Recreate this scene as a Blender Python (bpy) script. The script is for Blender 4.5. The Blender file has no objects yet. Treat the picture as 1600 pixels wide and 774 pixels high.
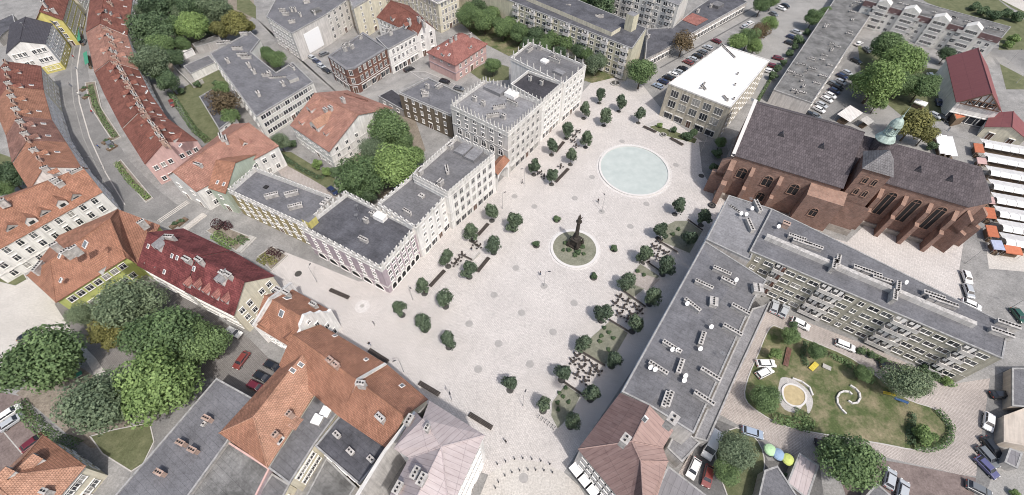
import bpy, bmesh, math, random
from mathutils import Vector, Matrix
from math import radians as rad, pi, sin, cos, atan2, hypot
random.seed(7)
S = bpy.context.scene
COL = S.collection
# ------------------------------------------------------------------ camera, sky, sun, exposure
CAMH = 100.0; TH = rad(51.5); FPX = 712.0; CX = 795.0; CY = 387.0
cd = bpy.data.cameras.new('camera'); cam = bpy.data.objects.new('camera', cd); COL.objects.link(cam)
cam.location = (0, 0, CAMH); cam.rotation_euler = (pi/2 - TH, 0, 0)
cd.sensor_width = 36; cd.lens = 36*FPX/1600; cd.shift_x = 5/1600; cd.clip_end = 5000
S.camera = cam
W = bpy.data.worlds.new('World'); S.world = W; W.use_nodes = True
nt = W.node_tree; bg = nt.nodes['Background']; sky = nt.nodes.new('ShaderNodeTexSky')
SAZ = rad(-62); SEL = rad(58)
sky.sky_type = 'NISHITA'; sky.sun_disc = False; sky.sun_elevation = SEL; sky.sun_rotation = pi/2 - SAZ
sky.air_density = 1.3; sky.dust_density = 4.0
nt.links.new(sky.outputs[0], bg.inputs[0]); bg.inputs[1].default_value = 0.14
sd = bpy.data.lights.new('sun', 'SUN'); sun = bpy.data.objects.new('sun', sd); COL.objects.link(sun)
sd.energy = 3.1; sd.angle = rad(1.8); sd.color = (1, 0.965, 0.925)
sv = Vector((cos(SAZ)*cos(SEL), sin(SAZ)*cos(SEL), sin(SEL)))
sun.rotation_euler = sv.to_track_quat('Z', 'Y').to_euler(); sun.location = (0, 0, 150)
S.view_settings.view_transform = 'Standard'; S.view_settings.look = 'None'
S.view_settings.exposure = 0.09
S.cycles.pixel_filter_type = 'BLACKMAN_HARRIS'; S.cycles.filter_width = 1.0; S.view_settings.gamma = 1
# ------------------------------------------------------------------ survey: photo pixel + height above ground -> metres
def G(px, py, h=0.0):
    u = (px-CX)/FPX; v = (CY-py)/FPX
    r = Vector((u, cos(TH)+v*sin(TH), v*cos(TH)-sin(TH)))
    t = (h-CAMH)/r.z
    return Vector((r.x*t, r.y*t, h))
def ray(px, py):
    u = (px-CX)/FPX; v = (CY-py)/FPX
    return Vector((u, cos(TH)+v*sin(TH), v*cos(TH)-sin(TH)))
EYE = Vector((0, 0, CAMH))
def mpp(px, py, h=0):      # metres per pixel there
    p = G(px, py, h); f = Vector((0, cos(TH), -sin(TH)))
    return (p-EYE).dot(f)/FPX
# ------------------------------------------------------------------ materials
MATS = {}
def nodes_of(name, rough=0.85, spec=0.3):
    m = bpy.data.materials.new(name); m.use_nodes = True
    n = m.node_tree.nodes; b = n['Principled BSDF']
    b.inputs['Roughness'].default_value = rough
    b.inputs['Specular IOR Level'].default_value = spec
    MATS[name] = m
    return m, m.node_tree, n, b
def ramp(t, a, b, x0=0.3, x1=0.7):
    r = t.nodes.new('ShaderNodeValToRGB'); r.color_ramp.elements[0].position = x0; r.color_ramp.elements[1].position = x1
    r.color_ramp.elements[0].color = (*a, 1); r.color_ramp.elements[1].color = (*b, 1); return r
def sc(c, k): return tuple(min(1, x*k) for x in c)
def mix(t, fac, a, b, mode='MIX'):
    m = t.nodes.new('ShaderNodeMix'); m.data_type = 'RGBA'; m.blend_type = mode
    for i, v in ((0, fac), (6, a), (7, b)):
        if hasattr(v, 'default_value') or hasattr(v, 'links'): t.links.new(v, m.inputs[i])
        elif isinstance(v, (int, float)): m.inputs[i].default_value = v
        else: m.inputs[i].default_value = (*v, 1)
    return m.outputs[2]
def noise(t, vec, scale, detail=4, rough=0.6):
    n = t.nodes.new('ShaderNodeTexNoise'); n.inputs['Scale'].default_value = scale
    n.inputs['Detail'].default_value = detail; n.inputs['Roughness'].default_value = rough
    t.links.new(vec, n.inputs['Vector']); return n.outputs['Fac']
def geo(t): return t.nodes.new('ShaderNodeNewGeometry').outputs['Position']
def uvn(t):
    return t.nodes.new('ShaderNodeTexCoord').outputs['UV']
def bump(t, b, h, s=0.4, d=0.05):
    n = t.nodes.new('ShaderNodeBump'); n.inputs['Strength'].default_value = s; n.inputs['Distance'].default_value = d
    t.links.new(h, n.inputs['Height']); t.links.new(n.outputs[0], b.inputs['Normal'])
def stretch(t, vec, s, rot=0):
    m = t.nodes.new('ShaderNodeMapping'); m.inputs['Scale'].default_value = s; m.inputs['Rotation'].default_value = (0, 0, rot)
    t.links.new(vec, m.inputs[0]); return m.outputs[0]
def plain(name, c, rough=0.8, var=0.12, sp=0.3, metal=0):
    m, t, n, b = nodes_of(name, rough, sp)
    p = geo(t)
    r = ramp(t, sc(c, 1-var), sc(c, 1+var)); t.links.new(noise(t, p, 1.3, 6), r.inputs[0])
    t.links.new(r.outputs[0], b.inputs['Base Color']); b.inputs['Metallic'].default_value = metal
    return m
def plaster(name, c, dirt=0.25):
    m, t, n, b = nodes_of(name, 0.9, 0.2)
    p = geo(t); u = uvn(t)
    r = ramp(t, sc(c, 0.86), sc(c, 1.06), 0.3, 0.65); t.links.new(noise(t, p, 0.5, 8, 0.7), r.inputs[0])
    st = noise(t, stretch(t, u, (1.4, 0.12, 1)), 1.0, 5, 0.7)     # rain streaks
    rr = ramp(t, (1-dirt,)*3, (1, 1, 1), 0.36, 0.6); t.links.new(st, rr.inputs[0])
    t.links.new(mix(t, 1.0, r.outputs[0], rr.outputs[0], 'MULTIPLY'), b.inputs['Base Color'])
    return m
def tiles(name, c, c2=None, w=0.34, h=0.42, mort=0.42, patch=0.3):
    m, t, n, b = nodes_of(name, 0.85, 0.25)
    u = uvn(t); c2 = c2 or sc(c, 0.72)
    br = t.nodes.new('ShaderNodeTexBrick'); t.links.new(u, br.inputs['Vector'])
    br.inputs['Scale'].default_value = 1; br.inputs['Brick Width'].default_value = w; br.inputs['Row Height'].default_value = h
    br.inputs['Mortar Size'].default_value = 0.035; br.inputs['Mortar Smooth'].default_value = 0.4
    br.inputs['Color1'].default_value = (*c, 1); br.inputs['Color2'].default_value = (*c2, 1); br.inputs['Mortar'].default_value = (*sc(c2, mort), 1)
    r = ramp(t, (1-patch,)*3, (1.0+patch*0.4,)*3, 0.35, 0.65); t.links.new(noise(t, geo(t), 0.35, 9, 0.72), r.inputs[0])
    r2 = ramp(t, (0.68,)*3, (1.2,)*3, 0.38, 0.62); t.links.new(noise(t, stretch(t, u, (2.4, 0.6, 1)), 1.4, 8, 0.85), r2.inputs[0])
    a = mix(t, 1.0, br.outputs[0], r.outputs[0], 'MULTIPLY')
    t.links.new(mix(t, 1.0, a, r2.outputs[0], 'MULTIPLY'), b.inputs['Base Color'])
    bump(t, b, br.outputs['Fac'], -0.5 if False else 0.35, 0.04)
    return m
def seam(name, c, w=0.7, rust=None, rough=0.6):
    m, t, n, b = nodes_of(name, rough, 0.4)
    u = uvn(t)
    br = t.nodes.new('ShaderNodeTexBrick'); t.links.new(u, br.inputs['Vector'])
    br.inputs['Scale'].default_value = 1; br.inputs['Brick Width'].default_value = w; br.inputs['Row Height'].default_value = 5.5
    br.inputs['Mortar Size'].default_value = 0.05; br.offset = 0.0
    br.inputs['Color1'].default_value = (*c, 1); br.inputs['Color2'].default_value = (*sc(c, 0.88), 1); br.inputs['Mortar'].default_value = (*sc(c, 0.45), 1)
    c3 = rust or sc(c, 0.6)
    r = ramp(t, c3, c, 0.38, 0.6); t.links.new(noise(t, stretch(t, u, (1.6, 0.35, 1)), 0.8, 8, 0.75), r.inputs[0])
    t.links.new(mix(t, 0.5, br.outputs[0], r.outputs[0], 'MIX'), b.inputs['Base Color'])
    bump(t, b, br.outputs['Fac'], 0.4, 0.05)
    return m
def felt(name, c, patch=0.22, sw=1.1, sl=9.0):
    m, t, n, b = nodes_of(name, 0.9, 0.25)
    u = uvn(t); g = geo(t)
    br = t.nodes.new('ShaderNodeTexBrick'); t.links.new(u, br.inputs['Vector'])
    br.inputs['Scale'].default_value = 1; br.inputs['Brick Width'].default_value = sl; br.inputs['Row Height'].default_value = sw
    br.inputs['Mortar Size'].default_value = 0.025; br.inputs['Color1'].default_value = (*c, 1); br.inputs['Color2'].default_value = (*sc(c, 0.93), 1)
    br.inputs['Mortar'].default_value = (*sc(c, 0.58), 1)
    r = ramp(t, (1-patch,)*3, (1.0+patch,)*3, 0.35, 0.68); t.links.new(noise(t, g, 0.22, 9, 0.7), r.inputs[0])
    r2 = ramp(t, (0.70,)*3, (1.22,)*3, 0.36, 0.64); t.links.new(noise(t, g, 1.9, 8, 0.85), r2.inputs[0])
    a = mix(t, 1.0, br.outputs[0], r.outputs[0], 'MULTIPLY')
    t.links.new(mix(t, 1.0, a, r2.outputs[0], 'MULTIPLY'), b.inputs['Base Color'])
    return m
def bricks(name, c, c2, mortar, w=0.5, h=0.18, patch=0.35):
    m, t, n, b = nodes_of(name, 0.92, 0.15)
    u = uvn(t)
    br = t.nodes.new('ShaderNodeTexBrick'); t.links.new(u, br.inputs['Vector'])
    br.inputs['Scale'].default_value = 1; br.inputs['Brick Width'].default_value = w; br.inputs['Row Height'].default_value = h
    br.inputs['Mortar Size'].default_value = 0.02; br.inputs['Color1'].default_value = (*c, 1); br.inputs['Color2'].default_value = (*c2, 1)
    br.inputs['Mortar'].default_value = (*mortar, 1)
    r = ramp(t, (1-patch,)*3, (1.25,)*3, 0.3, 0.7); t.links.new(noise(t, geo(t), 0.5, 9, 0.75), r.inputs[0])
    t.links.new(mix(t, 1.0, br.outputs[0], r.outputs[0], 'MULTIPLY'), b.inputs['Base Color'])
    bump(t, b, br.outputs['Fac'], 0.3, 0.03)
    return m
def setts(name, c, dark, w=0.6, h=0.6, rot=0.92, speck=0.35, big=0.12):
    m, t, n, b = nodes_of(name, 0.85, 0.25)
    g = geo(t); q = stretch(t, g, (1, 1, 1), rot)
    br = t.nodes.new('ShaderNodeTexBrick'); t.links.new(q, br.inputs['Vector'])
    br.inputs['Scale'].default_value = 1; br.inputs['Brick Width'].default_value = w; br.inputs['Row Height'].default_value = h
    br.inputs['Mortar Size'].default_value = 0.03; br.inputs['Color1'].default_value = (*c, 1); br.inputs['Color2'].default_value = (*sc(c, 0.87), 1)
    br.inputs['Mortar'].default_value = (*dark, 1)
    r = ramp(t, (1-speck,)*3, (1.08,)*3, 0.32, 0.52); t.links.new(noise(t, g, 1.9, 8, 0.9), r.inputs[0])
    r2 = ramp(t, (1-big,)*3, (1+big*0.5,)*3, 0.35, 0.65); t.links.new(noise(t, g, 0.09, 6, 0.7), r2.inputs[0])
    a = mix(t, 1.0, br.outputs[0], r.outputs[0], 'MULTIPLY')
    t.links.new(mix(t, 1.0, a, r2.outputs[0], 'MULTIPLY'), b.inputs['Base Color'])
    bump(t, b, br.outputs['Fac'], 0.2, 0.02)
    return m
def ground_mat(name, a, c, s1=0.15, s2=2.5, rough=0.95, x0=0.35, x1=0.65):
    m, t, n, b = nodes_of(name, rough, 0.15)
    g = geo(t)
    r = ramp(t, a, c, x0, x1); t.links.new(noise(t, g, s1, 9, 0.72), r.inputs[0])
    r2 = ramp(t, (0.62,)*3, (1.25,)*3, 0.34, 0.66); t.links.new(noise(t, g, s2, 8, 0.85), r2.inputs[0])
    t.links.new(mix(t, 1.0, r.outputs[0], r2.outputs[0], 'MULTIPLY'), b.inputs['Base Color'])
    return m
def leafm(name, a, c):
    m, t, n, b = nodes_of(name, 0.6, 0.25)
    at = t.nodes.new('ShaderNodeAttribute'); at.attribute_name = 'tint'
    r = ramp(t, a, c, 0.0, 1.0); t.links.new(at.outputs['Fac'], r.inputs[0])
    oi = t.nodes.new('ShaderNodeObjectInfo'); r2 = ramp(t, (0.82, 0.84, 0.86), (1.18, 1.15, 1.1), 0, 1); t.links.new(oi.outputs['Random'], r2.inputs[0])
    t.links.new(mix(t, 1.0, r.outputs[0], r2.outputs[0], 'MULTIPLY'), b.inputs['Base Color'])
    tr = t.nodes.new('ShaderNodeBsdfTranslucent'); t.links.new(r.outputs[0], tr.inputs[0])
    mx = t.nodes.new('ShaderNodeMixShader'); mx.inputs[0].default_value = 0.22
    t.links.new(b.outputs[0], mx.inputs[1]); t.links.new(tr.outputs[0], mx.inputs[2])
    t.links.new(mx.outputs[0], n['Material Output'].inputs[0]); return m
# roofs
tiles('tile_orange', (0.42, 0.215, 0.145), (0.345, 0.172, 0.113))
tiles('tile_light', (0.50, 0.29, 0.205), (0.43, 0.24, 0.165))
tiles('tile_red', (0.29, 0.125, 0.095), (0.21, 0.085, 0.065), patch=0.4)
tiles('tile_pink', (0.42, 0.235, 0.18), (0.34, 0.175, 0.135), w=0.42, h=0.5, mort=0.45)
tiles('tile_old', (0.32, 0.175, 0.14), (0.24, 0.13, 0.105), patch=0.45)
tiles('tile_rose', (0.37, 0.17, 0.145), (0.31, 0.135, 0.115))
tiles('tile_maroon', (0.23, 0.072, 0.070), (0.165, 0.050, 0.052), w=0.9, h=0.5, patch=0.5)
tiles('tile_church', (0.13, 0.111, 0.118), (0.095, 0.081, 0.087), w=0.55, h=0.95, mort=0.5, patch=0.25)
tiles('tile_slate', (0.25, 0.24, 0.245), (0.20, 0.19, 0.195), w=0.5, h=0.6)
tiles('tile_dark', (0.10, 0.095, 0.11), (0.075, 0.072, 0.083), patch=0.2)
seam('metal_pink', (0.50, 0.435, 0.43), 0.9, (0.34, 0.275, 0.27))
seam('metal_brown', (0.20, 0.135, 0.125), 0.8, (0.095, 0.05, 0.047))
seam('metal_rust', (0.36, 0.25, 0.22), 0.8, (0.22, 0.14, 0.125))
seam('metal_hall', (0.24, 0.085, 0.085), 0.6, (0.20, 0.065, 0.068))
seam('metal_slat', (0.22, 0.21, 0.22), 1.2, (0.13, 0.125, 0.13))
felt('felt_grey', (0.165, 0.162, 0.168)); felt('felt_dark', (0.10, 0.10, 0.112), 0.35); felt('felt_light', (0.235, 0.232, 0.24))
felt('felt_moss', (0.175, 0.172, 0.168), 0.45); felt('felt_blue', (0.158, 0.157, 0.168)); felt('roof_white', (0.88, 0.86, 0.84), 0.06)
felt('felt_black', (0.06, 0.058, 0.065), 0.3)
# walls
for k, c, d in (('wall_white', (0.82, 0.80, 0.77), 0.28), ('wall_cream', (0.70, 0.65, 0.52), 0.25), ('wall_yellow', (0.62, 0.55, 0.20), 0.25),
                ('wall_lime', (0.52, 0.56, 0.20), 0.2), ('wall_pink', (0.62, 0.42, 0.39), 0.2), ('wall_lilac', (0.45, 0.38, 0.41), 0.25),
                ('wall_grey', (0.42, 0.40, 0.38), 0.3), ('wall_pale', (0.66, 0.63, 0.60), 0.3), ('wall_brown', (0.22, 0.18, 0.135), 0.3),
                ('wall_ochre', (0.40, 0.34, 0.19), 0.3), ('wall_blue', (0.42, 0.44, 0.47), 0.25), ('wall_stone', (0.55, 0.50, 0.41), 0.4),
                ('wall_panel', (0.44, 0.42, 0.35), 0.35), ('wall_apt', (0.64, 0.60, 0.46), 0.25), ('wall_apt_white', (0.72, 0.70, 0.66), 0.25),
                ('wall_plum', (0.20, 0.13, 0.13), 0.3), ('trim', (0.70, 0.68, 0.65), 0.3), ('wall_mint', (0.52, 0.58, 0.48), 0.2), ('wall_beige', (0.52, 0.46, 0.40), 0.2)):
    plaster(k, c, d)
bricks('brick_church', (0.285, 0.155, 0.118), (0.195, 0.108, 0.086), (0.30, 0.25, 0.22))
bricks('brick_orange', (0.34, 0.195, 0.145), (0.27, 0.155, 0.115), (0.32, 0.26, 0.22))
bricks('brick_dark', (0.19, 0.085, 0.065), (0.13, 0.062, 0.05), (0.20, 0.15, 0.13))
bricks('stone_plinth', (0.42, 0.38, 0.34), (0.34, 0.31, 0.28), (0.28, 0.25, 0.22), 1.1, 0.5)
bricks('chimney_brick', (0.45, 0.30, 0.24), (0.36, 0.25, 0.20), (0.45, 0.4, 0.36), 0.5, 0.2)
plain('chimney_plaster', (0.42, 0.40, 0.38), 0.9, 0.4); plain('glass', (0.035, 0.038, 0.045), 0.12, 0.5, 0.6)
plain('glass_mid', (0.10, 0.105, 0.11), 0.2, 0.5, 0.6); plain('glass_curtain', (0.30, 0.29, 0.27), 0.4, 0.3, 0.5); plain('glass_pale', (0.16, 0.17, 0.18), 0.15, 0.5, 0.6)
plain('dark', (0.025, 0.024, 0.025), 0.9); plain('frame_white', (0.80, 0.78, 0.75), 0.6, 0.05); plain('frame_brown', (0.12, 0.07, 0.05), 0.7)
plain('zinc', (0.34, 0.35, 0.37), 0.45, 0.15, 0.5, 0.6); plain('copper', (0.36, 0.44, 0.40), 0.6, 0.4); plain('iron', (0.045, 0.045, 0.05), 0.6, 0.2)
plain('steel', (0.42, 0.42, 0.42), 0.4, 0.1, 0.5, 0.5); plain('panel_white', (0.87, 0.87, 0.87), 0.6, 0.02); plain('dish', (0.82, 0.82, 0.82), 0.5, 0.03)
plain('bark', (0.10, 0.08, 0.06), 0.95, 0.3); plain('wood', (0.16, 0.115, 0.08), 0.8, 0.25); plain('wood_dark', (0.055, 0.045, 0.04), 0.8, 0.25)
plain('concrete', (0.40, 0.385, 0.36), 0.9, 0.2); plain('coping', (0.31, 0.305, 0.30), 0.85, 0.3); plain('kerb', (0.46, 0.44, 0.42), 0.9, 0.15); plain('ring_stone', (0.58, 0.56, 0.54), 0.8, 0.05)
plain('disc_stone', (0.33, 0.315, 0.30), 0.85, 0.12); plain('grate', (0.07, 0.067, 0.062), 0.8, 0.3)
plain('awning_white', (0.82, 0.81, 0.80), 0.7, 0.07); plain('awning_orange', (0.48, 0.16, 0.085), 0.8, 0.12); plain('awning_blue', (0.42, 0.46, 0.60), 0.8, 0.1)
plain('awning_green', (0.06, 0.25, 0.16), 0.8, 0.1); plain('red_paint', (0.32, 0.05, 0.04), 0.7, 0.2); plain('statue', (0.045, 0.038, 0.032), 0.8, 0.4)
plain('sand', (0.42, 0.34, 0.20), 0.95, 0.15); plain('yellow_paint', (0.62, 0.50, 0.08), 0.6, 0.1); plain('blue_paint', (0.10, 0.20, 0.42), 0.6, 0.1)
plain('graffiti', (0.45, 0.42, 0.40), 0.9, 0.6); plain('skin', (0.45, 0.27, 0.20), 0.6, 0.05)
m, t, n, b = nodes_of('water', 0.12, 0.5)
r = ramp(t, (0.40, 0.44, 0.42), (0.48, 0.515, 0.49), 0.3, 0.7); t.links.new(noise(t, geo(t), 0.35, 6), r.inputs[0]); t.links.new(r.outputs[0], b.inputs['Base Color'])
bump(t, b, noise(t, geo(t), 3.0, 3), 0.15, 0.02)
# ground
setts('granite', (0.565, 0.53, 0.505), (0.37, 0.34, 0.315), 0.45, 0.45, 0.92, 0.42, 0.10)
setts('granite_pale', (0.62, 0.595, 0.575), (0.46, 0.43, 0.41), 0.4, 0.4, 0.4, 0.3, 0.1)
setts('granite_grey', (0.47, 0.45, 0.43), (0.34, 0.32, 0.30), 0.6, 0.4, 0.9, 0.2, 0.15)
setts('cobble', (0.42, 0.375, 0.345), (0.20, 0.175, 0.16), 0.55, 0.32, 0.4, 0.3, 0.2)
setts('cobble_dark', (0.235, 0.22, 0.21), (0.13, 0.12, 0.11), 0.4, 0.3, 0.7, 0.4, 0.25)
ground_mat('asphalt', (0.175, 0.172, 0.168), (0.265, 0.258, 0.25), 0.12)
ground_mat('asphalt_light', (0.25, 0.243, 0.232), (0.35, 0.338, 0.32), 0.1)
ground_mat('asphalt_pale', (0.47, 0.44, 0.405), (0.56, 0.53, 0.49), 0.08)
ground_mat('asphalt_dark', (0.12, 0.118, 0.118), (0.18, 0.175, 0.17), 0.15)
ground_mat('grass', (0.095, 0.108, 0.055), (0.17, 0.175, 0.10), 0.35, 3.5)
ground_mat('grass_worn', (0.085, 0.11, 0.045), (0.27, 0.23, 0.15), 0.22, 2.8, x0=0.42, x1=0.66)
ground_mat('grass_bed', (0.17, 0.175, 0.13), (0.26, 0.255, 0.20), 0.5, 3.0)
ground_mat('earth', (0.17, 0.145, 0.115), (0.30, 0.26, 0.215), 0.25, 2.0)
ground_mat('brick_earth', (0.15, 0.118, 0.11), (0.25, 0.20, 0.185), 0.3, 2.0)
ground_mat('pave_grey', (0.20, 0.196, 0.19), (0.34, 0.33, 0.318), 0.16, 2.2)
leafm('leaf_mid', (0.054, 0.090, 0.039), (0.227, 0.326, 0.142)); leafm('leaf_light', (0.077, 0.125, 0.043), (0.307, 0.426, 0.159))
leafm('leaf_dark', (0.039, 0.066, 0.036), (0.165, 0.238, 0.125)); leafm('leaf_yellow', (0.088, 0.094, 0.033), (0.308, 0.298, 0.110))
leafm('leaf_grey', (0.073, 0.107, 0.062), (0.283, 0.351, 0.215)); leafm('leaf_brown', (0.077, 0.055, 0.033), (0.243, 0.187, 0.110)); leafm('leaf_purple', (0.031, 0.013, 0.015), (0.083, 0.033, 0.039))
leafm('leaf_town', (0.034, 0.052, 0.034), (0.165, 0.220, 0.142))
def M(k): return MATS[k]
# ------------------------------------------------------------------ mesh collector
class MB:
    def __init__(s): s.v = []; s.f = []; s.m = []; s.sm = []
    def face(s, pts, m=0, smooth=False):
        b = len(s.v); s.v += [Vector(p) for p in pts]; s.f.append(list(range(b, b+len(pts)))); s.m.append(m); s.sm.append(smooth); return s
    def box(s, c, sz, ang=0, m=0, top=1.0, topm=None):
        """centre-bottom c, size, rotation about z, taper of the top"""
        x, y, z = sz[0]/2, sz[1]/2, sz[2]; ca, sa = cos(ang), sin(ang)
        def q(a, b, h): return Vector((c[0]+a*ca-b*sa, c[1]+a*sa+b*ca, c[2]+h))
        B = [q(-x, -y, 0), q(x, -y, 0), q(x, y, 0), q(-x, y, 0)]; x *= top; y *= top
        T = [q(-x, -y, z), q(x, -y, z), q(x, y, z), q(-x, y, z)]
        s.face(T, m if topm is None else topm); s.face(B[::-1], m)
        for i in range(4): s.face([B[i], B[(i+1) % 4], T[(i+1) % 4], T[i]], m)
        return s
    def cyl(s, c, r0, r1, h, n=10, m=0, cap=True, sm=True):
        a = [Vector((c[0]+r0*cos(2*pi*i/n), c[1]+r0*sin(2*pi*i/n), c[2])) for i in range(n)]
        b = [Vector((c[0]+r1*cos(2*pi*i/n), c[1]+r1*sin(2*pi*i/n), c[2]+h)) for i in range(n)]
        for i in range(n): s.face([a[i], a[(i+1) % n], b[(i+1) % n], b[i]], m, sm)
        if cap: s.face(b, m); s.face(a[::-1], m)
        return s
    def lathe(s, c, prof, n=12, m=0, squash=1):
        for (r0, z0), (r1, z1) in zip(prof[:-1], prof[1:]):
            for i in range(n):
                a0, a1 = 2*pi*i/n, 2*pi*(i+1)/n
                P = [(c[0]+r0*cos(a0), c[1]+squash*r0*sin(a0), c[2]+z0), (c[0]+r0*cos(a1), c[1]+squash*r0*sin(a1), c[2]+z0),
                     (c[0]+r1*cos(a1), c[1]+squash*r1*sin(a1), c[2]+z1), (c[0]+r1*cos(a0), c[1]+squash*r1*sin(a0), c[2]+z1)]
                if r0 < 1e-4: P = [P[0], P[2], P[3]]
                elif r1 < 1e-4: P = P[:3]
                s.face(P, m, True)
        return s
    def tube(s, pts, r, n=6, m=0):
        rs = r if isinstance(r, (list, tuple)) else [r]*len(pts); pts = [Vector(p) for p in pts]; L = []
        for i, p in enumerate(pts):
            d = (pts[min(i+1, len(pts)-1)]-pts[max(i-1, 0)]).normalized(); a = d.orthogonal().normalized(); b = d.cross(a)
            if i and a.dot(la) < 0.99:
                a = (la-d*la.dot(d)).normalized(); b = d.cross(a)
            la = a
            L.append([p+a*rs[i]*cos(2*pi*k/n)+b*rs[i]*sin(2*pi*k/n) for k in range(n)])
        for i in range(len(L)-1):
            for k in range(n): s.face([L[i][k], L[i][(k+1) % n], L[i+1][(k+1) % n], L[i+1][k]], m, True)
        s.face(L[0][::-1], m); s.face(L[-1], m); return s
    def mesh(s, name, mats, org=None):
        org = Vector(org) if org is not None else Vector((0, 0, 0))
        me = bpy.data.meshes.new(name); me.from_pydata([tuple(p-org) for p in s.v], [], s.f)
        for k in mats: me.materials.append(M(k))
        uv = me.uv_layers.new(name='UVMap').data; li = 0
        for p, f, mi, smo in zip(me.polygons, s.f, s.m, s.sm):
            p.material_index = mi; p.use_smooth = smo
            n = p.normal
            if abs(n.z) > 0.97: t = Vector((0.83, -0.56, 0)); b = Vector((0.56, 0.83, 0))
            else: t = Vector((0, 0, 1)).cross(n).normalized(); b = n.cross(t)
            for i in f:
                q = s.v[i]; uv[li].uv = (q.dot(t), q.dot(b)); li += 1
        me.update(); return me
    def build(s, name, mats, parent=None, org=None, loc=None):
        """org: world origin the mesh is made relative to"""
        if isinstance(mats, str): mats = [mats]
        if org is None and parent is not None: org = parent.get('_o') and Vector(parent['_o']) or Vector((0, 0, 0))
        o = bpy.data.objects.new(name, s.mesh(name, mats, org)); COL.objects.link(o)
        if parent is not None: o.parent = parent
        elif org is not None: o.location = org
        return o
ORG = {}
def tag(o, label, cat, group=None, kind=None):
    if label: o['label'] = label
    if cat: o['category'] = cat
    if group: o['group'] = group
    if kind: o['kind'] = kind
    return o
def thing(name, loc, label, cat, group=None, rz=0):
    o = bpy.data.objects.new(name, None); COL.objects.link(o); o.location = loc; o.rotation_euler = (0, 0, rz); o.empty_display_size = 0.5
    tag(o, label, cat, group); ORG[o.name] = Vector(loc); return o
def part(mb, name, mats, parent, org=None):
    """mesh given in world coordinates, made relative to its thing (or to org for sub-parts placed at their own spot)"""
    if isinstance(mats, str): mats = [mats]
    o = bpy.data.objects.new(name, mb.mesh(name, mats, ORG[parent.name])); COL.objects.link(o); o.parent = parent
    ORG[o.name] = ORG[parent.name]; return o
def inst(me, name, parent, loc, rz=0, scale=None):
    """shared mesh as a part: loc in world coordinates"""
    o = bpy.data.objects.new(name, me); COL.objects.link(o); o.parent = parent
    o.location = Vector(loc)-ORG[parent.name]; o.rotation_euler = (0, 0, rz)
    if scale: o.scale = scale
    ORG[o.name] = Vector(loc); return o
def children(o): return [c for c in bpy.data.objects if c.parent == o]
def copy_tree(o, loc, rz=0, label=None, scale=None, group=None, kids=None):
    c = o.copy(); COL.objects.link(c); c.location = loc; c.rotation_euler = (0, 0, rz)
    if label: c['label'] = label
    if group: c['group'] = group
    if scale: c.scale = (scale,)*3 if isinstance(scale, (int, float)) else scale
    for k in (kids if kids is not None else o.children):
        d = k.copy(); COL.objects.link(d); d.parent = c
        for k2 in k.children:
            e = k2.copy(); COL.objects.link(e); e.parent = d
    return c
def struct(mb, name, mats, kind='structure'):
    if isinstance(mats, str): mats = [mats]
    o = bpy.data.objects.new(name, mb.mesh(name, mats)); COL.objects.link(o); o['kind'] = kind; return o
# ------------------------------------------------------------------ polygon helpers
def area2(P): return sum(P[i].x*P[(i+1) % len(P)].y-P[(i+1) % len(P)].x*P[i].y for i in range(len(P)))
def inset(P, d):
    """P counter-clockwise; positive d moves edges inwards"""
    n = len(P); out = []
    for i in range(n):
        a, b, c = P[i-1], P[i], P[(i+1) % n]
        d1 = Vector((b.x-a.x, b.y-a.y)); d2 = Vector((c.x-b.x, c.y-b.y))
        if d1.length < 1e-5 or d2.length < 1e-5: out.append(b.copy()); continue
        d1.normalize(); d2.normalize(); n1 = Vector((-d1.y, d1.x)); n2 = Vector((-d2.y, d2.x))
        den = 1+n1.dot(n2)
        m = (n1+n2)/den if den > 0.3 else n1
        out.append(Vector((b.x+m.x*d, b.y+m.y*d, b.z)))
    return out
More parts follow.
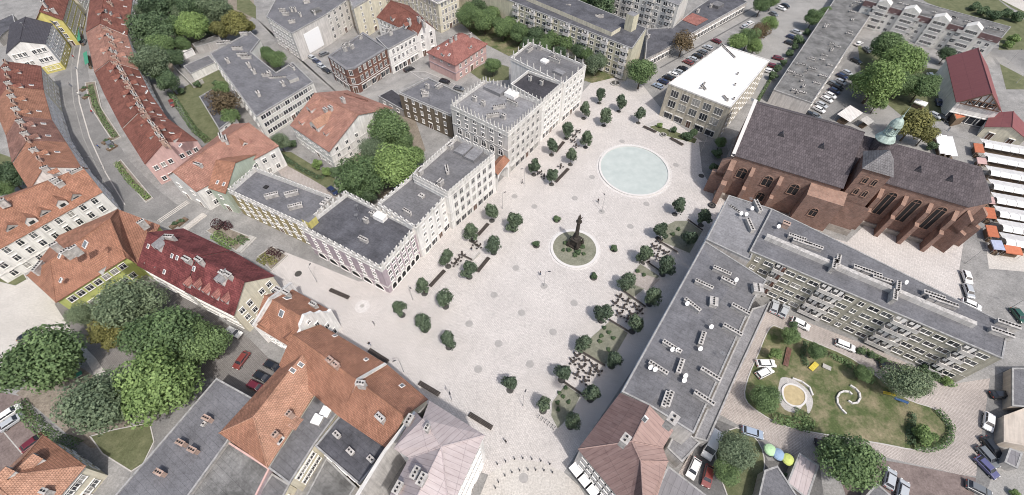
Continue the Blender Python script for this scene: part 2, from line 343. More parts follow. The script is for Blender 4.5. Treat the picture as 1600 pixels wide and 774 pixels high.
# ------------------------------------------------------------------ windows, doors
WM = {}
def win_mesh(style, w, h, frame='frame_white', glass='glass'):
    key = (style, round(w, 1), round(h, 1), frame, glass)
    if key in WM: return WM[key]
    w, h = key[1], key[2]; b = MB()
    def bx(x0, x1, y0, y1, z0, z1, m): b.box(((x0+x1)/2, (y0+y1)/2, z0), (x1-x0, y1-y0, z1-z0), 0, m)
    if style == 'rect':
        f = 0.13
        b.face([(w/2, 0.015, 0), (-w/2, 0.015, 0), (-w/2, 0.015, h), (w/2, 0.015, h)], 1)
        bx(-w/2-f, -w/2, -0.05, 0.10, 0, h, 0); bx(w/2, w/2+f, -0.05, 0.10, 0, h, 0); bx(-w/2-f-.05, w/2+f+.05, -0.05, 0.16, h, h+f, 0); bx(-w/2-f-.05, w/2+f+.05, -0.05, 0.22, -0.12, 0, 0)
        bx(-0.05, 0.05, 0.0, 0.06, 0, h, 0)
        if h > 1.4: bx(-w/2, w/2, 0.0, 0.055, h*0.66, h*0.66+0.08, 0)
    elif style == 'wide':
        f = 0.08
        b.face([(w/2, 0.015, 0), (-w/2, 0.015, 0), (-w/2, 0.015, h), (w/2, 0.015, h)], 1)
        bx(-w/2-f, -w/2, -0.05, 0.06, 0, h, 0); bx(w/2, w/2+f, -0.05, 0.06, 0, h, 0); bx(-w/2-f, w/2+f, -0.05, 0.07, h, h+f, 0); bx(-w/2-f, w/2+f, -0.05, 0.2, -0.14, 0, 0)
        k = max(2, round(w/0.9))
        for i in range(1, k): x = -w/2+w*i/k; bx(x-.06, x+.06, 0, 0.05, 0, h, 0)
    elif style in ('arch', 'arcade'):
        n = 10; f = 0.22 if style == 'arch' else 0.3; r = w/2
        pts = [(r, 0), (r, h-r)]+[(r*cos(pi*i/n), h-r+r*sin(pi*i/n)) for i in range(1, n)]+[(-r, h-r), (-r, 0)]
        b.face([(x, 0.015, z) for x, z in pts], 1)
        R = r+f; po = [(R, 0), (R, h-r)]+[(R*cos(pi*i/n), h-r+R*sin(pi*i/n)) for i in range(1, n)]+[(-R, h-r), (-R, 0)]
        for i in range(len(pts)-1):
            a, c, d, e = pts[i], pts[i+1], po[i+1], po[i]
            b.face([(a[0], 0.12, a[1]), (c[0], 0.12, c[1]), (d[0], 0.12, d[1]), (e[0], 0.12, e[1])], 0)
            b.face([(a[0], 0, a[1]), (c[0], 0, c[1]), (c[0], 0.12, c[1]), (a[0], 0.12, a[1])], 0)
            b.face([(e[0], 0.12, e[1]), (d[0], 0.12, d[1]), (d[0], -0.05, d[1]), (e[0], -0.05, e[1])], 0)
        bx(-R, R, -.05, .2, -.15, 0, 0)
        if style == 'arch':
            bx(-0.06, 0.06, 0, 0.07, 0, h-0.1, 0); bx(-r, r, 0, .06, h-r-.05, h-r+.05, 0)
    elif style == 'shop':
        b.face([(w/2, 0.015, 0), (-w/2, 0.015, 0), (-w/2, 0.015, h), (w/2, 0.015, h)], 1)
        f = 0.12
        bx(-w/2-f, -w/2, -0.05, 0.1, 0, h, 0); bx(w/2, w/2+f, -0.05, 0.1, 0, h, 0); bx(-w/2-f, w/2+f, -0.05, 0.3, h, h+0.3, 0); bx(-w/6-.05, -w/6+.05, 0, 0.05, 0, h, 0); bx(-w/2-f, w/2+f, -0.05, .12, -.25, 0, 0)
    elif style == 'door':
        b.face([(w/2, 0.02, 0), (-w/2, 0.02, 0), (-w/2, 0.02, h), (w/2, 0.02, h)], 1)
        bx(-w/2-.15, -w/2, -0.05, 0.12, 0, h, 0); bx(w/2, w/2+.15, -0.05, 0.12, 0, h, 0); bx(-w/2-.2, w/2+.2, -0.05, 0.3, h, h+0.2, 0); bx(-.04, .04, 0, .06, 0, h, 0)
    elif style == 'loggia':     # balcony: recessed opening, slab and front panel
        b.face([(w/2, 0.015, 0), (-w/2, 0.015, 0), (-w/2, 0.015, h), (w/2, 0.015, h)], 1)
        bx(-w/2, w/2, 0, 1.15, -0.15, 0, 0); bx(-w/2, w/2, 1.07, 1.15, 0, 0.95, 2); bx(-w/2, -w/2+.08, 0, 1.1, 0, 0.95, 2); bx(w/2-.08, w/2, 0, 1.1, 0, .95, 2)
        bx(-w/2+.3, -w/2+w*.42, 0, 0.05, 0.02, h-.2, 3); bx(w*.05, w/2-.4, 0, 0.05, 0.85, h-.25, 3)
    mats = [frame, glass]+(['wall_pale', 'frame_white'] if style == 'loggia' else [])
    me = b.mesh('window', mats)
    WM[key] = me; return me
# ------------------------------------------------------------------ building
class B:
    def __init__(s, name, label, cat='building', group=None): s.name = name; s.label = label; s.cat = cat; s.group = group; s.faces = []; s.edges = {}; s.nw = 0; s.nch = 0
    def start(s, loop):
        c = sum(loop, Vector((0, 0, 0)))/len(loop); s.root = thing(s.name, (c.x, c.y, 0), s.label, s.cat, s.group)
        d = max(((loop[i]-loop[i-1]) for i in range(len(loop))), key=lambda v: v.xy.length); s.ang = atan2(d.y, d.x)
    def walls(s, loop, idx, mat, base=0.0, plinth=None):
        mb = MB(); n = len(loop)
        for i in range(n):
            a, c = loop[i], loop[(i+1) % n]
            mb.face([(a.x, a.y, base), (c.x, c.y, base), (c.x, c.y, c.z), (a.x, a.y, a.z)])
            s.edges[(idx[i], idx[(i+1) % n])] = (a, c); s.edges[(idx[(i+1) % n], idx[i])] = (a, c)
        s.wall = part(mb, 'wall', [mat], s.root); s.loop = loop; s.idx = idx
    # flat-roofed block; px = roof outline (top of the parapet) seen in the survey at height h
    def flat(s, px, h, wall, roof, par=0.5, pth=0.28, pmat=None, world=None):
        P = world or [G(x, y, h) for x, y in px]; idx = list(range(len(P)))
        if area2(P) < 0: P = P[::-1]; idx = idx[::-1]
        s.start(P); s.h = h; s.par = par
        W_ = [Vector((p.x, p.y, h-par)) for p in P]; s.walls(W_, idx, wall)
        rz = h-par+0.02; I = inset([Vector((p.x, p.y, rz)) for p in P], pth/2)
        mb = MB().face(I); s.roof = part(mb, 'roof', [roof], s.root); s.faces = [I]
        O = inset(P, -0.06); I2 = inset(P, pth); mb = MB(); n = len(P); z0 = h-par-0.12
        for i in range(n):
            j = (i+1) % n
            mb.face([O[i], O[j], I2[j], I2[i]]); mb.face([(O[i].x, O[i].y, z0), (O[j].x, O[j].y, z0), O[j], O[i]])
            mb.face([I2[i], I2[j], (I2[j].x, I2[j].y, z0), (I2[i].x, I2[i].y, z0)]); mb.face([(O[j].x, O[j].y, z0), (O[i].x, O[i].y, z0), (I2[i].x, I2[i].y, z0), (I2[j].x, I2[j].y, z0)])
        part(mb, 'parapet', [pmat or 'coping'], s.root); s.top = h-par; return s
    # pitched roof: V name->(px,py,z) (or Vector), faces by names, loop of names along the eaves/gables
    def pitched(s, V, faces, loop, wall, roof, over=0.35, th=0.18, base=0.0, roofs=None):
        V = {k: (v if isinstance(v, Vector) else G(*v)) for k, v in V.items()}
        L = [V[k] for k in loop]; names = list(loop)
        if area2(L) < 0: L = L[::-1]; names = names[::-1]
        s.start(L); Wl = inset(L, over); zmin = min(p.z for p in L)
        Wl = [Vector((p.x, p.y, p.z-(0.3 if q.z > zmin+0.6 else 0.02))) for p, q in zip(Wl, L)]
        s.h = zmin; s.top = zmin; s.walls(Wl, names, wall, base)
        mb = MB(); roofs = roofs or {}; mats = [roof]+list(dict.fromkeys(roofs.values()))
        for fi, f in enumerate(faces):
            P = [V[k] for k in f]
            nn = Vector((0, 0, 0))
            for i in range(len(P)): nn += (P[i]-P[0]).cross(P[(i+1) % len(P)]-P[0])
            if nn.z < 0: P = P[::-1]
            s.faces.append(P); mi = mats.index(roofs[fi]) if fi in roofs else 0
            mb.face(P, mi); mb.face([p-Vector((0, 0, th)) for p in P[::-1]], mi)
        for i in range(len(L)):
            a, c = L[i], L[(i+1) % len(L)]; dn = Vector((0, 0, th)); mb.face([a-dn, c-dn, c, a], 0)
        s.roof = part(mb, 'roof', mats, s.root)
        # ridge caps
        rb = MB(); seen = set()
        cnt = {}
        for f in faces:
            for i in range(len(f)):
                k = frozenset((f[i], f[(i+1) % len(f)])); cnt[k] = cnt.get(k, 0)+1
        for k, c in cnt.items():
            if c > 1 and len(k) == 2:
                a, b_ = [V[q] for q in k]
                if (a-b_).length > 1: rb.tube([a+Vector((0, 0, .03)), b_+Vector((0, 0, .03))], 0.13, 5)
        if rb.v: part(rb, 'ridge_cap', [roof], s.roof)
        return s
    def ridge(s, A, Bp, R1, R2, h, rh, wall, roof, hip=(0, 0), over=0.35, hh=None, cd=None, roofs=None):
        a, b_ = G(*A, h), G(*Bp, h); r1, r2 = G(*R1, rh), G(*R2, rh)
        u = (r2-r1); u.z = 0; u.normalize(); nrm = Vector((-u.y, u.x, 0))
        def refl(p): k = (p-r1).dot(nrm); q = p-nrm*2*k; q.z = h; return q
        c, d = (G(*cd[0], h), G(*cd[1], h)) if cd else (refl(b_), refl(a))
        V = dict(a=a, b=b_, c=c, d=d)
        if not hip[0]: m_ = (a+d)/2; r1 = r1+u*((m_-r1).dot(u)) if not cd else Vector((m_.x, m_.y, rh))
        if not hip[1]: m_ = (b_+c)/2; r2 = r2+u*((m_-r2).dot(u)) if not cd else Vector((m_.x, m_.y, rh))
        r1.z = r2.z = rh; V['r'] = r1; V['q'] = r2
        faces = ['abqr', 'cdrq']; loop = ['a', 'b']
        if hip[1]: faces.append('bcq')
        else: loop.append('q')
        loop += ['c', 'd']
        if hip[0]: faces.append('dar')
        else: loop.append('r')
        s.pitched(V, faces, loop, wall, roof, over, roofs=roofs); s.V = V; return s
    def hit(s, px, py):
        r = ray(px, py); best = None
        for P in s.faces:
            n = (P[1]-P[0]).cross(P[2]-P[0])
            if n.length < 1e-6: n = (P[2]-P[0]).cross(P[3]-P[0])
            n.normalize()
            if n.z < 0: n = -n
            if abs(n.dot(r)) < 1e-6: continue
            t = n.dot(P[0]-EYE)/n.dot(r); q = EYE+r*t; ok = True; sg = 0
            for i in range(len(P)):
                a, c = P[i], P[(i+1) % len(P)]; cr = (c.x-a.x)*(q.y-a.y)-(c.y-a.y)*(q.x-a.x)
                if abs(cr) > 1e-6:
                    if sg == 0: sg = cr
                    elif sg*cr < 0: ok = False; break
            if ok and (best is None or t < best[2]): best = (q, n, t)
        if best is None:
            P = s.faces[0]; n = (P[1]-P[0]).cross(P[2]-P[0]).normalized()
            if n.z < 0: n = -n
            t = n.dot(P[0]-EYE)/n.dot(r); best = (EYE+r*t, n, t)
        return best[0], best[1]
    def chim(s, *pts, w=0.8, l=1.5, h=1.5, ang=None, mat='chimney_plaster'):
        ang = s.ang if ang is None else ang
        me = MB(); me.box((0, 0, -1.2), (l, w, h+1.2), 0, 0); me.box((0, 0, h-0.02), (l+.2, w+.2, .14), 0, 0)
        k = max(1, round(l/0.6))
        for i in range(k): me.box((-l/2+l*(i+.5)/k, 0, h+.12), (.28, .28, .22), 0, 1)
        me = me.mesh('chimney', [mat, 'dark'])
        for p in pts:
            q, n = s.hit(*p[:2]); inst(me, 'chimney', s.roof, q, ang+(p[2] if len(p) > 2 else 0))
        return s
    def auto_chim(s, n, seed=0, **k):
        rr = random.Random(seed); a = []
        return s
    def slab_vents(s, *pts, l=3.0, w=0.8, h=1.1, ang=None, mat='chimney_plaster'): return s.chim(*pts, w=w, l=l, h=h, ang=ang, mat=mat)
    def skylight(s, *pts, w=0.9, l=1.2, mat='frame_white', name='skylight'):
        for p in pts:
            q, n = s.hit(*p[:2]); t = Vector((0, 0, 1)).cross(n)
            if t.length < 0.05: t = Vector((cos(s.ang), sin(s.ang), 0))
            t.normalize(); b_ = n.cross(t); mb = MB()
            def R(hw, hl, z0, z1, mi):
                c = [q+t*x+b_*y+n*z0 for x, y in ((-hw, -hl), (hw, -hl), (hw, hl), (-hw, hl))]; d = [p_+n*(z1-z0) for p_ in c]
                mb.face(d, mi)
                for i in range(4): mb.face([c[i], c[(i+1) % 4], d[(i+1) % 4], d[i]], 0)
            R(w/2, l/2, -.1, .12, 0); R(w/2-.1, l/2-.1, .1, .14, 1)
            part(mb, name, [mat, 'glass_pale'], s.roof)
        return s
    def block(s, px, py, l, w, h, ang=None, mat='felt_grey', top=None, name='roof_box'):
        q, n = s.hit(px, py); mb = MB().box(q-Vector((0, 0, .4)), (l, w, h+.4), s.ang if ang is None else ang, 0, 1, 1)
        part(mb, name, [mat, top or mat], s.roof); return s
    def dish(s, *pts):
        for px, py in pts:
            q, n = s.hit(px, py); mb = MB().tube([q-Vector((0, 0, .3)), q+Vector((0, 0, 1.1))], .05, 5, 1)
            c = q+Vector((0, -.1, 1.2)); d = Vector((0.2, -0.75, 0.62)).normalized(); a = d.orthogonal().normalized(); b_ = d.cross(a)
            rg = [c+a*.55*cos(2*pi*i/12)+b_*.55*sin(2*pi*i/12)+d*.12 for i in range(12)]
            for i in range(12): mb.face([c, rg[i], rg[(i+1) % 12]], 0, True)
            mb.tube([c, c+d*.5], .025, 4, 1); part(mb, 'satellite_dish', ['dish', 'steel'], s.roof)
        return s
    def aerial(s, *pts):
        for px, py in pts:
            q, n = s.hit(px, py); mb = MB().tube([q-Vector((0, 0, .3)), q+Vector((0, 0, 2.6))], .045, 5)
            for k in range(5): mb.tube([q+Vector((-.5, -.35+k*.17, 2.3)), q+Vector((.5, -.35+k*.17, 2.3))], .02, 4)
            mb.tube([q+Vector((0, -.5, 2.3)), q+Vector((0, .5, 2.3))], .025, 4); part(mb, 'aerial', ['steel'], s.roof)
        return s
    def dormer(s, *pts, w=1.6, h=1.2, mat='trim', roof=None, flat=False):
        for px, py in pts:
            q, n = s.hit(px, py); d = Vector((n.x, n.y, 0))
            if d.length < 0.05: continue
            sl = d.length/n.z; d.normalize(); t = Vector((-d.y, d.x, 0)); ap = 0 if flat else w*.42
            f = q+d*0; zt = q.z+h; mb = MB(); hw = w/2
            def P(x, y, z): r_ = q+t*x-d*y; r_.z = z; return r_
            D1, D2 = h/sl, (h+ap)/sl
            mb.face([P(-hw, 0, q.z-.4), P(hw, 0, q.z-.4), P(hw, 0, zt), P(0, 0, zt+ap), P(-hw, 0, zt)], 0)
            mb.face([P(-hw, 0, q.z-.2), P(-hw, 0, zt), P(-hw, D1, zt)], 0); mb.face([P(hw, 0, q.z-.2), P(hw, D1, zt), P(hw, 0, zt)], 0)
            e = .15; mb.face([P(-hw-e, -e, zt-e*.8), P(0, -e, zt+ap+.05), P(0, D2, zt+ap+.05), P(-hw-e, D1, zt-e*.8)], 1); mb.face([P(hw+e, -e, zt-e*.8), P(hw+e, D1, zt-e*.8), P(0, D2, zt+ap+.05), P(0, -e, zt+ap+.05)], 1)
            o = part(mb, 'dormer', [mat, roof or s.roof.data.materials[0].name], s.roof)
            # window on the dormer front is a pane in its own mesh material to keep three levels
            m2 = MB(); ww, wh = w*.5, h*.62
            m2.face([P(-ww/2, -.02, q.z+.15), P(ww/2, -.02, q.z+.15), P(ww/2, -.02, q.z+.15+wh), P(-ww/2, -.02, q.z+.15+wh)], 0)
            o.data.materials.append(M('glass')); 
            bm = bmesh.new(); bm.from_mesh(o.data); vs = [bm.verts.new(v-ORG[s.root.name]) for v in m2.v]; ff = bm.faces.new(vs); ff.material_index = 2; bm.to_mesh(o.data); bm.free()
        return s
    # windows on one facade
    def wins(s, edge, nf=3, cols=None, sp=2.9, w=1.1, h=1.6, style='rect', frame='frame_white', z0=1.0, top=None, gf='rect', m=1.2, skip=None, glass='glass', door=True, fl=None, pattern=None, solo=False):
        if not solo and tuple(edge) in (('b', 'q'), ('d', 'r')):      # a gable wall is two halves meeting under the ridge
            o = {'b': ('q', 'c'), 'd': ('r', 'a')}[edge[0]]; cc_ = max(1, ((cols or 4)+1)//2)
            for e in (tuple(edge), o):
                if e in s.edges: s.wins(e, nf, cc_, sp, w, h, style, frame, z0, top, gf, .7, skip, glass, False, fl, pattern, True)
            return s
        a, b_ = s.edges[edge]; a = Vector((a.x, a.y, 0)); b_ = Vector((b_.x, b_.y, 0)); L = (b_-a).length
        if L < 1.8: return s
        d = (b_-a)/L; n = Vector((d.y, -d.x, 0)); H = top or s.top; fh = fl or H/nf
        cols = cols or max(1, int((L-2*m+sp*.5)/sp)); rz = atan2(n.y, n.x)-pi/2; k = (L-2*m)/cols
        for f in range(nf):
            for c in range(cols):
                if s.nw >= 100: return s
                if skip and skip(f, c): continue
                x = m+k*(c+.5); st, ww, wh, zz = style, w, h, f*fh+z0
                if f == 0 and gf != 'rect':
                    if gf is None: continue
                    st, ww, wh, zz = {'shop': ('shop', min(k*.78, 3.0), 2.1, .35), 'arcade': ('arcade', min(k*.72, 2.8), min(3.2, fh-.4), .02), 'arch': ('arch', w*1.1, h*1.1, .8)}[gf]
                if f == 0 and door and c == cols//2 and gf != 'arcade': st, ww, wh, zz = 'door', 1.5, min(2.5, fh-.5), .02
                if pattern and f >= 0 and st == style: st, ww, wh = pattern(f, c, st, ww, wh)
                p = a+d*x+n*.01; p.z = zz
                nm = 'door' if st == 'door' else ('arch' if st == 'arcade' else ('balcony' if st == 'loggia' else 'window'))
                inst(win_mesh(st, ww, wh, frame, 'dark' if st == 'arcade' else ('frame_brown' if st == 'door' else random.choices([glass, 'glass_mid', 'glass_curtain'], [6, 3, 1.6])[0])), nm, s.root, p, rz); s.nw += 1
        return s
    def visible(s, edge):
        a, b_ = s.edges[edge]; d = (b_-a); n = Vector((d.y, -d.x, 0)).normalized(); return n.dot(EYE-(a+b_)/2-Vector((0, 0, CAMH))) > 1.0 and Vector((d.x, d.y)).length > 2.6
    def auto(s, blank=(), **k):
        n = len(s.idx); bl = set(frozenset(e) for e in blank)
        for i in range(n):
            e = (s.idx[i], s.idx[(i+1) % n])
            if frozenset(e) in bl or not s.visible(e): continue
            s.wins(e, solo=True, **k)
        return s
    def band(s, z, edges=None, mat='trim', hh=0.25, out=0.14, name='cornice'):
        mb = MB(); n = len(s.idx)
        for i in range(n):
            e = (s.idx[i], s.idx[(i+1) % n])
            if edges and frozenset(e) not in set(frozenset(q) for q in edges): continue
            if not edges and not s.visible(e): continue
            a, b_ = s.edges[e]; d = (b_-a); d.z = 0; L = d.length; d.normalize(); nn = Vector((d.y, -d.x, 0)); c = (a+b_)/2+nn*(out/2)
            mb.box((c.x, c.y, z), (L+.1, out, hh), atan2(d.y, d.x))
        if mb.v: part(mb, name, [mat], s.root)
        return s
    def merlons(s, edges=None, sp=1.55, mat='trim', h=1.3, w=0.95, pin=False):
        me = MB(); y = .14
        if pin: prof = [(-.28, 0), (.28, 0), (.28, h*.35), (.14, h*.45), (.14, h*.85), (0, h*1.25), (-.14, h*.85), (-.14, h*.45), (-.28, h*.35)]
        else: prof = [(-w/2, 0), (w/2, 0), (w*.5, h*.45), (w*.62, h), (w*.2, h*.82), (0, h*.55), (-w*.2, h*.82), (-w*.62, h), (-w*.5, h*.45)]
        me.face([(x, y, z) for x, z in prof]); me.face([(x, -y, z) for x, z in prof[::-1]])
        for i in range(len(prof)):
            a, c = prof[i], prof[(i+1) % len(prof)]; me.face([(a[0], -y, a[1]), (c[0], -y, c[1]), (c[0], y, c[1]), (a[0], y, a[1])])
        me = me.mesh('merlon', [mat]); k = 0; n = len(s.idx)
        for i in range(n):
            e = (s.idx[i], s.idx[(i+1) % n])
            if edges and frozenset(e) not in set(frozenset(q) for q in edges): continue
            a, b_ = s.edges[e]; d = b_-a; d.z = 0; L = d.length; c = max(1, round(L/sp)); rz = atan2(d.y, d.x); nn = Vector((-d.y, d.x, 0)).normalized()*.16
            for j in range(c):
                if k >= 98: break
                p = a+d*((j+.5)/c)+nn; p.z = s.h-.03; inst(me, 'merlon', s.root, p, rz); k += 1
        return s
# ================================================================== GROUND
def sheet(name, px, mat, z, kind='structure'):
    P = [G(x, y, 0) for x, y in px]
    if area2(P) < 0: P = P[::-1]
    for p in P: p.z = z
    mb = MB().face(P); return struct(mb, name, [mat], kind)
def smooth(pts, k=3):
    n = len(pts); out = []
    for i in range(n):
        p0, p1, p2, p3 = [Vector(pts[(i+j-1) % n]) for j in range(4)]
        for q in range(k):
            t = q/k; out.append(tuple(0.5*((2*p1)+(p2-p0)*t+(2*p0-5*p1+4*p2-p3)*t*t+(3*p1-p0-3*p2+p3)*t**3)))
    return out
def bed(name, px, mat, z=0.13, kerbmat='kerb', kw=0.22, lvl=0.0):
    """raised bed of ground with a real kerb round it"""
    P = [G(x, y, 0) for x, y in px]
    if area2(P) < 0: P = P[::-1]
    I = inset(P, kw); top = [Vector((p.x, p.y, z)) for p in P]; it = [Vector((p.x, p.y, z)) for p in I]
    mb = MB(); n = len(P)
    for i in range(n):
        j = (i+1) % n; mb.face([top[i], top[j], it[j], it[i]]); mb.face([P[i], P[j], top[j], top[i]])
    struct(mb, 'kerb', [kerbmat])
    for p in it: p.z = z-0.015
    return struct(MB().face(it), name, [mat])
mb = MB().face([(-900, -300, 0), (900, -300, 0), (900, 1100, 0), (-900, 1100, 0)]); struct(mb, 'ground', ['pave_grey'])
# market square paving
sheet('square_paving', [(440, 392), (500, 415), (560, 440), (620, 440), (700, 360), (800, 265), (905, 150), (925, 128), (960, 118), (1000, 128), (1045, 185), (1098, 222), (1125, 262), (1120, 300), (1215, 335), (1300, 372), (1430, 408), (1500, 400), (1502, 470), (1300, 430), (1130, 400), (1000, 560), (881, 738), (845, 722), (800, 718), (763, 742), (700, 720), (540, 560), (400, 470), (420, 430)], 'granite', 0.012)
sheet('church_yard_paving', [(1375, 330), (1510, 350), (1499, 420), (1503, 470), (1400, 450), (1300, 400)], 'granite', 0.018)
sheet('road_end', [(763, 742), (800, 718), (845, 722), (881, 738), (905, 760), (930, 800), (740, 800)], 'asphalt_pale', 0.02)
sheet('church_shadow_patch', [(1092, 222), (1108, 222), (1130, 215), (1140, 240), (1118, 300), (1107, 285), (1097, 268)], 'asphalt', 0.022)  # cast shadow of the church, painted as a darker ground sheet
# north side streets
sheet('street', [(960, 118), (1003, 120), (1045, 125), (1075, 100), (1150, 40), (1240, -15), (1190, -25), (1110, 30), (1060, 68), (1010, 98)], 'asphalt_light', 0.008)
sheet('street', [(400, 28), (412, 18), (432, 62), (475, 96), (520, 130), (560, 150), (600, 140), (640, 118), (690, 90), (720, 30), (760, -20), (800, -20), (760, 60), (792, 90), (800, 105), (760, 95), (720, 135), (660, 118), (590, 160), (560, 175), (490, 118), (470, 100)], 'asphalt_light', 0.008)
for a in ([(1018, 98), (1175, 12)], [(1030, 106), (1188, 18)]):
    (x0, y0), (x1, y1) = a; sheet('road_marking', [(x0, y0), (x1, y1), (x1+2, y1+1), (x0+2, y0+1.2)], 'asphalt_dark', 0.02)
sheet('car_park', [(1155, 70), (1215, 20), (1260, -10), (1350, -30), (1400, -40), (1300, 0), (1275, 40), (1225, 105), (1180, 165), (1120, 150)], 'asphalt_light', 0.010)
sheet('car_park', [(1259, 182), (1285, 150), (1345, 60), (1372, 70), (1372, 150), (1330, 195)], 'asphalt', 0.010)
sheet('yard', [(1290, 190), (1320, 132), (1372, 120), (1400, 180), (1480, 215), (1540, 220), (1600, 210), (1640, 330), (1560, 420), (1500, 320), (1400, 240)], 'asphalt_light', 0.009)
sheet('east_square', [(1500, 320), (1600, 330), (1660, 420), (1640, 560), (1580, 570), (1490, 470), (1500, 400)], 'pave_grey', 0.014)
sheet('east_square', [(1540, 380), (1660, 360), (1660, 430), (1545, 420)], 'asphalt_pale', 0.022)
sheet('road', [(1540, 75), (1660, 75), (1660, 130), (1585, 100), (1560, 105)], 'asphalt', 0.010)
sheet('road', [(1555, 90), (1570, 90), (1660, 165), (1660, 200), (1600, 150)], 'asphalt_light', 0.014)
sheet('lawn', [(1390, -30), (1700, -40), (1700, 5), (1600, 0), (1560, 0), (1640, 62), (1600, 78), (1560, 78), (1565, 45), (1450, 5)], 'grass', 0.012)
sheet('lawn', [(1562, 0), (1700, 5), (1700, 40), (1620, 32), (1580, 12)], 'grass', 0.014)
sheet('road', [(1540, -12), (1570, -12), (1660, 30), (1660, 42), (1600, 18)], 'asphalt_pale', 0.018)
sheet('lawn', [(1562, 100), (1600, 120), (1600, 140), (1572, 140)], 'grass', 0.016)
sheet('lawn', [(1340, 70), (1390, 95), (1470, 110), (1490, 140), (1470, 190), (1420, 190), (1370, 150), (1345, 110)], 'grass', 0.016)
# old town street, west
sheet('street', [(128, -15), (155, -15), (145, 40), (136, 100), (142, 140), (168, 200), (205, 255), (250, 300), (290, 330), (300, 350), (240, 345), (185, 330), (130, 255), (108, 200), (100, 150), (84, 122), (108, 100), (118, 50)], 'asphalt', 0.008)
def strip(name, pts, wpx, mat, z):
    a = [(x-wpx/2, y) for x, y in pts]; c = [(x+wpx/2, y) for x, y in pts[::-1]]; return sheet(name, a+c, mat, z)
strip('street_gutter', [(141, 0), (126, 70), (120, 110), (124, 160), (140, 215), (165, 270), (195, 320)], 2.0, 'asphalt_pale', 0.02)
strip('street_gutter', [(133, 0), (117, 70), (111, 110), (115, 160), (130, 215), (155, 270), (183, 318)], 1.6, 'asphalt_light', 0.02)
sheet('lane', [(232, 118), (262, 135), (272, 165), (300, 195), (335, 230), (362, 265), (330, 262), (285, 225), (262, 190), (238, 160), (228, 130)], 'asphalt', 0.010)
sheet('lane', [(405, 195), (440, 235), (520, 285), (555, 330), (525, 312), (440, 275), (400, 225)], 'cobble', 0.010)
sheet('yard', [(270, 100), (335, 70), (350, 80), (330, 120), (300, 135), (275, 130)], 'asphalt_light', 0.012)
sheet('lawn', [(275, 150), (290, 135), (345, 108), (360, 130), (330, 165), (345, 215), (320, 225), (295, 190)], 'grass', 0.014)
sheet('lawn', [(370, -20), (400, 10), (400, 30), (370, 15)], 'grass', 0.014)
sheet('woodland_floor', [(215, 0), (390, -30), (400, 20), (370, 55), (330, 62), (280, 92), (262, 130), (232, 110)], 'earth', 0.010)
sheet('lawn', [(428, 235), (455, 238), (525, 280), (520, 300), (490, 282), (436, 252)], 'grass', 0.014)
sheet('garden_soil', [(520, 240), (640, 160), (665, 235), (600, 310), (540, 310)], 'earth', 0.013)
sheet('lawn', [(733, 112), (765, 95), (795, 105), (795, 125), (755, 128)], 'grass', 0.016)
sheet('lawn', [(700, 20), (760, 35), (830, 50), (900, 80), (960, 85), (975, 118), (925, 130), (912, 126), (905, 100), (828, 75), (795, 88), (760, 70)], 'grass_worn', 0.015)
sheet('lawn', [(0, 240), (28, 250), (32, 290), (0, 305), (-60, 320), (-60, 240)], 'grass', 0.012)
# bottom left park and car park
sheet('street', [(-80, 400), (0, 400), (45, 435), (90, 475), (140, 530), (175, 555), (190, 600), (150, 590), (120, 540), (60, 520), (20, 600), (-80, 640)], 'asphalt_pale', 0.008)
sheet('lane', [(85, 475), (200, 420), (300, 470), (390, 530), (440, 580), (400, 640), (330, 590), (300, 600), (230, 700), (190, 620), (150, 560), (120, 530)], 'cobble_dark', 0.012)
sheet('bare_ground', [(45, 600), (120, 570), (150, 590), (200, 640), (210, 700), (130, 700), (60, 640), (25, 615)], 'earth', 0.014)
bed('lawn', [(0, 415), (14, 402), (30, 415), (44, 437), (24, 448), (0, 442), (-20, 425)], 'grass')
bed('lawn', [(140, 682), (175, 672), (235, 660), (242, 690), (225, 725), (205, 738), (160, 710)], 'grass')
sheet('path', [(225, 650), (242, 660), (300, 620), (340, 590), (250, 700), (243, 720), (240, 690)], 'asphalt', 0.018)
sheet('parking_bays', [(-60, 600), (35, 620), (68, 680), (34, 712), (-60, 820)], 'brick_earth', 0.016)
sheet('path', [(105, 700), (128, 690), (200, 745), (190, 762), (150, 740)], 'pave_grey', 0.02)
for a in (((5, 676), (34, 710)), ((40, 655), (66, 682))): sheet('bay_line', [a[0], a[1], (a[1][0]+2, a[1][1]-1), (a[0][0]+2, a[0][1]-1)], 'concrete', 0.024)
# east park, cobbled ring road
sheet('cobbled_road', [(1200, 480), (1225, 490), (1330, 530), (1400, 560), (1490, 600), (1555, 590), (1545, 620), (1540, 660), (1530, 700), (1535, 745), (1500, 742), (1340, 705), (1290, 740), (1200, 690), (1110, 640), (1110, 760), (1060, 740), (1098, 660), (1165, 560)], 'cobble', 0.010)
sheet('driveway', [(1105, 650), (1180, 680), (1200, 720), (1280, 720), (1290, 800), (1060, 800), (1070, 740)], 'asphalt_dark', 0.016)
sheet('dirt_lot', [(1335, 712), (1420, 726), (1530, 748), (1525, 800), (1330, 800), (1310, 740)], 'brick_earth', 0.016)
sheet('parking_strip', [(1547, 590), (1580, 575), (1585, 680), (1575, 760), (1520, 790), (1530, 700), (1540, 640)], 'asphalt', 0.020)
sheet('yard', [(1560, 700), (1640, 690), (1660, 800), (1520, 800), (1545, 760)], 'asphalt_light', 0.023)
park = smooth([(1205, 510), (1218, 512), (1260, 530), (1330, 560), (1385, 600), (1420, 625), (1462, 640), (1478, 662), (1484, 682), (1470, 698), (1430, 704), (1380, 695), (1300, 682), (1230, 668), (1185, 645), (1163, 622), (1168, 590), (1185, 550), (1195, 525)])
bed('park_lawn', park, 'grass_worn', 0.14)
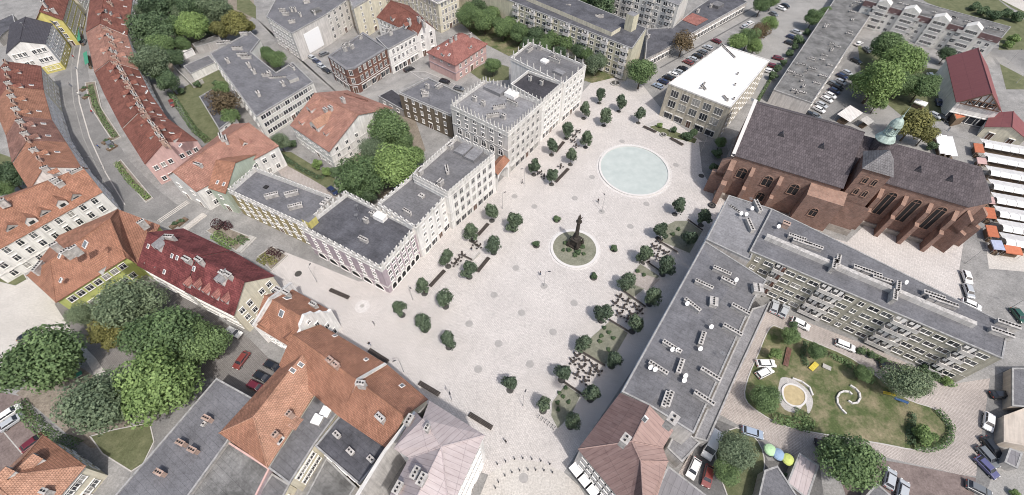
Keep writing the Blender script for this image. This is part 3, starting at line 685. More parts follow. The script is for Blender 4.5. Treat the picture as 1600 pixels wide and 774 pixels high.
bed('planted_island', smooth([(1150, 668), (1185, 690), (1195, 730), (1180, 770), (1150, 800), (1130, 760), (1118, 720), (1120, 690)]), 'grass', 0.14)
sheet('sand_path', smooth([(1217, 600), (1222, 590), (1240, 594), (1262, 610), (1270, 630), (1262, 648), (1258, 630), (1245, 645), (1225, 640), (1215, 620)]), 'granite_grey', 0.15)
# terrace beds along the east side of the square
GB = [[(1041, 352), (1055, 345), (1073, 345), (1098, 362), (1078, 397), (1032, 378)],
      [(1000, 412), (1032, 432), (1013, 448), (985, 470), (971, 454), (985, 430)],
      [(953, 501), (982, 521), (962, 556), (944, 572), (904, 550), (925, 525)],
      [(883, 600), (908, 618), (893, 650), (871, 672), (860, 650), (862, 628)]]
for g in GB: bed('grass_bed', g, 'grass_bed', 0.12, 'kerb', 0.15)
sheet('bed_paving', [(990, 424), (1031, 437), (1013, 455), (985, 443)], 'cobble', 0.135)
sheet('terrace_paving', [(1024, 373), (1056, 392), (1040, 418), (1000, 410)], 'granite', 0.03)
sheet('terrace_paving', [(971, 455), (1006, 481), (985, 512), (951, 500)], 'granite', 0.03)
# flower beds in the western street
for g in ([(178, 258), (190, 250), (240, 310), (228, 318)], [(133, 130), (150, 128), (160, 170), (190, 215), (176, 222), (142, 170)], [(402, 402), (425, 385), (450, 400), (424, 424)], [(322, 362), (340, 350), (395, 372), (372, 396)]): bed('flower_bed', g, 'earth', 0.3, 'concrete', 0.3)
# small raised pavements beside streets
bed('pavement', [(640, 112), (664, 112), (712, 132), (706, 140), (655, 122)], 'pave_grey', 0.12)
bed('pavement', [(1040, 192), (1020, 200), (1005, 196), (1028, 187)], 'granite_grey', 0.10)
bed('planting_strip', [(1012, 199), (1024, 196), (1090, 218), (1086, 226), (1040, 214)], 'grass', 0.25, 'ring_stone')
# flush stone discs
dm = MB()
for i, (x, y, r) in enumerate([(804, 307, 1), (835, 323, 1), (898, 310, 1), (925, 277, 1), (972, 221, 1), (985, 354, 1), (897, 474, 1), (815, 489, 1), (806, 419, 1), (1010, 319, 1), (864, 519, 1), (772, 461, 1), (733, 506, 1), (779, 537, 1), (747, 577, 1), (828, 569, 1), (1056, 258, 1), (660, 506, .9)]):
    c = G(x, y); MBx = MB(); P = [Vector((c.x+.95*r*cos(a*pi/12), c.y+.95*r*sin(a*pi/12), 0.022)) for a in range(24)]; struct(MBx.face(P), 'stone_disc', ['disc_stone'])
c = G(566, 479); struct(MB().face([Vector((c.x+1.9*cos(a*pi/16), c.y+1.9*sin(a*pi/16), 0.02)) for a in range(32)]), 'stone_disc', ['granite_pale'])
c = G(566, 478); struct(MB().face([Vector((c.x+.6*cos(a*pi/12), c.y+.6*sin(a*pi/12), 0.028)) for a in range(24)]), 'stone_disc', ['concrete'])
for x, y in ((466, 428), (1096, 275), (818, 747)):
    c = G(x, y); struct(MB().face([Vector((c.x+.95*cos(a*pi/12), c.y+.95*sin(a*pi/12), 0.03)) for a in range(24)]), 'manhole', ['grate' if x != 818 else 'disc_stone'])
# ================================================================== BUILDINGS, market row (west side of the square)
b = B('arcaded_house', 'lilac corner house with arcaded ground floor, crenellated attic and dark slate flat roof', 'house')
b.flat([(595, 420), (650, 357), (541, 302), (471, 356)], 11, 'wall_lilac', 'felt_dark', 1.0, .4, pmat='trim').merlons(sp=1.9, h=1.35)
b.wins((0, 3), 4, 6, w=1.15, h=1.45, gf='arcade', door=False, fl=2.55).wins((0, 1), 4, 6, w=1.15, h=1.45, gf='arcade', door=False, fl=2.55).band(2.6).band(9.6, hh=.3)
b.slab_vents((569, 377, 0), l=2.6).block(595, 342, 3.2, 2.0, 1.4, mat='roof_white').chim((583, 338), (573, 348), w=.9, l=1.2)
b.block(487, 350, 2.6, 2.6, 2.4, mat='wall_yellow', top='felt_grey', name='stair_head').aerial((560, 345), (560, 330))
b = B('market_house', 'white plain three-storey house with flat light grey roof beside lilac corner house', 'house')
b.flat([(650, 357), (700, 304), (645, 275), (590, 319)], 12.3, 'wall_white', 'felt_grey', .6, pmat='trim').merlons(sp=1.9, h=.9)
b.wins((0, 1), 4, 4, w=1.0, h=1.2, gf='shop', fl=2.9).band(2.85).slab_vents((637, 334), l=2.6, w=.7).chim((659, 308), w=1.2, l=1.4, h=.6)
b = B('market_house', 'white ornate house with tall gabled windows and grey roof next to red tiled arch', 'house')
b.flat([(700, 304), (773, 243), (713, 215), (645, 275)], 14.3, 'wall_white', 'felt_grey', .9, pmat='trim').merlons(sp=1.25, h=1.1)
b.wins((0, 1), 4, 7, w=1.2, h=1.9, gf='shop', fl=3.3, frame='trim').band(3.2).band(6.4).band(12.8).wins((1, 2), 4, 4, w=1, h=1.5, fl=3.3)
b.block(725, 235, 5.2, 3.4, .9, mat='felt_light').block(741, 244, 5.2, 3.4, .9, mat='felt_light').slab_vents((699, 268, .8), l=2.8).chim((689, 289), w=1.2, l=1.6).slab_vents((668, 286, 1.6), l=6, w=.5, h=.5)
b.chim((657, 272), (704, 232), w=1.4, l=1.6, h=1.6)
b = B('market_house', 'tall grey-sided house with pinnacled white attic, middle of the market row', 'house')
b.flat([(793.7, 208), (848, 160), (757, 126), (704, 164)], 16.5, 'wall_pale', 'felt_light', 1.0, pmat='trim').merlons(sp=1.5, h=1.5, pin=True)
b.wins((0, 1), 5, 6, w=1.15, h=1.7, gf='shop', fl=3.2, frame='trim').wins((0, 3), 5, 6, w=1.1, h=1.5, gf=None, fl=3.2, skip=lambda f, c: f < 3)
b.wins((0, 3), 5, 6, w=1.7, h=2.3, fl=3.2, style='arch', gf=None, skip=lambda f, c: f != 2, z0=.4).band(3.2).band(9.6).band(15)
b.block(775, 141, 7, 4.5, 1.1, mat='felt_light').block(800, 150, 4, 3, 1.2, mat='roof_white').slab_vents((780, 170, .9), (800, 163, 0), (770, 183, .9), l=4, w=.6).chim((755, 165), (742, 158), (787, 186), w=1, l=1.3).aerial((735, 172), (790, 175))
b = B('market_house', 'white house with nearly black flat roof in the market row', 'house')
b.flat([(848, 160), (881, 131), (825, 110), (798, 131)], 15.6, 'wall_white', 'felt_black', .9, pmat='trim').merlons(edges=[(0, 1)], sp=1.3, h=1.2)
b.wins((0, 1), 5, 5, w=1.1, h=1.5, gf='shop', fl=3.0).band(3).band(12).chim((846, 133), (828, 126), w=.8, l=1).aerial((866, 128))
b = B('market_house', 'white end house with pinnacled parapet and grey roof at north end of the market row', 'house')
b.flat([(881, 131), (916, 102), (828, 66), (798, 90)], 16, 'wall_white', 'felt_grey', .8, pmat='trim').merlons(sp=3.2, h=1.5, pin=True)
b.wins((0, 1), 5, 5, w=1.1, h=1.6, gf='shop', fl=3.1).band(3).band(15).block(851, 97, 2.5, 2.2, .7, mat='roof_white').slab_vents((866, 96, 0), l=4.5).block(874, 115, 4, 2.2, .8, mat='felt_light').slab_vents((828, 80, 1.57), l=3).chim((864, 89), (843, 78))
# tiled arch between two market houses
a1, a2 = G(777, 300), G(795, 277); d = (a2-a1); L = d.length; d.normalize(); nn = Vector((d.y, -d.x, 0)); th_ = thing('street_arch', ((a1+a2)/2), 'white street arch with red tiled top between two market houses', 'arch')
mb = MB(); pr = [(x, z) for x, z in [(-L/2, 0)]+[(-L/2+.4, 0)]+[(-(L/2-.4)*cos(pi*i/10), 3.2+(L/2-.6)*sin(pi*i/10)*.9) for i in range(11)]+[(L/2-.4, 0), (L/2, 0), (L/2, 7.2), (-L/2, 7.2)]]
cc = (a1+a2)/2
for s_ in (0.0, -3.0):
    for i in range(13):
        q = pr[1+i], pr[2+i] if i < 12 else pr[13]
        x0, z0 = pr[1+i]; x1, z1 = pr[2+i] if 2+i < len(pr)-2 else pr[-3]
        mb.face([cc+d*x0+nn*s_+Vector((0, 0, z0)), cc+d*x1+nn*s_+Vector((0, 0, z1)), cc+d*x1+nn*s_+Vector((0, 0, 7.2)), cc+d*x0+nn*s_+Vector((0, 0, 7.2))])
for i in range(12):
    x0, z0 = pr[1+i]; x1, z1 = pr[2+i]; mb.face([cc+d*x0+Vector((0, 0, z0)), cc+d*x1+Vector((0, 0, z1)), cc+d*x1-nn*3+Vector((0, 0, z1)), cc+d*x0-nn*3+Vector((0, 0, z0))])
part(mb, 'wall', ['wall_white'], th_); c0 = cc-nn*1.5
part(MB().face([c0+d*(-L/2)+nn*1.9+Vector((0, 0, 7.1)), c0+d*(L/2)+nn*1.9+Vector((0, 0, 7.1)), c0+d*(L/2)+Vector((0, 0, 8.4)), c0-d*(L/2)+Vector((0, 0, 8.4))]).face([c0+d*(-L/2)-nn*1.9+Vector((0, 0, 7.1)), c0-d*(L/2)+Vector((0, 0, 8.4)), c0+d*(L/2)+Vector((0, 0, 8.4)), c0+d*(L/2)-nn*1.9+Vector((0, 0, 7.1))]), 'roof', ['tile_orange'], th_)
b = B('street_house', 'ochre house with crenellated parapet and grey flat roof west of the lilac corner house', 'house')
b.flat([(478, 354), (521, 310), (398, 264), (357, 299)], 9.5, 'wall_ochre', 'felt_blue', .9, pmat='trim').merlons(sp=1.4, h=1.0)
b.wins((0, 3), 3, 8, w=1.2, h=1.7, fl=3.1).band(3.0).slab_vents((426, 308, .8), (457, 305, .8), (463, 325, .8), l=3.6, w=1.1).block(416, 293, 1.2, 1.2, .3, mat='dark').chim((508, 325), (515, 318), w=1.3, l=1.3, h=1.8)
b = B('rear_house', 'brown-plastered house with plum ground floor and grey flat roof behind the market row', 'house')
b.flat([(704, 179), (722, 147), (669, 121), (623, 144)], 9.8, 'wall_brown', 'felt_blue', .6)
b.wins((0, 3), 3, 6, w=.9, h=1.5, fl=3.2).band(9.0, hh=.35).slab_vents((686, 137, 1.5), (665, 150, .9), l=2.5, w=1.3).chim((662, 147), (668, 138)).aerial((672, 158))
b = B('shed', 'low garage with dark felt roof beside brown rear house', 'shed'); b.flat([(591, 150), (612, 139), (630, 152), (630, 172)], 3.2, 'wall_grey', 'felt_black', .2).wins((0, 3), 1, 3, gf='rect', w=1.2, h=1.2, door=False)
# ---------------- houses on the south-west of the square
b = B('gabled_house', 'orange-tiled house with white baroque gable facing the square', 'house')
b.ridge((396, 508), (462, 548), (424, 468), (488, 505), 7.5, 12.2, 'wall_white', 'tile_orange').wins(('a', 'b'), 2, 5, h=1.5, fl=3.4, sp=3.2).wins(('b', 'q'), 1, 3)
b.dormer((412, 512), (452, 535), w=3.4, h=.5, roof='tile_orange', mat='tile_orange').skylight((440, 490), (449, 466), w=1.3, l=1.6).chim((438, 457), (450, 462), (492, 480), w=.9, l=1.6)
# curved gable in front of the east end
V_ = b.V; e0 = V_['b']; e1 = V_['c']; dd = (e1-e0); dd.z = 0; LL = dd.length; dd.normalize(); no = Vector((dd.y, -dd.x, 0)); no = no if no.dot(e0-V_['a']) > 0 else -no
pf = [(0, 0), (LL, 0), (LL, 8.4), (LL*.93, 8.5), (LL*.86, 9.4), (LL*.82, 10.8), (LL*.7, 11.6), (LL*.66, 13), (LL*.58, 13.6), (LL*.5, 14.4), (LL*.42, 13.6), (LL*.34, 13), (LL*.3, 11.6), (LL*.18, 10.8), (LL*.14, 9.4), (LL*.07, 8.5), (0, 8.4)]
mb = MB()
for k_, s_ in ((0.15, 1), (-.35, -1)):
    q = [Vector((e0.x, e0.y, 0))+dd*x+no*k_+Vector((0, 0, z)) for x, z in pf]; mb.face(q if (s_ > 0) == ((dd.cross(Vector((0, 0, 1)))).dot(no) > 0) else q[::-1])
for i in range(len(pf)):
    (x0, z0), (x1, z1) = pf[i], pf[(i+1) % len(pf)]; o_ = Vector((e0.x, e0.y, 0)); mb.face([o_+dd*x0+no*.25+Vector((0, 0, z0)), o_+dd*x1+no*.25+Vector((0, 0, z1)), o_+dd*x1-no*.45+Vector((0, 0, z1)), o_+dd*x0-no*.45+Vector((0, 0, z0))])
part(mb, 'gable', ['wall_white'], b.root)
rz = atan2(no.y, no.x)-pi/2
for fx, z, st, w, h in ((.25, 4.4, 'rect', 1, 1.6), (.5, 4.4, 'rect', 1, 1.6), (.75, 4.4, 'rect', 1, 1.6), (.4, 8, 'rect', .9, 1.4), (.6, 8, 'rect', .9, 1.4), (.5, .02, 'arcade', 2.2, 3), (.2, .4, 'rect', 1.4, 2), (.8, .4, 'rect', 1.4, 2), (.5, 11.2, 'arch', .8, 1)):
    p = Vector((e0.x, e0.y, z))+dd*(LL*fx)+no*.27; inst(win_mesh(st, w, h), 'window', b.root, p, rz)
b = B('orange_house', 'broad orange-tiled house along the south-west edge of the square', 'house')
b.ridge((602, 568), (500, 507), (556, 593), (484, 542), 9, 13.5, 'wall_cream', 'tile_orange').wins(('a', 'b'), 3, 8, gf='shop').skylight((523, 525), (572, 562), w=.8, l=1).chim((518, 567), (527, 574), w=1.0, l=1.2, mat='chimney_brick')
b = B('orange_wing', 'long light orange-tiled wing running south-west from the square behind other roofs', 'house')
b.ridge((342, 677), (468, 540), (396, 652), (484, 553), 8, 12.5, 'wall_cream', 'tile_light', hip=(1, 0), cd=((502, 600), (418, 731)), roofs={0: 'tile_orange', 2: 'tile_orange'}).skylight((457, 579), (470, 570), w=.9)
b.dormer((461, 662), (440, 690), w=1.6, h=1.3, mat='frame_white', flat=True).chim((455, 650), (434, 682), w=.8, l=1, mat='chimney_brick')
b = B('orange_house', 'smaller orange-tiled house between white gutters beside the pink metal roof', 'house')
b.ridge((669, 624), (604, 569), (632, 650), (562, 597), 9, 13.5, 'wall_cream', 'tile_orange').wins(('a', 'b'), 3, 5, gf='shop').skylight((628, 603), w=.9, l=1.1).chim((566, 603, .5), w=.9, l=1.6).chim((596, 656), w=1.0, l=1.8)
# white party wall coping between them
def wallstrip(name, label, pts, h, w, mat, cat='wall', cop=None):
    P = [G(q[0], q[1], q[2] if len(q) > 2 else h) for q in pts]; th_ = thing(name, Vector((P[0].x, P[0].y, 0)), label, cat); mb = MB()
    def slab(a, c, z0a, z0c, z1a, z1c, ww):
        d = c-a; d.z = 0; d.normalize(); n = Vector((-d.y, d.x, 0))*ww/2; a = Vector((a.x, a.y, 0)); c = Vector((c.x, c.y, 0)); U = Vector((0, 0, 1))
        q = [a-n+U*z0a, c-n+U*z0c, c+n+U*z0c, a+n+U*z0a, a-n+U*z1a, c-n+U*z1c, c+n+U*z1c, a+n+U*z1a]
        for f in ((4, 5, 6, 7), (0, 1, 5, 4), (2, 3, 7, 6), (1, 2, 6, 5), (3, 0, 4, 7), (3, 2, 1, 0)): mb.face([q[i] for i in f])
    for a, c in zip(P[:-1], P[1:]): slab(a, c, 0, 0, a.z, c.z, w)
    part(mb, 'wall_panel', [mat], th_)
    if cop:
        mb = MB()
        for a, c in zip(P[:-1], P[1:]): slab(a, c, a.z+.004, c.z+.004, a.z+.13, c.z+.13, w+.16)
        part(mb, 'coping', [cop], th_)
    return th_
wallstrip('party_wall', 'white fire wall rising between two orange roofs by the square', [(603, 568, 9.5), (559, 593, 14.1), (544, 626, 9.3)], 13.6, .4, 'wall_white', cop='trim')
wallstrip('party_wall', 'white stepped fire wall on west end of the gabled orange house', [(455, 442, 9), (421, 467, 12.9), (395, 509, 8.2)], 11.0, .5, 'wall_white', cop='trim')
b = B('corner_house', 'corner house with pale pink standing-seam metal roof at the south corner of the square', 'house')
b.pitched(dict(a=(671, 626, 16.5), b=(757, 680, 16.5), c=(700, 800, 16.5), d=(688, 900, 16.5), n=(690, 698, 21), r=(640, 800, 21), f=(702, 800, 19), w=(660, 655, 20.5), g=(639, 716, 16.5), k=(590, 810, 16.5), e=(615, 701, 16.5), l=(600, 690, 16.5), q=(650, 644, 16.5)),
          ['abnw', 'bcfn', 'nfr', 'nrkg', 'wngeq'], ['a', 'b', 'c', 'f', 'r', 'k', 'g', 'e', 'q'], 'wall_white', 'metal_pink', over=.3)
b.wins(('b', 'c'), 4, 6, w=1.3, h=1.9, gf='shop').wins(('a', 'b'), 4, 6, gf='shop').chim((669, 672), (668, 676), w=.6, l=1).aerial((672, 668)).chim((651, 742), (624, 765), (641, 660), (661, 752), w=1.0, l=1.8)
wallstrip('party_wall', 'tall streaked white fire wall beside the pale pink metal roof', [(649, 644), (600, 707), (556, 778)], 13, .5, 'wall_pale', cop='trim')
b = B('flat_roofed_annexe', 'annexe with dark felt roof and parapet surrounded by orange roofs', 'building')
b.flat([(548, 628), (615, 690), (561, 757), (492, 697)], 8, 'wall_cream', 'felt_dark', .35).chim((528, 681), (549, 707), (581, 719), w=.8, l=1.4, h=.8).wins((2, 3), 2, 3)
b = B('flat_roofed_annexe', 'annexe with grey felt roof and twin white skylights below orange wing', 'building')
b.flat([(494, 603), (535, 634), (492, 693), (452, 756), (419, 731)], 7, 'wall_cream', 'felt_grey', .25).block(497, 657, 2.0, 2.0, .7, mat='concrete', top='dish', name='skylight_box').block(510, 645, 2.0, 2.0, .7, mat='concrete', top='dish', name='skylight_box').wins((2, 3), 2, 4, door=False)
b = B('flat_roofed_block', 'long blue-grey flat roof beside the park trees at bottom left', 'building')
b.flat([(338, 591), (396, 623), (355, 690), (283, 790), (185, 810), (170, 785)], 6.5, 'wall_grey', 'felt_blue', .25).chim((328, 657, 1.6), (288, 695, 1.6), (306, 706, 1.6), (255, 741, 1.6), w=.8, l=1.6, mat='chimney_brick').chim((320, 664), w=.5, l=.8, h=.5)
b = B('flat_roofed_block', 'textured grey flat roof at bottom edge between blue-grey block and orange wing', 'building')
b.flat([(356, 690), (421, 732), (372, 830), (270, 800)], 5.6, 'wall_lilac', 'felt_moss', .2, pmat='wall_pink')
b = B('yellow_rear_house', 'low cream rear building with small windows at the bottom edge', 'building')
b.flat([(425, 740), (452, 757), (430, 800), (380, 830), (378, 810)], 4.2, 'wall_cream', 'felt_grey', .2).auto(nf=1, sp=2)
b = B('shed', 'low shed with dark felt roof in a courtyard at the bottom edge', 'shed')
b.flat([(510, 715), (556, 760), (530, 800), (470, 790)], 3.0, 'wall_grey', 'felt_moss', .15)
# ---------------- west side houses
b = B('maroon_roof_house', 'house with maroon metal-tiled roof and dormers, left half by the orange corner roof', 'house')
b.ridge((214, 415), (288, 455), (236, 366), (300, 398), 8.5, 14, 'wall_white', 'tile_maroon').wins(('a', 'b'), 3, 9, sp=2.4).dormer((247, 392), w=2.6, h=1.5, roof='felt_light').dormer((224, 411), (240, 418), w=1.0, h=.6).skylight((232, 385), (269, 400), (277, 403), (257, 425), w=.8, l=1.1).chim((268, 375, .4), (296, 410), w=.9, l=2.2)
b = B('maroon_roof_house', 'house with maroon metal-tiled roof, right half with pale gable and gabled dormers', 'house')
b.ridge((289, 456), (365, 494), (305, 400), (374, 437), 8.5, 14, 'wall_cream', 'tile_maroon').wins(('a', 'b'), 3, 9, sp=2.4).wins(('b', 'q'), 3, 3).dormer((293, 449), (308, 452), (322, 460), (337, 468), (352, 474), w=1.9, h=1.1, roof='tile_rose').dormer((345, 445), w=2.6, h=1.6, roof='felt_light').skylight((303, 420), w=.8).chim((315, 411), (352, 432), (360, 434), w=.9, l=1.8)
b = B('lime_house', 'lime-green house with orange tiled hipped roof and white dormer', 'house')
b.pitched(dict(a=(42, 431, 8), b=(87, 473, 8), c=(197, 403, 8), d=(214, 413, 8.3), e=(250, 352, 8), f=(184, 327, 8), g=(92, 368, 8), p=(78, 408, 12), q=(172, 342, 12), s=(192, 390, 12)),
          ['abp', 'bcsqp', 'cds', 'sdefq', 'pqfga'], ['a', 'b', 'c', 'd', 'e', 'f', 'g'], 'wall_lime', 'tile_orange')
b.wins(('b', 'c'), 2, 7, w=1.3, h=1.6, z0=1.4).dormer((152, 424), w=4.2, h=1.6, mat='trim').skylight((133, 382), w=1.4, l=1.7).skylight((93, 400), (95, 438), w=.8).chim((120, 393), (108, 398), (90, 388), (225, 352), w=.8, l=1.6).slab_vents((63, 420, .6), l=3)
b = B('white_house', 'large white four-storey house with broad orange tiled roof and triangular dormers at left edge', 'house')
b.ridge((-40, 411), (160, 300), (-50, 336), (126, 262), 9.5, 14.5, 'wall_white', 'tile_orange', over=.2).wins(('a', 'b'), 3, 9, w=1.2, h=1.8, sp=3.2).wins(('b', 'q'), 3, 4).band(2.8, [('a', 'b')])
b.dormer((20, 358), (72, 335), (120, 310), w=2.6, h=.5, roof='tile_orange', mat='wall_grey').dormer((53, 350), (101, 323), w=2.4, h=1.4, mat='trim').chim((88, 285, .4), (96, 290, .4), (5, 318), w=.8, l=1.8, h=1.1).slab_vents((120, 268, .3), l=3, w=.4, h=.4)
pts_e = [(64, 103), (68, 141), (81, 187), (103, 222), (127, 262)]; pts_r = [(8, 96), (14, 140), (27, 180), (42, 218), (77, 276)]
nm = ['nearest the yellow-based house', 'second down the street', 'third down the street', 'closest to the large white house']
for i in range(4):
    b = B('terrace_house', 'red-tiled terrace house on west side of the curved street, '+nm[i], 'house', 'red-tiled terrace houses along the west side of the street')
    b.ridge(pts_e[i], pts_e[i+1], pts_r[i], pts_r[i+1], 9, 13.5, ['wall_cream', 'wall_white', 'wall_pale', 'wall_white'][i], 'tile_red' if i == 0 else 'tile_old' if i == 2 else 'tile_orange', over=.15)
    b.auto(nf=3, w=1.1, h=1.6)
    x0, y0 = pts_r[i]; x1, y1 = pts_r[i+1]
    for k in range(4):
        t = (k+.3)/4; b.chim((x0+(x1-x0)*t+2, y0+(y1-y0)*t, [0, 1.3][k % 2]), w=.65, l=1.7, h=1.1, mat=['chimney_brick', 'chimney_plaster'][k % 2])
        if k % 2: b.dormer((x0+(x1-x0)*t+24, y0+(y1-y0)*t+4), w=1.6, h=1.0).skylight((x0+(x1-x0)*t+36, y0+(y1-y0)*t+1), w=.9)
b = B('white_house', 'white house with yellow ground floor and dark hipped roof at top left street corner', 'house')
b.ridge((71, 69), (82, 37), (40, 60), (46, 20), 10.6, 13.5, 'wall_white', 'tile_dark', cd=((15, 38), (9, 84)), over=.15).wins(('a', 'b'), 4, 5, w=1.1, h=1.5).wins(('d', 'r'), 3, 5, w=1.1, h=1.4)
b.wins(('a', 'r'), 3, 3) if ('a', 'r') in b.edges and b.nw < 20 else b
for e_ in (('a', 'b'), ('a', 'r')):
    if e_ in b.edges:
        pass
L_ = b.loop; yb = MB(); Lo = inset([Vector((p.x, p.y, 0)) for p in L_], -.08)
for i in range(len(Lo)):
    a, c = Lo[i], Lo[(i+1) % len(Lo)]; yb.face([a, c, c+Vector((0, 0, 2.9)), a+Vector((0, 0, 2.9))])
yb.face([p+Vector((0, 0, 2.9)) for p in Lo]); part(yb, 'ground_floor', ['wall_yellow'], b.root); b.aerial((40, 45))
b = B('narrow_house', 'narrow house with steep grey roof on the top left street', 'house')
b.ridge((83, 37), (98, 32), (66, 22), (84, 14), 10, 13.5, 'wall_grey', 'felt_dark').auto(nf=3, sp=2.2).chim((75, 22), (85, 20))
b = B('yellow_house', 'yellow-fronted house with red tiled roof at the top left edge', 'house')
b.ridge((98, 32), (110, -10), (62, 17), (80, -20), 10.5, 15, 'wall_yellow', 'tile_red').auto(nf=4, sp=2.3, w=1.1, h=1.5).chim((70, 8))
b = B('street_house', 'cream house with red tiled roof partly cut by the top edge beside the street', 'house')
b.ridge((114, -10), (130, -50), (90, -25), (105, -60), 9, 12, 'wall_cream', 'tile_red').auto(nf=3, sp=2.3)
b = B('shed', 'grey-roofed shed at far left edge behind white house', 'shed'); b.flat([(-10, 35), (20, 22), (24, 38), (-5, 60)], 3.5, 'wall_grey', 'felt_dark', .2)
# east side of that street
P1 = [((150, -14), (212, -14)), ((140, 62), (200, 55)), ((135, 72), (203, 68)), ((146, 122), (222, 108)), ((165, 155), (240, 148)), ((192, 208), (262, 192)), ((222, 258), (308, 220))]
eL = [(143, -20), (134, 50), (136, 68), (147, 112), (163, 148), (190, 200), (226, 257)]; eR = [(210, -20), (199, 55), (203, 75), (216, 108), (236, 148), (262, 185), (309, 220)]
rd = [(175, -28), (168, 42), (172, 60), (183, 98), (203, 135), (228, 180), (262, 228)]
lb = ['at the top edge', None, 'with pale pink tiles', 'where the street widens', 'above the end house', 'at the lower end']
mt = ['tile_red', None, 'tile_pink', 'tile_red', 'tile_red', 'tile_red']; wl = ['wall_white', None, 'wall_pale', 'wall_pale', 'wall_pale', 'wall_pink']
for i in range(6):
    if i == 1: continue
    j0, j1 = (i, i+1) if i else (0, 1)
    if i == 2: j0, j1 = 1, 3
    b = B('terrace_house', 'red-tiled terrace house east of the curved street '+lb[i], 'house', 'red-tiled terrace houses along the east side of the street')
    z = [10, 0, 9.5, 9, 9, 8.5][i]
    a_, b2, c2, d2 = G(*eL[j0], z), G(*eL[j1], z), G(*eR[j1], z), G(*eR[j0], z)
    b.ridge(eL[j0], eL[j1], rd[j0], rd[j1], z, z+4, wl[i], mt[i], cd=(eR[j1], eR[j0]), over=.12)
    b.auto(nf=3, w=1.1, h=1.5, blank=[('b', 'q'), ('q', 'c')])
    for k in range(5):
        t = (k+.4)/5; x = rd[j0][0]+(rd[j1][0]-rd[j0][0])*t; y = rd[j0][1]+(rd[j1][1]-rd[j0][1])*t
        b.chim((x-3+2*(k % 3), y+1, [1.57, 0][k % 2]), (x+5, y+5), w=.6, l=1.5+.5*(k % 2), h=1.1, mat=['chimney_brick', 'chimney_plaster'][k % 2])
        if k in (1, 3): b.dormer((x-17, y+4), (x+20, y+9), w=1.7, h=1.1, mat='chimney_plaster')
        else: b.skylight((x+24, y+5), w=.8)
    if i == 5: b.wins(('b', 'q'), 2, 6, w=1.1, h=1.4)
b = B('long_tiled_house', 'long house with pinkish tiled roof crossing the old street, arched gateway below', 'house')
b.ridge((306, 300), (436, 228), (280, 262), (392, 190), 8, 12.5, 'wall_white', 'tile_pink', over=.2).auto(nf=2, w=1.2, h=1.5).dormer((384, 228), w=1.6, h=.7, roof='tile_orange').chim((348, 218, .9), (355, 222, .9), (312, 262, 1.57), w=.8, l=3).slab_vents((304, 258, 1.4), l=3.5, w=.35, h=.3)
b = B('corner_wing', 'brown-tiled corner wing with pale green painted gable by the flower beds', 'house')
b.ridge((325, 294), (352, 303), (332, 250), (372, 255), 8.5, 12.5, 'wall_mint', 'tile_orange', over=.15).auto(nf=2, w=1, h=1.4)
b.skylight((340, 285), (350, 288), w=.8)
# garden villa
b = B('villa', 'white gabled villa with red-brown tiled roof and many dormers in a garden', 'house')
b.ridge((453, 196), (514, 238), (481, 140), (553, 176), 7.5, 13, 'wall_white', 'tile_pink').wins(('b', 'q'), 3, 6, w=1, h=1.3, sp=2.3).wins(('a', 'b'), 2, 6, w=1, h=1.3, sp=2.3).band(2.5).band(5.0)
b.dormer((492, 203), w=4.2, h=1.6, roof='tile_light', mat='trim').dormer((484, 176), w=2.6, h=1.4).dormer((508, 212), (470, 195), w=1.6, h=.9).skylight((508, 160), w=2, l=2).chim((510, 176), (518, 173), (537, 160), w=.9, l=1.5)
b.wins(('b', 'c'), 1, 2) if ('b', 'c') in b.edges else None
b = B('villa_wing', 'small red-tiled wing beside the white gabled villa on the street corner', 'house')
b.ridge((538, 158), (572, 170), (545, 148), (576, 157), 7, 9.5, 'wall_pale', 'tile_old').auto(nf=2)
# large flat complex
b = B('office_complex', 'large white complex of joined wings under grey flat roofs, courtyard trees inside', 'building')
b.flat([(400, 182), (489, 128), (457, 97), (431, 113), (391, 81), (406, 62), (391, 49), (328, 83)], 9, 'wall_apt_white', 'felt_blue', .4)
b.wins((0, 1), 3, 11, style='wide', w=1.7, h=1.5).wins((0, 7), 3, 12, style='wide', w=1.6, h=1.4).slab_vents((372, 78, .9), (380, 88, .9), (386, 92, .9), l=4, w=.8).slab_vents((417, 120, .9), (355, 68, .9), (347, 72, .9), (382, 55, .9), l=3, w=.8).chim((422, 118), (443, 134), (405, 150), (357, 98), (390, 105), (398, 115), w=1.1, l=1.6)
b.block(458, 125, 3.4, 3.4, 1.2, mat='concrete', top='felt_light').slab_vents((457, 108, .2), l=3).slab_vents((438, 122, 1.0), l=8, w=.35, h=.4)
b = B('low_wing', 'low wing with dark felt roof and bright white end wall beside the office complex', 'building')
b.flat([(357, 122), (377, 118), (394, 136), (368, 151)], 5, 'wall_white', 'felt_blue', .4).auto(nf=1)
b = B('garage_row', 'long garage with grey felt roof and bright white wall by a small lawn', 'garage')
b.flat([(286, 103), (326, 86), (336, 97), (298, 115)], 3.2, 'wall_white', 'felt_grey', .15)
b = B('small_house', 'small house with white walls and dark roof half hidden by a brown-green tree', 'house')
b.flat([(311, 151), (334, 138), (368, 182), (342, 202)], 5, 'wall_white', 'felt_dark', .4).auto(nf=2, sp=2.4, w=.9, h=1.1)
wallstrip('garden_wall', 'low pale wall bounding the small yard near the tree belt', [(270, 102), (300, 132), (316, 124)], 1.6, .25, 'concrete')
b = B('white_shed', 'small white flat shed under trees beside a parked car', 'shed'); b.flat([(281, 78), (297, 71), (301, 76), (285, 83)], 2.6, 'wall_white', 'roof_white', .1)
b = B('long_shed', 'long low dark shed at back of the yard under the tree belt', 'shed'); b.flat([(300, 68), (340, 54), (345, 62), (305, 74)], 3, 'wall_grey', 'felt_moss', .1)
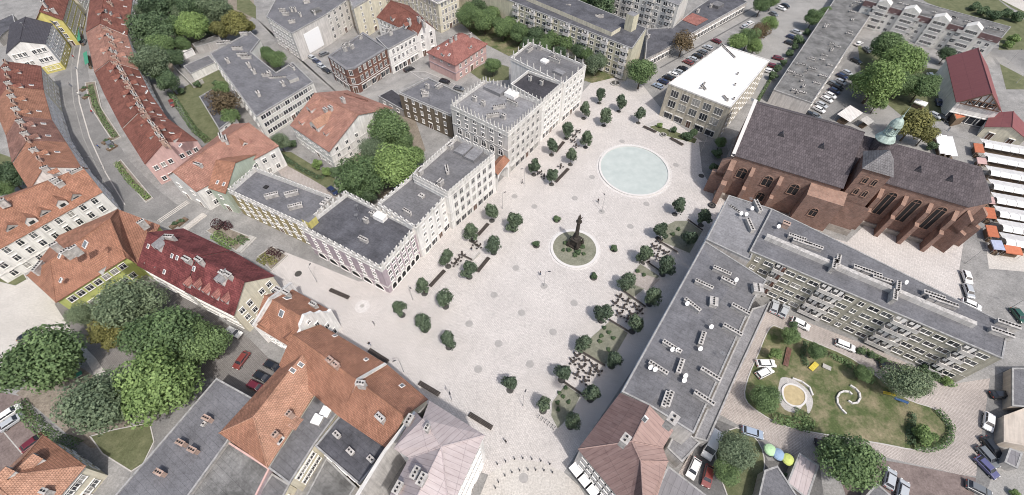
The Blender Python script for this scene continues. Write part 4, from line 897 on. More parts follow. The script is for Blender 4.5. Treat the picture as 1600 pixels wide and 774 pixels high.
# ---------------- north blocks
b = B('blank_wall_house', 'grey house with tall blank end wall carrying a white panel', 'building')
b.flat([(416, 26), (456, 52), (505, 25), (545, -2), (500, -45), (440, -20)], 11.8, 'wall_pale', 'felt_blue', .3)
b.wins((0, 1), 4, 7, w=1.1, h=1.5, fl=2.9).wins((2, 3), 4, 4, w=1.3, h=1.8, fl=2.9)
e = b.edges[(1, 2)]; d = (e[1]-e[0]); d.z = 0; nn = Vector((d.y, -d.x, 0)).normalized(); pa = G(488, 65, 0)
part(MB().box(((e[0]+e[1])/2*0+e[0]*.48+e[1]*.52+nn*.08-Vector((0, 0, e[0].z-1.2)))[:], (d.length*.48, .1, 8.0), atan2(d.y, d.x)), 'wall_panel', ['panel_white'], b.root)
b.slab_vents((442, 18, .9), (447, 24, .9), (480, 5, 1.4), (457, 36, 1.2), l=2.6).chim((456, 18), (462, 18), (470, 26), (492, 23)).block(494, 18, 3, 4, .8, mat='felt_moss')
b = B('cream_tower_house', 'tall cream building with ornate front and blank side by the top edge', 'building')
b.flat([(552, 12), (600, -16), (575, -50), (535, -25)], 14, 'wall_cream', 'felt_light', .5).wins((0, 3), 5, 4, w=1.2, h=1.6).wins((0, 1), 5, 3, w=.8, h=1.2)
b = B('yellow_tenement', 'large cream tenement with regular windows and cornices at the top edge', 'building')
b.flat([(684, 3), (716, -12), (640, -80), (590, -45)], 13.5, 'wall_cream', 'felt_light', .6).wins((0, 3), 4, 13, w=1.1, h=1.9, sp=3.5).wins((0, 1), 4, 5, w=1.1, h=1.9, sp=2.6).band(3.4).band(6.6).band(12.6, hh=.5, out=.5)
b = B('red_roof_house', 'white house with rust-red tiled roof and street gable beside the cream tenement', 'house')
b.ridge((652, 56), (588, 27), (672, 38), (606, -2), 9.5, 14, 'wall_white', 'tile_red', over=.15).auto(nf=3, w=1.1, h=1.7, sp=2.4).dormer((612, 32), (632, 44), w=1.8, h=1.1).chim((640, 36), (655, 33), (662, 38), w=1, l=1.6)
b = B('white_tenement', 'white three-storey tenement with grey flat roof opposite the pink house', 'house')
b.flat([(606, 77), (652, 52), (634, 39), (587, 58)], 10.4, 'wall_white', 'felt_blue', .4).wins((0, 1), 3, 6, w=1, h=1.7, gf='shop').band(3.2).band(6.8).chim((611, 55), (608, 50), (634, 44), w=.8, l=1.6)
b = B('brick_tenement', 'dark red brick tenement with chamfered corner and grey roof', 'house')
b.flat([(512, 88), (540, 108), (553, 107), (605, 75), (567, 50)], 10, 'brick_dark', 'felt_blue', .35, pmat='felt_light', pth=.9)
b.auto(nf=3, w=1.1, h=1.8, gf='shop', sp=2.6, frame='trim').band(3.3, mat='trim').band(6.3, mat='brick_orange').chim((545, 72), (551, 76), (540, 80), (538, 76), (564, 61), w=.9, l=1.3).aerial((535, 86))
b = B('pink_house', 'square pink house with hipped rose-red tiled roof and arched gateway', 'house')
b.pitched(dict(a=(666, 82, 7), b=(711, 103, 7), c=(762, 69, 7), d=(716, 52, 7), p=(705, 62, 11.5), q=(722, 52, 11.5)), ['abp', 'bcqp', 'cdq', 'dapq'], ['a', 'b', 'c', 'd'], 'wall_pink', 'tile_rose', over=.5)
b.wins(('b', 'c'), 2, 5, w=1, h=1.5).wins(('a', 'b'), 2, 3, w=.9, h=1, z0=2.2, gf=None).band(3.3, mat='wall_lilac').dormer((691, 88), (736, 76), w=1.5, h=.9).skylight((685, 76), (702, 86), (698, 70), w=.8).chim((705, 66), (712, 62), (735, 58), w=.8, l=1.1)
b = B('apartment_block', 'long cream five-storey apartment block with loggias and dark flat roof', 'apartment block')
b.flat([(988, 75.6), (1010, 44), (860, -18), (720, -76), (700, -38), (800, 2)], 13.5, 'wall_apt', 'felt_dark', .25)
lg = lambda f, c, st, w, h: ('loggia', 2.9, 1.9) if c % 3 == 0 else (st, w, h)
b.wins((0, 5), 5, 19, style='wide', w=1.7, h=1.3, glass='glass', door=False, pattern=lg).wins((0, 1), 5, 1, w=.8, h=1) if False else b.wins((0, 5), 5, 19, style='wide', w=1.7, h=1.3, door=False, pattern=lg)
ml = MB(); q0, q1 = G(962, 52, 13.5), G(790, -20, 13.5); ml.box(((q0+q1)/2)[:2]+(13.2,), ((q1-q0).length, 6.0, 1.7), atan2(q1.y-q0.y, q1.x-q0.x), 0, 1, 1); part(ml, 'roof_monitor', ['wall_cream', 'felt_dark'], b.root)
b.block(984, 46, 3.4, 3.4, 6, mat='wall_apt', top='felt_light', name='stair_tower').slab_vents((936, 28, .9), (885, 12, .9), l=3.4)
b = B('tower_block', 'white apartment block with rows of dark balconies at the top edge', 'apartment block')
b.flat([(1061, 8.5), (1082, -22), (985, -70), (962, -28)], 14, 'wall_apt_white', 'felt_light', .3)
b.wins((0, 3), 5, 9, style='wide', w=1.8, h=1.5, door=False, pattern=lambda f, c, st, w, h: ('loggia', 3.0, 1.9) if c % 3 == 2 else (st, w, h))
b = B('flat_roofed_shops', 'low shop building with dark felt roofs along the tree-lined street', 'shop')
b.flat([(1008, 93), (1056, 67), (1085, 50), (1168, 3), (1130, -16), (1085, 14), (1052, 42), (1012, 45)], 4.5, 'graffiti', 'felt_dark', .35).wins((0, 1), 1, 7, gf='shop', door=False).wins((2, 3), 1, 16, gf='shop', door=False)
b.block(1085, 31, 9, 8, .25, mat='tile_rose', name='roof_patch').chim((1012, 60), (1090, 20), (1110, 12)).block(1120, 10, 5, 4, 1.2)
b = B('white_roof_building', 'three-storey building with bright white flat roof at north-east corner of the square', 'building')
b.flat([(1045, 130), (1142, 168), (1203, 94), (1130, 70)], 13, 'wall_stone', 'roof_white', .35, pmat='trim')
b.wins((0, 1), 3, 5, style='wide', w=2.6, h=2.4, fl=3.9, gf='shop', frame='trim').wins((1, 2), 3, 9, style='rect', w=1.1, h=1.8, fl=4)
b.slab_vents((1137, 81, .9), l=10, w=.35, h=.35).slab_vents((1099, 138, .9), (1133, 155, .9), l=3, w=.5, h=.5).chim((1100, 132), (1095, 139), (1136, 158), (1146, 156), (1152, 117), (1148, 134), w=.6, l=.7, h=.6)
b = B('long_low_block', 'very long low block with grey gravel roof and many small vents', 'building')
b.flat([(1209, 140), (1269, 161), (1325, 75), (1385, -12), (1330, -40), (1265, 57)], 5.5, 'wall_pale', 'felt_moss', .3).wins((1, 2), 1, 10, gf='rect', door=False)
rr = random.Random(3)
for k in range(34):
    t = rr.random(); u = rr.uniform(.12, .88); x = (1209+t*120)*(1-u)+(1269+t*113)*u; y = (140-t*178)*(1-u)+(161-t*171)*u
    b.slab_vents((x, y, rr.choice([0, 1.57])), l=rr.uniform(.8, 3), w=rr.uniform(.4, .9), h=rr.uniform(.4, 1.0))
b = B('stepped_apartments', 'long cream apartment block with gabled bays and red mansard strip at top right', 'apartment block')
b.flat([(1330, 48), (1520, 105), (1548, 72), (1548, 56), (1365, -2)], 0.3, 'wall_apt_white', 'felt_light', .1) if False else None
b.flat([(1352, 0), (1566, 59), (1580, 42), (1375, -14)], 10.5, 'wall_apt_white', 'felt_moss', .3)
b.wins((0, 1), 4, 18, style='wide', w=1.2, h=1.2, door=False, pattern=lambda f, c, st, w, h: ('loggia', 2.2, 1.7) if c % 6 == 1 else (st, w, h))
e = b.edges[(0, 1)]; d = (e[1]-e[0]); d.z = 0; L = d.length; d.normalize(); nn = Vector((d.y, -d.x, 0)); mb = MB()
for k in range(7):
    if k == 6: continue
for u0, u1 in ((.1, .2), (.3, .42), (.52, .64), (.75, .86)):
    A0 = Vector((e[0].x, e[0].y, 0))+d*(L*u0); A1 = Vector((e[0].x, e[0].y, 0))+d*(L*u1); mid = (A0+A1)/2; z0, z1 = 0, 11.2
    for o_, fl in ((nn*1.0, 1), ):
        pts = [A0+o_, A1+o_, A1+o_+Vector((0, 0, z1)), mid+o_+Vector((0, 0, z1+1.6)), A0+o_+Vector((0, 0, z1))]; mb.face(pts)
    for q in (A0, A1): mb.face([q+nn, q-nn*2, q-nn*2+Vector((0, 0, z1)), q+nn+Vector((0, 0, z1))])
    mb.face([A0+nn+Vector((0, 0, z1)), mid+nn+Vector((0, 0, z1+1.6)), mid-nn*3+Vector((0, 0, z1+1.6)), A0-nn*3+Vector((0, 0, z1))]); mb.face([A1+nn+Vector((0, 0, z1)), A1-nn*3+Vector((0, 0, z1)), mid-nn*3+Vector((0, 0, z1+1.6)), mid+nn+Vector((0, 0, z1+1.6))])
    for f in range(4):
        for c in (.25, .5, .75):
            if b.nw < 100: inst(win_mesh('wide', 1.2, 1.2), 'window', b.root, A0+(A1-A0)*c+nn*1.02+Vector((0, 0, f*2.7+1)), atan2(nn.y, nn.x)-pi/2)
part(mb, 'gabled_bay', ['wall_apt_white'], b.root)
part(MB().box(((e[0].x+e[1].x)/2+nn.x*.05, (e[0].y+e[1].y)/2+nn.y*.05, 8.2), (L, .3, 2.1), atan2(d.y, d.x)), 'mansard_strip', ['wall_plum'], b.root)
rr = random.Random(5)
for k in range(16): t = rr.random(); b.slab_vents((1365+t*200, -4+t*55, 0), l=rr.uniform(1, 3), w=.8, h=.7)
b = B('market_hall', 'market hall with large dark red metal roof and timber-framed white gable', 'market hall')
b.ridge((1494, 160), (1478, 90), (1552.5, 153), (1530.5, 82), 7, 12.5, 'wall_white', 'metal_hall', over=.5)
e = b.edges.get(('a', 'r')) or b.edges.get(('r', 'a'))
hv = b.V; a_, d_, r_ = hv['a'], hv['d'], hv['r']; dd = (d_-a_); dd.z = 0; LL = dd.length; dd.normalize(); no = Vector((dd.y, -dd.x, 0)); no = no if no.dot(hv['a']-hv['b']) > 0 else -no
mb = MB(); o_ = a_.copy(); o_.z = 0; o_ += -no*.2
for x0, z0, x1, z1 in ((.08, 7.0, .92, 7.0), (.2, 7, .2, 9.0), (.38, 7, .38, 10.6), (.5, 7, .5, 12), (.62, 7, .62, 10.6), (.8, 7, .8, 9), (.2, 9, .8, 9), (.38, 7, .2, 9), (.62, 7, .8, 9), (.06, 7.3, .5, 12.3), (.94, 7.3, .5, 12.3)):
    mb.tube([o_+dd*(LL*x0)+no*.35+Vector((0, 0, z0)), o_+dd*(LL*x1)+no*.35+Vector((0, 0, z1))], .18, 4)
part(mb, 'timber_frame', ['frame_brown'], b.root)
for fx in (.15, .38, .62, .85): inst(win_mesh('shop', 3.2, 2.8), 'window', b.root, o_+dd*(LL*fx)+no*.02+Vector((0, 0, .4)), atan2(no.y, no.x)-pi/2)
for fx in (.29, .44, .56, .71): inst(win_mesh('wide', 1.6, 1.3), 'window', b.root, o_+dd*(LL*fx)+no*.02+Vector((0, 0, 7.4)), atan2(no.y, no.x)-pi/2)
b = B('hall_porch', 'lower red-roofed porch in front of the market hall gable', 'porch')
b.ridge((1538, 198), (1548, 176), (1582, 192), (1584, 168), 4, 6.5, 'wall_cream', 'metal_hall', over=.4).auto(nf=1, gf='shop')
b = B('hall_porch', 'small red lean-to roof left of the market hall porch', 'porch'); b.ridge((1507, 175), (1535, 170), (1510, 166), (1538, 162), 3.5, 4.6, 'wall_brown', 'metal_hall').auto(nf=1)
b = B('kiosk', 'small kiosk with orange roof at the corner of the red market hall', 'kiosk'); b.flat([(1488, 172), (1503, 170), (1510, 183), (1494, 187)], 3, 'wood', 'awning_orange', .1, pmat='wood')
# ---------------- east blocks
b = B('square_block', 'long block with dark grey flat roof on the east side of the square', 'building')
b.flat([(972, 612), (1102, 377), (1198, 438), (1178, 468), (1084, 677), (1014, 633)], 12, 'wall_pale', 'felt_grey', .18).wins((0, 1), 4, 16, gf='shop')
q = [(1096, 400), (1139.5, 449), (1040, 640), (972, 612)]
P = [G(x, y, 11.87) for x, y in [(1098, 386), (1140, 449), (1077, 556), (1016, 632), (975, 611)]]
b.slab_vents((1136, 443, 1.5), (1095, 532, .1), (1061, 575, .1), (1044, 626, .1), (1038, 627, .1), l=3.2).slab_vents((1098, 448, 1.6), (1080, 480, 1.3), (1126, 427, 1.6), (1155, 487, 1.5), (1142, 519, 1.5), (1048, 545, 1.5), (1027, 578, 1.5), (1108, 588, 1.5), (1098, 625, 1.5), l=4.0, w=.8)
b.slab_vents((1113, 475, .3), l=2.2, w=1.6).chim((1181, 455, .4), w=2, l=2.2, h=1.4).dish((1071, 478), (1108, 514), (1147, 441), (1048, 549), (1056, 550), (1014, 577), (1021, 580), (1091, 548), (1068, 590), (1066, 597)).aerial((1105, 510), (1123, 560))
part(MB().face([Vector((p.x, p.y, 11.86)) for p in P][::-1] if area2(P) < 0 else [Vector((p.x, p.y, 11.86)) for p in P]), 'roof_field', ['felt_blue'], b.root)
b = B('rear_terrace', 'narrow low terrace with pale walls behind the east square block', 'building')
b.flat([(1176, 482), (1192, 478), (1205, 470), (1152, 585), (1106, 690), (1085, 684)], 4.0, 'wall_pale', 'felt_light', .4)
b = B('square_block', 'lighter grey flat-roofed block at the church corner of the square with satellite dishes', 'building')
b.flat([(1104, 374), (1139, 305), (1206, 326), (1172, 406)], 12, 'wall_pale', 'felt_light', .3).wins((0, 1), 4, 5, gf='shop').dish((1155, 338), (1163, 339), (1172, 330)).slab_vents((1170, 355, .6), (1182, 325, .6), l=4, w=.9).aerial((1158, 345), (1168, 320))
b.slab_vents((1152, 330, 1.2), l=5, w=.2, h=.15)
b = B('long_apartment_block', 'long beige panel apartment block with balconies and clerestory roof below the church', 'apartment block')
b.flat([(1172, 392), (1206, 326), (1260, 352), (1577, 508), (1567, 560.5)], 12.6, 'wall_panel', 'felt_blue', .15)
b.wins((0, 4), 4, 19, style='wide', w=1.9, h=1.25, door=False, pattern=lambda f, c, st, w, h: ('loggia', 2.6, 1.9) if c in (2, 6, 7, 12, 13, 17) else (st, w, h) if c not in (0, 9) else (st, 1.0, 1.2)).band(2.9, [(0, 4)], 'wall_pale', .1, .05)
q0, q1 = G(1195, 372, 12.6), G(1520, 510, 12.6); mid = (q0+q1)/2; part(MB().box((mid.x, mid.y, 12.3), ((q1-q0).length, 1.1, 1.5), atan2(q1.y-q0.y, q1.x-q0.x), 0, 1, 1), 'clerestory', ['wall_pale', 'chimney_plaster'], b.root)
b.slab_vents((1303, 413, 1.6), (1395, 455, 1.6), (1297, 420, 1.6), (1390, 468, 1.6), l=3, w=.8, h=2).slab_vents((1243, 375, .1), (1250, 382, .1), (1268, 388, .1), (1345, 425, .1), (1358, 430, .1), (1375, 440, .1), (1462, 472, .1), (1475, 477, .1), (1455, 465, .1), (1570, 510, .1), (1560, 523, .1), l=4, w=1.0)
b.chim((1225, 355), w=1.2, l=1.6, mat='chimney_brick').dish((1213, 358), (1410, 445))
e = b.edges[(0, 4)]; pp = e[0]*.82+e[1]*.18; g_ = G(1222, 450); 
part(MB().box((*(e[1]*.835+e[0]*.165).xy, 0) if (e[0]-G(1172, 392, 12)).length > (e[1]-G(1172, 392, 12)).length else (*(e[0]*.835+e[1]*.165).xy, 0), (.5, .8, 12), atan2(e[1].y-e[0].y, e[1].x-e[0].x)), 'stair_shaft', ['brick_dark'], b.root)
b = B('metal_roof_house', 'house with rusty brown standing-seam roof at the bottom of the east block', 'house')
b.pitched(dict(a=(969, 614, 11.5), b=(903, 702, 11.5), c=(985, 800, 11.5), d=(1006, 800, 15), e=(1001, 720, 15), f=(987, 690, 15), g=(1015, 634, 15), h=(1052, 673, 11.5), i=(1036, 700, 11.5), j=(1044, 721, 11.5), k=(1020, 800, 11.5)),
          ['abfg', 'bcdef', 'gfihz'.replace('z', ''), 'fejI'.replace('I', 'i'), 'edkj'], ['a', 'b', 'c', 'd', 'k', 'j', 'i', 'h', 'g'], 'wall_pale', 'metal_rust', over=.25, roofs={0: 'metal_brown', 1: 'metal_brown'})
b.wins(('b', 'c'), 4, 7, sp=2.6, style='wide', w=1.6, h=1.4).chim((975, 690), (1047, 660), w=1.1, l=1.4).skylight((1008, 655), w=.7)
for k in range(5):
    e = b.edges[('b', 'c')]; d = (e[1]-e[0]); d.z = 0; L = d.length; d.normalize(); nn = Vector((d.y, -d.x, 0)); p = Vector((e[0].x, e[0].y, 0))+d*(L*(.12+.18*k))+nn*.9
    part(MB().box((p.x, p.y, 3.0), (2.6, 1.8, .12), atan2(d.y, d.x)), 'awning', ['awning_white'], b.root)
b = B('annexe', 'small annexe with pale grey roof behind the metal-roofed house', 'building'); b.flat([(1060, 664), (1094, 692), (1066, 722), (1043, 700)], 4.5, 'wall_pale', 'felt_light', .2)
b = B('slatted_shed', 'long shed with ribbed grey roof beside parked cars at the bottom edge', 'shed'); b.flat([(1044, 728), (1105, 775), (1085, 815), (1010, 800)], 3.6, 'wall_grey', 'metal_slat', .1)
b = B('corrugated_shed', 'shed with pale corrugated roof beside the garden umbrellas', 'shed'); b.flat([(1249, 708), (1280, 727), (1262, 780), (1230, 755)], 2.8, 'wall_grey', 'metal_pink', .08)
b = B('small_building', 'grey flat-roofed building at the bottom edge left of the corrugated shed', 'building'); b.flat([(1195, 735), (1215, 728), (1262, 800), (1180, 800)], 3.4, 'wall_grey', 'felt_blue', .2)
b = B('small_building', 'grey flat-roofed shed below the round tree at the bottom edge', 'building'); b.flat([(1350, 778), (1370, 755), (1405, 785), (1400, 800), (1340, 800)], 2.6, 'wall_grey', 'felt_grey', .1)
b = B('edge_house', 'beige-roofed building at the right edge beside parked cars', 'building'); b.flat([(1569, 650), (1620, 630), (1620, 700), (1569, 690)], 2.6, 'wall_beige', 'roof_white', .3, pmat='wall_beige'); b.roof.data.materials[0] = M('wall_beige')
b = B('edge_house', 'building with blue-grey roof and cream side at the right edge above the beige one', 'building'); b.flat([(1582, 575), (1640, 575), (1640, 640), (1582, 634)], 2.6, 'wall_beige', 'felt_blue', .2)
b = B('lean_to', 'small grey ribbed canopy near the bottom right corner', 'canopy'); b.flat([(1578, 700), (1598, 708), (1590, 732), (1570, 722)], 2.5, 'wall_grey', 'metal_slat', .08)
# ================================================================== CHURCH
ch = B('church', 'brick Gothic church with long dark tiled roofs, buttresses and green copper turret', 'church')
eh = 15.5
A, Bq = G(1146, 243, eh), G(1318, 295, eh); R1, R2 = G(1188, 163, 23.5), G(1362, 210, 23.5)
ch.ridge((1146, 243), (1318, 295), (1188, 163), (1362, 210), eh, 23.5, 'brick_church', 'tile_church', over=.3)
ux = (ch.V['b']-ch.V['a']); ux.z = 0; LN = ux.length; ux.normalize(); nx = Vector((ux.y, -ux.x, 0))     # along, outwards (towards the square block)
root = ch.root; oa = ch.V['a'].copy(); oa.z = 0; rot = atan2(ux.y, ux.x)
W_ = (ch.V['d']-ch.V['a']).length
def cw(s_, o_, z=0): return oa+ux*s_+nx*o_+Vector((0, 0, z))
def cs(px, py, h): q = G(px, py, h)-oa; return q.dot(ux), q.dot(nx)
# choir, same axis
s0, _ = cs(1388, 285, eh); s1, o1 = cs(1514, 324, eh); s2, o2 = cs(1550, 262, 22.5); sE, oE = cs(1546, 314, eh); sR, oR = cs(1375, 214, 22.5)
cb = -W_/2; hw = abs(cb-o1)
V = dict(a=cw(LN-1, o1, eh), b=cw(s1, o1, eh), c=cw(sE+.5, cb+2.8, eh), d=cw(sE+.5, cb-2.8, eh), e=cw(s1, 2*cb-o1, eh), f=cw(LN-1, 2*cb-o1, eh), p=cw(s1-1.5, cb, 22.5), q=cw(LN-1, cb, 22.5))
def cpart(V, faces, loop, wall, roof):
    L = [V[k] for k in loop]; 
    if area2(L) < 0: L = L[::-1]; 
    I = inset(L, .3); mb = MB()
    for i in range(len(I)):
        a, c = I[i], I[(i+1) % len(I)]; mb.face([(a.x, a.y, 0), (c.x, c.y, 0), (c.x, c.y, min(c.z, eh+.1)), (a.x, a.y, min(a.z, eh+.1))])
    part(mb, 'wall', [wall], root); mb = MB()
    for f in faces:
        P = [V[k] for k in f]; nn = Vector((0, 0, 0))
        for i in range(len(P)): nn += (P[i]-P[0]).cross(P[(i+1) % len(P)]-P[0])
        P = P if nn.z > 0 else P[::-1]
        mb.face(P); mb.face([p-Vector((0, 0, .2)) for p in P[::-1]]); ch.faces.append(P)
    for i in range(len(L)):
        a, c = L[i], L[(i+1) % len(L)]; dn = Vector((0, 0, .2)); mb.face([a-dn, c-dn, c, a])
    part(mb, 'roof', [roof], root)
cpart(V, ['abpq', 'bcp', 'cdp', 'dep', 'efqp'], ['a', 'b', 'c', 'd', 'e', 'f'], 'brick_church', 'tile_church')
# east wall of the nave above the choir roof
part(MB().face([cw(LN-.3, -.3, 0), cw(LN-.3, -W_+.3, 0), cw(LN-.3, -W_+.3, eh), cw(LN-.3, cb, 23.2), cw(LN-.3, -.3, eh)][::-1]), 'gable_wall', ['brick_church'], root)
# west gable parapet
mb = MB()
for a_, c_ in (((0, 0, eh), (0, cb, 24.0)), ((0, cb, 24.0), (0, -W_, eh))):
    P, Q = cw(-.1, a_[1], a_[2]+.5), cw(-.1, c_[1], c_[2]+.5); w1, w2 = ux*.45, Vector((0, 0, .9))
    c8 = [P-w1-w2, P+w1-w2, P+w1, P-w1, Q-w1-w2, Q+w1-w2, Q+w1, Q-w1]
    for f in ((3, 2, 6, 7), (0, 4, 5, 1), (0, 3, 7, 4), (1, 5, 6, 2)): mb.face([c8[i] for i in f])
part(mb, 'gable_coping', ['ring_stone'], root)
# plinth
mb = MB().box(cw(LN/2, -W_/2+.1)[:2]+(0,), (LN+.6, W_+.9, 1.5), rot); mb.box(cw((LN+s1)/2, cb)[:2]+(0,), (s1-LN+1, 2*hw+.4, 1.45), rot); part(mb, 'plinth', ['stone_plinth'], root)
def buttress(s_, o_, w=1.0, d=2.4, h=12.5, mat='brick_church', dirv=None):
    """stepped buttress with a sloping orange-tiled head"""
    dv = dirv or nx; tv = Vector((-dv.y, dv.x, 0)); base = cw(s_, o_); mb = MB()
    def prism(d0, d1, z0, z1, z2, m=0, mt=1):
        c = [base+tv*(w/2*sg)+dv*dd+Vector((0, 0, z0)) for sg, dd in ((-1, d0), (1, d0), (1, d1), (-1, d1))]
        t = [base+tv*(w/2*sg)+dv*dd+Vector((0, 0, zz)) for sg, dd, zz in ((-1, d0, z2), (1, d0, z2), (1, d1, z1), (-1, d1, z1))]
        mb.face([t[3], t[2], t[1], t[0]], mt); 
        for i in range(4): mb.face([c[(i+1) % 4], c[i], t[i], t[(i+1) % 4]], m)
    prism(-.2, d, 0, h*.55, h*.62, 0); prism(-.2, d*.62, h*.5, h*.86, h, 0)
    part(mb, 'buttress', [mat, 'brick_orange'], root)
wrz = atan2(nx.y, nx.x)-pi/2
for px, py in ((1178, 262), (1222, 275)): s_, o_ = cs(px, py, 13); buttress(s_, -.3, d=3.2, h=13.5)
buttress(.8, -.3, 1.5, 4.2, 14); buttress(-.2, -1.0, 1.5, 3.2, 14, dirv=-ux)
for px, py in ((1158, 273), (1198, 285), (1239, 297)):
    s_, o_ = cs(px, py, 10); inst(win_mesh('arch', 2.3, 3.6, 'brick_orange', 'dark'), 'window', root, cw(s_, -.28, 8.6), wrz)
for px, py in ((1186, 312),): s_, o_ = cs(px, py, 4); inst(win_mesh('arch', 2.0, 3.0, 'brick_orange', 'dark'), 'window', root, cw(s_, -.28, 3.0), wrz)
# south chapel and stair tower
sa, _ = cs(1262, 290, 12); sb, _ = cs(1312, 301, 12)
mb = MB(); 
def obox(s0, s1, o0, o1, z0, z1, z2=None, m=0, mt=0):
    z2 = z1 if z2 is None else z2
    c = [cw(s0, o0, z0), cw(s1, o0, z0), cw(s1, o1, z0), cw(s0, o1, z0)]; t = [cw(s0, o0, z2), cw(s1, o0, z2), cw(s1, o1, z1), cw(s0, o1, z1)]
    mb.face(t[::-1], mt)
    for i in range(4): mb.face([c[(i+1) % 4], c[i], t[i], t[(i+1) % 4]], m)
obox(sa, sb+1, -.5, 3.2, 0, 12.6, 14.2, 0, 1); part(mb, 'chapel', ['brick_church', 'brick_orange'], root)
sm = (sa+sb)/2; inst(win_mesh('arch', 1.8, 2.8, 'brick_orange', 'dark'), 'window', root, cw(sm, 3.22, 6.4), wrz)
mb = MB(); obox(sa-.2, sb+1, -.5, 3.5, 0, 2.4, None, 0, 0); part(mb, 'plinth', ['stone_plinth'], root)
ta, toa = cs(1350, 262, 21.5); tb, tob = cs(1394, 275, 21.5); print('tower', ta, toa, tb, tob, 'LN', LN, 'W', W_, 'choir', s0, s1, o1, sE, oE, s2, o2)
tw = tb-ta; to = (toa+tob)/2
mb = MB(); obox(ta, tb, to-tw*1.1, to, 9, 21.4); part(mb, 'stair_tower', ['brick_church'], root)
mb = MB(); obox(ta-.8, tb+.8, -1, to+1.2, 0, 9.6, 11.2, 0, 1); part(mb, 'tower_base', ['brick_church', 'brick_orange'], root)
mb = MB(); obox(ta-1.0, tb+1.0, -1, to+1.5, 0, 2.4); part(mb, 'plinth', ['stone_plinth'], root)
ap = G(1383.5, 241, 25.8); ap = cw((ta+tb)/2, to-tw*.55, 26); cr = [cw(ta-.4, to+.4, 21.4), cw(tb+.4, to+.4, 21.4), cw(tb+.4, to-tw*1.1-.4, 21.4), cw(ta-.4, to-tw*1.1-.4, 21.4)]
mb = MB()
for i in range(4): mb.face([cr[i], cr[(i+1) % 4], ap]); 
mb.face(cr[::-1]); o = part(mb, 'tower_roof', ['tile_slate'], root)
for z, u in ((17.2, .3), (17.2, .62), (13.2, .3), (13.2, .62)): inst(win_mesh('arch', .9, 1.9, 'brick_orange', 'dark'), 'window', root, cw(ta+tw*(u+.04), to+.02, z), wrz)
inst(win_mesh('arch', 1.8, 2.2, 'brick_orange', 'dark'), 'window', root, cw((ta+tb)/2, to+1.22, 4.5), wrz)
# choir windows and buttresses
L0, L1 = tb+2.5, s1-1.0; nb = 3
for k in range(nb+1):
    s_ = L0+(L1-L0)*k/nb; buttress(s_, o1-.3, 1.0, 3.4, 13.5)
    if k < nb:
        for u in (.5,): inst(win_mesh('arch', 2.1, 8.2, 'brick_orange', 'dark'), 'window', root, cw(s_+(L1-L0)/nb*u, o1-.28, 5.0), wrz)
buttress(s1+1.5, o1-1.5, 1.3, 3.6, 13.5, dirv=(ux*.9+nx*.5).normalized()); buttress(sE+.2, cb+2.4, 1.3, 3.4, 13.5, dirv=(ux+nx*.25).normalized()); buttress(sE+.2, cb-2.6, 1.3, 3.4, 13.5, dirv=(ux-nx*.4).normalized())
for px, py in ((1220, 213), (1283, 232), (1434, 268), (1483, 283)):
    q, n = ch.hit(px, py); t = Vector((-n.y, n.x, 0)).normalized(); dd = Vector((n.x, n.y, 0)).normalized(); f = q+dd*.1
    mb = MB().face([f-t*.9, f+t*.9, f+Vector((0, 0, 1.3))]).face([f+t*.9, f-dd*1.2+Vector((0, 0, 1.32)), f+Vector((0, 0, 1.3))]).face([f-t*.9, f+Vector((0, 0, 1.3)), f-dd*1.2+Vector((0, 0, 1.32))]); part(mb, 'roof_vent', ['tile_dark'], ch.roof)
# copper ridge turret
tc = G(1379, 222, 23.0); mb = MB().lathe((tc.x, tc.y, 20.0), [(1.9, 0), (1.9, 4.0), (2.0, 4.0)], 8); part(mb, 'turret_drum', ['tile_church'], root)
mb = MB().lathe((tc.x, tc.y, 24.0), [(2.25, -.2), (2.4, .1), (2.0, .9), (1.35, 1.6), (1.2, 1.8), (1.2, 1.9)], 16); mb.lathe((tc.x, tc.y, 25.9), [(1.55, 0), (1.55, .25), (0.0, .25)], 12)
for i in range(8): a = 2*pi*i/8; mb.tube([(tc.x+1.3*cos(a), tc.y+1.3*sin(a), 26.0), (tc.x+1.3*cos(a), tc.y+1.3*sin(a), 28.3)], .16, 5)
mb.lathe((tc.x, tc.y, 28.2), [(1.5, 0), (1.5, .25), (1.35, .9), (.95, 1.7), (.4, 2.2), (.22, 2.6), (.3, 2.9), (.12, 3.2), (.05, 5.6), (0, 5.7)], 14); part(mb, 'copper_turret', ['copper'], root)
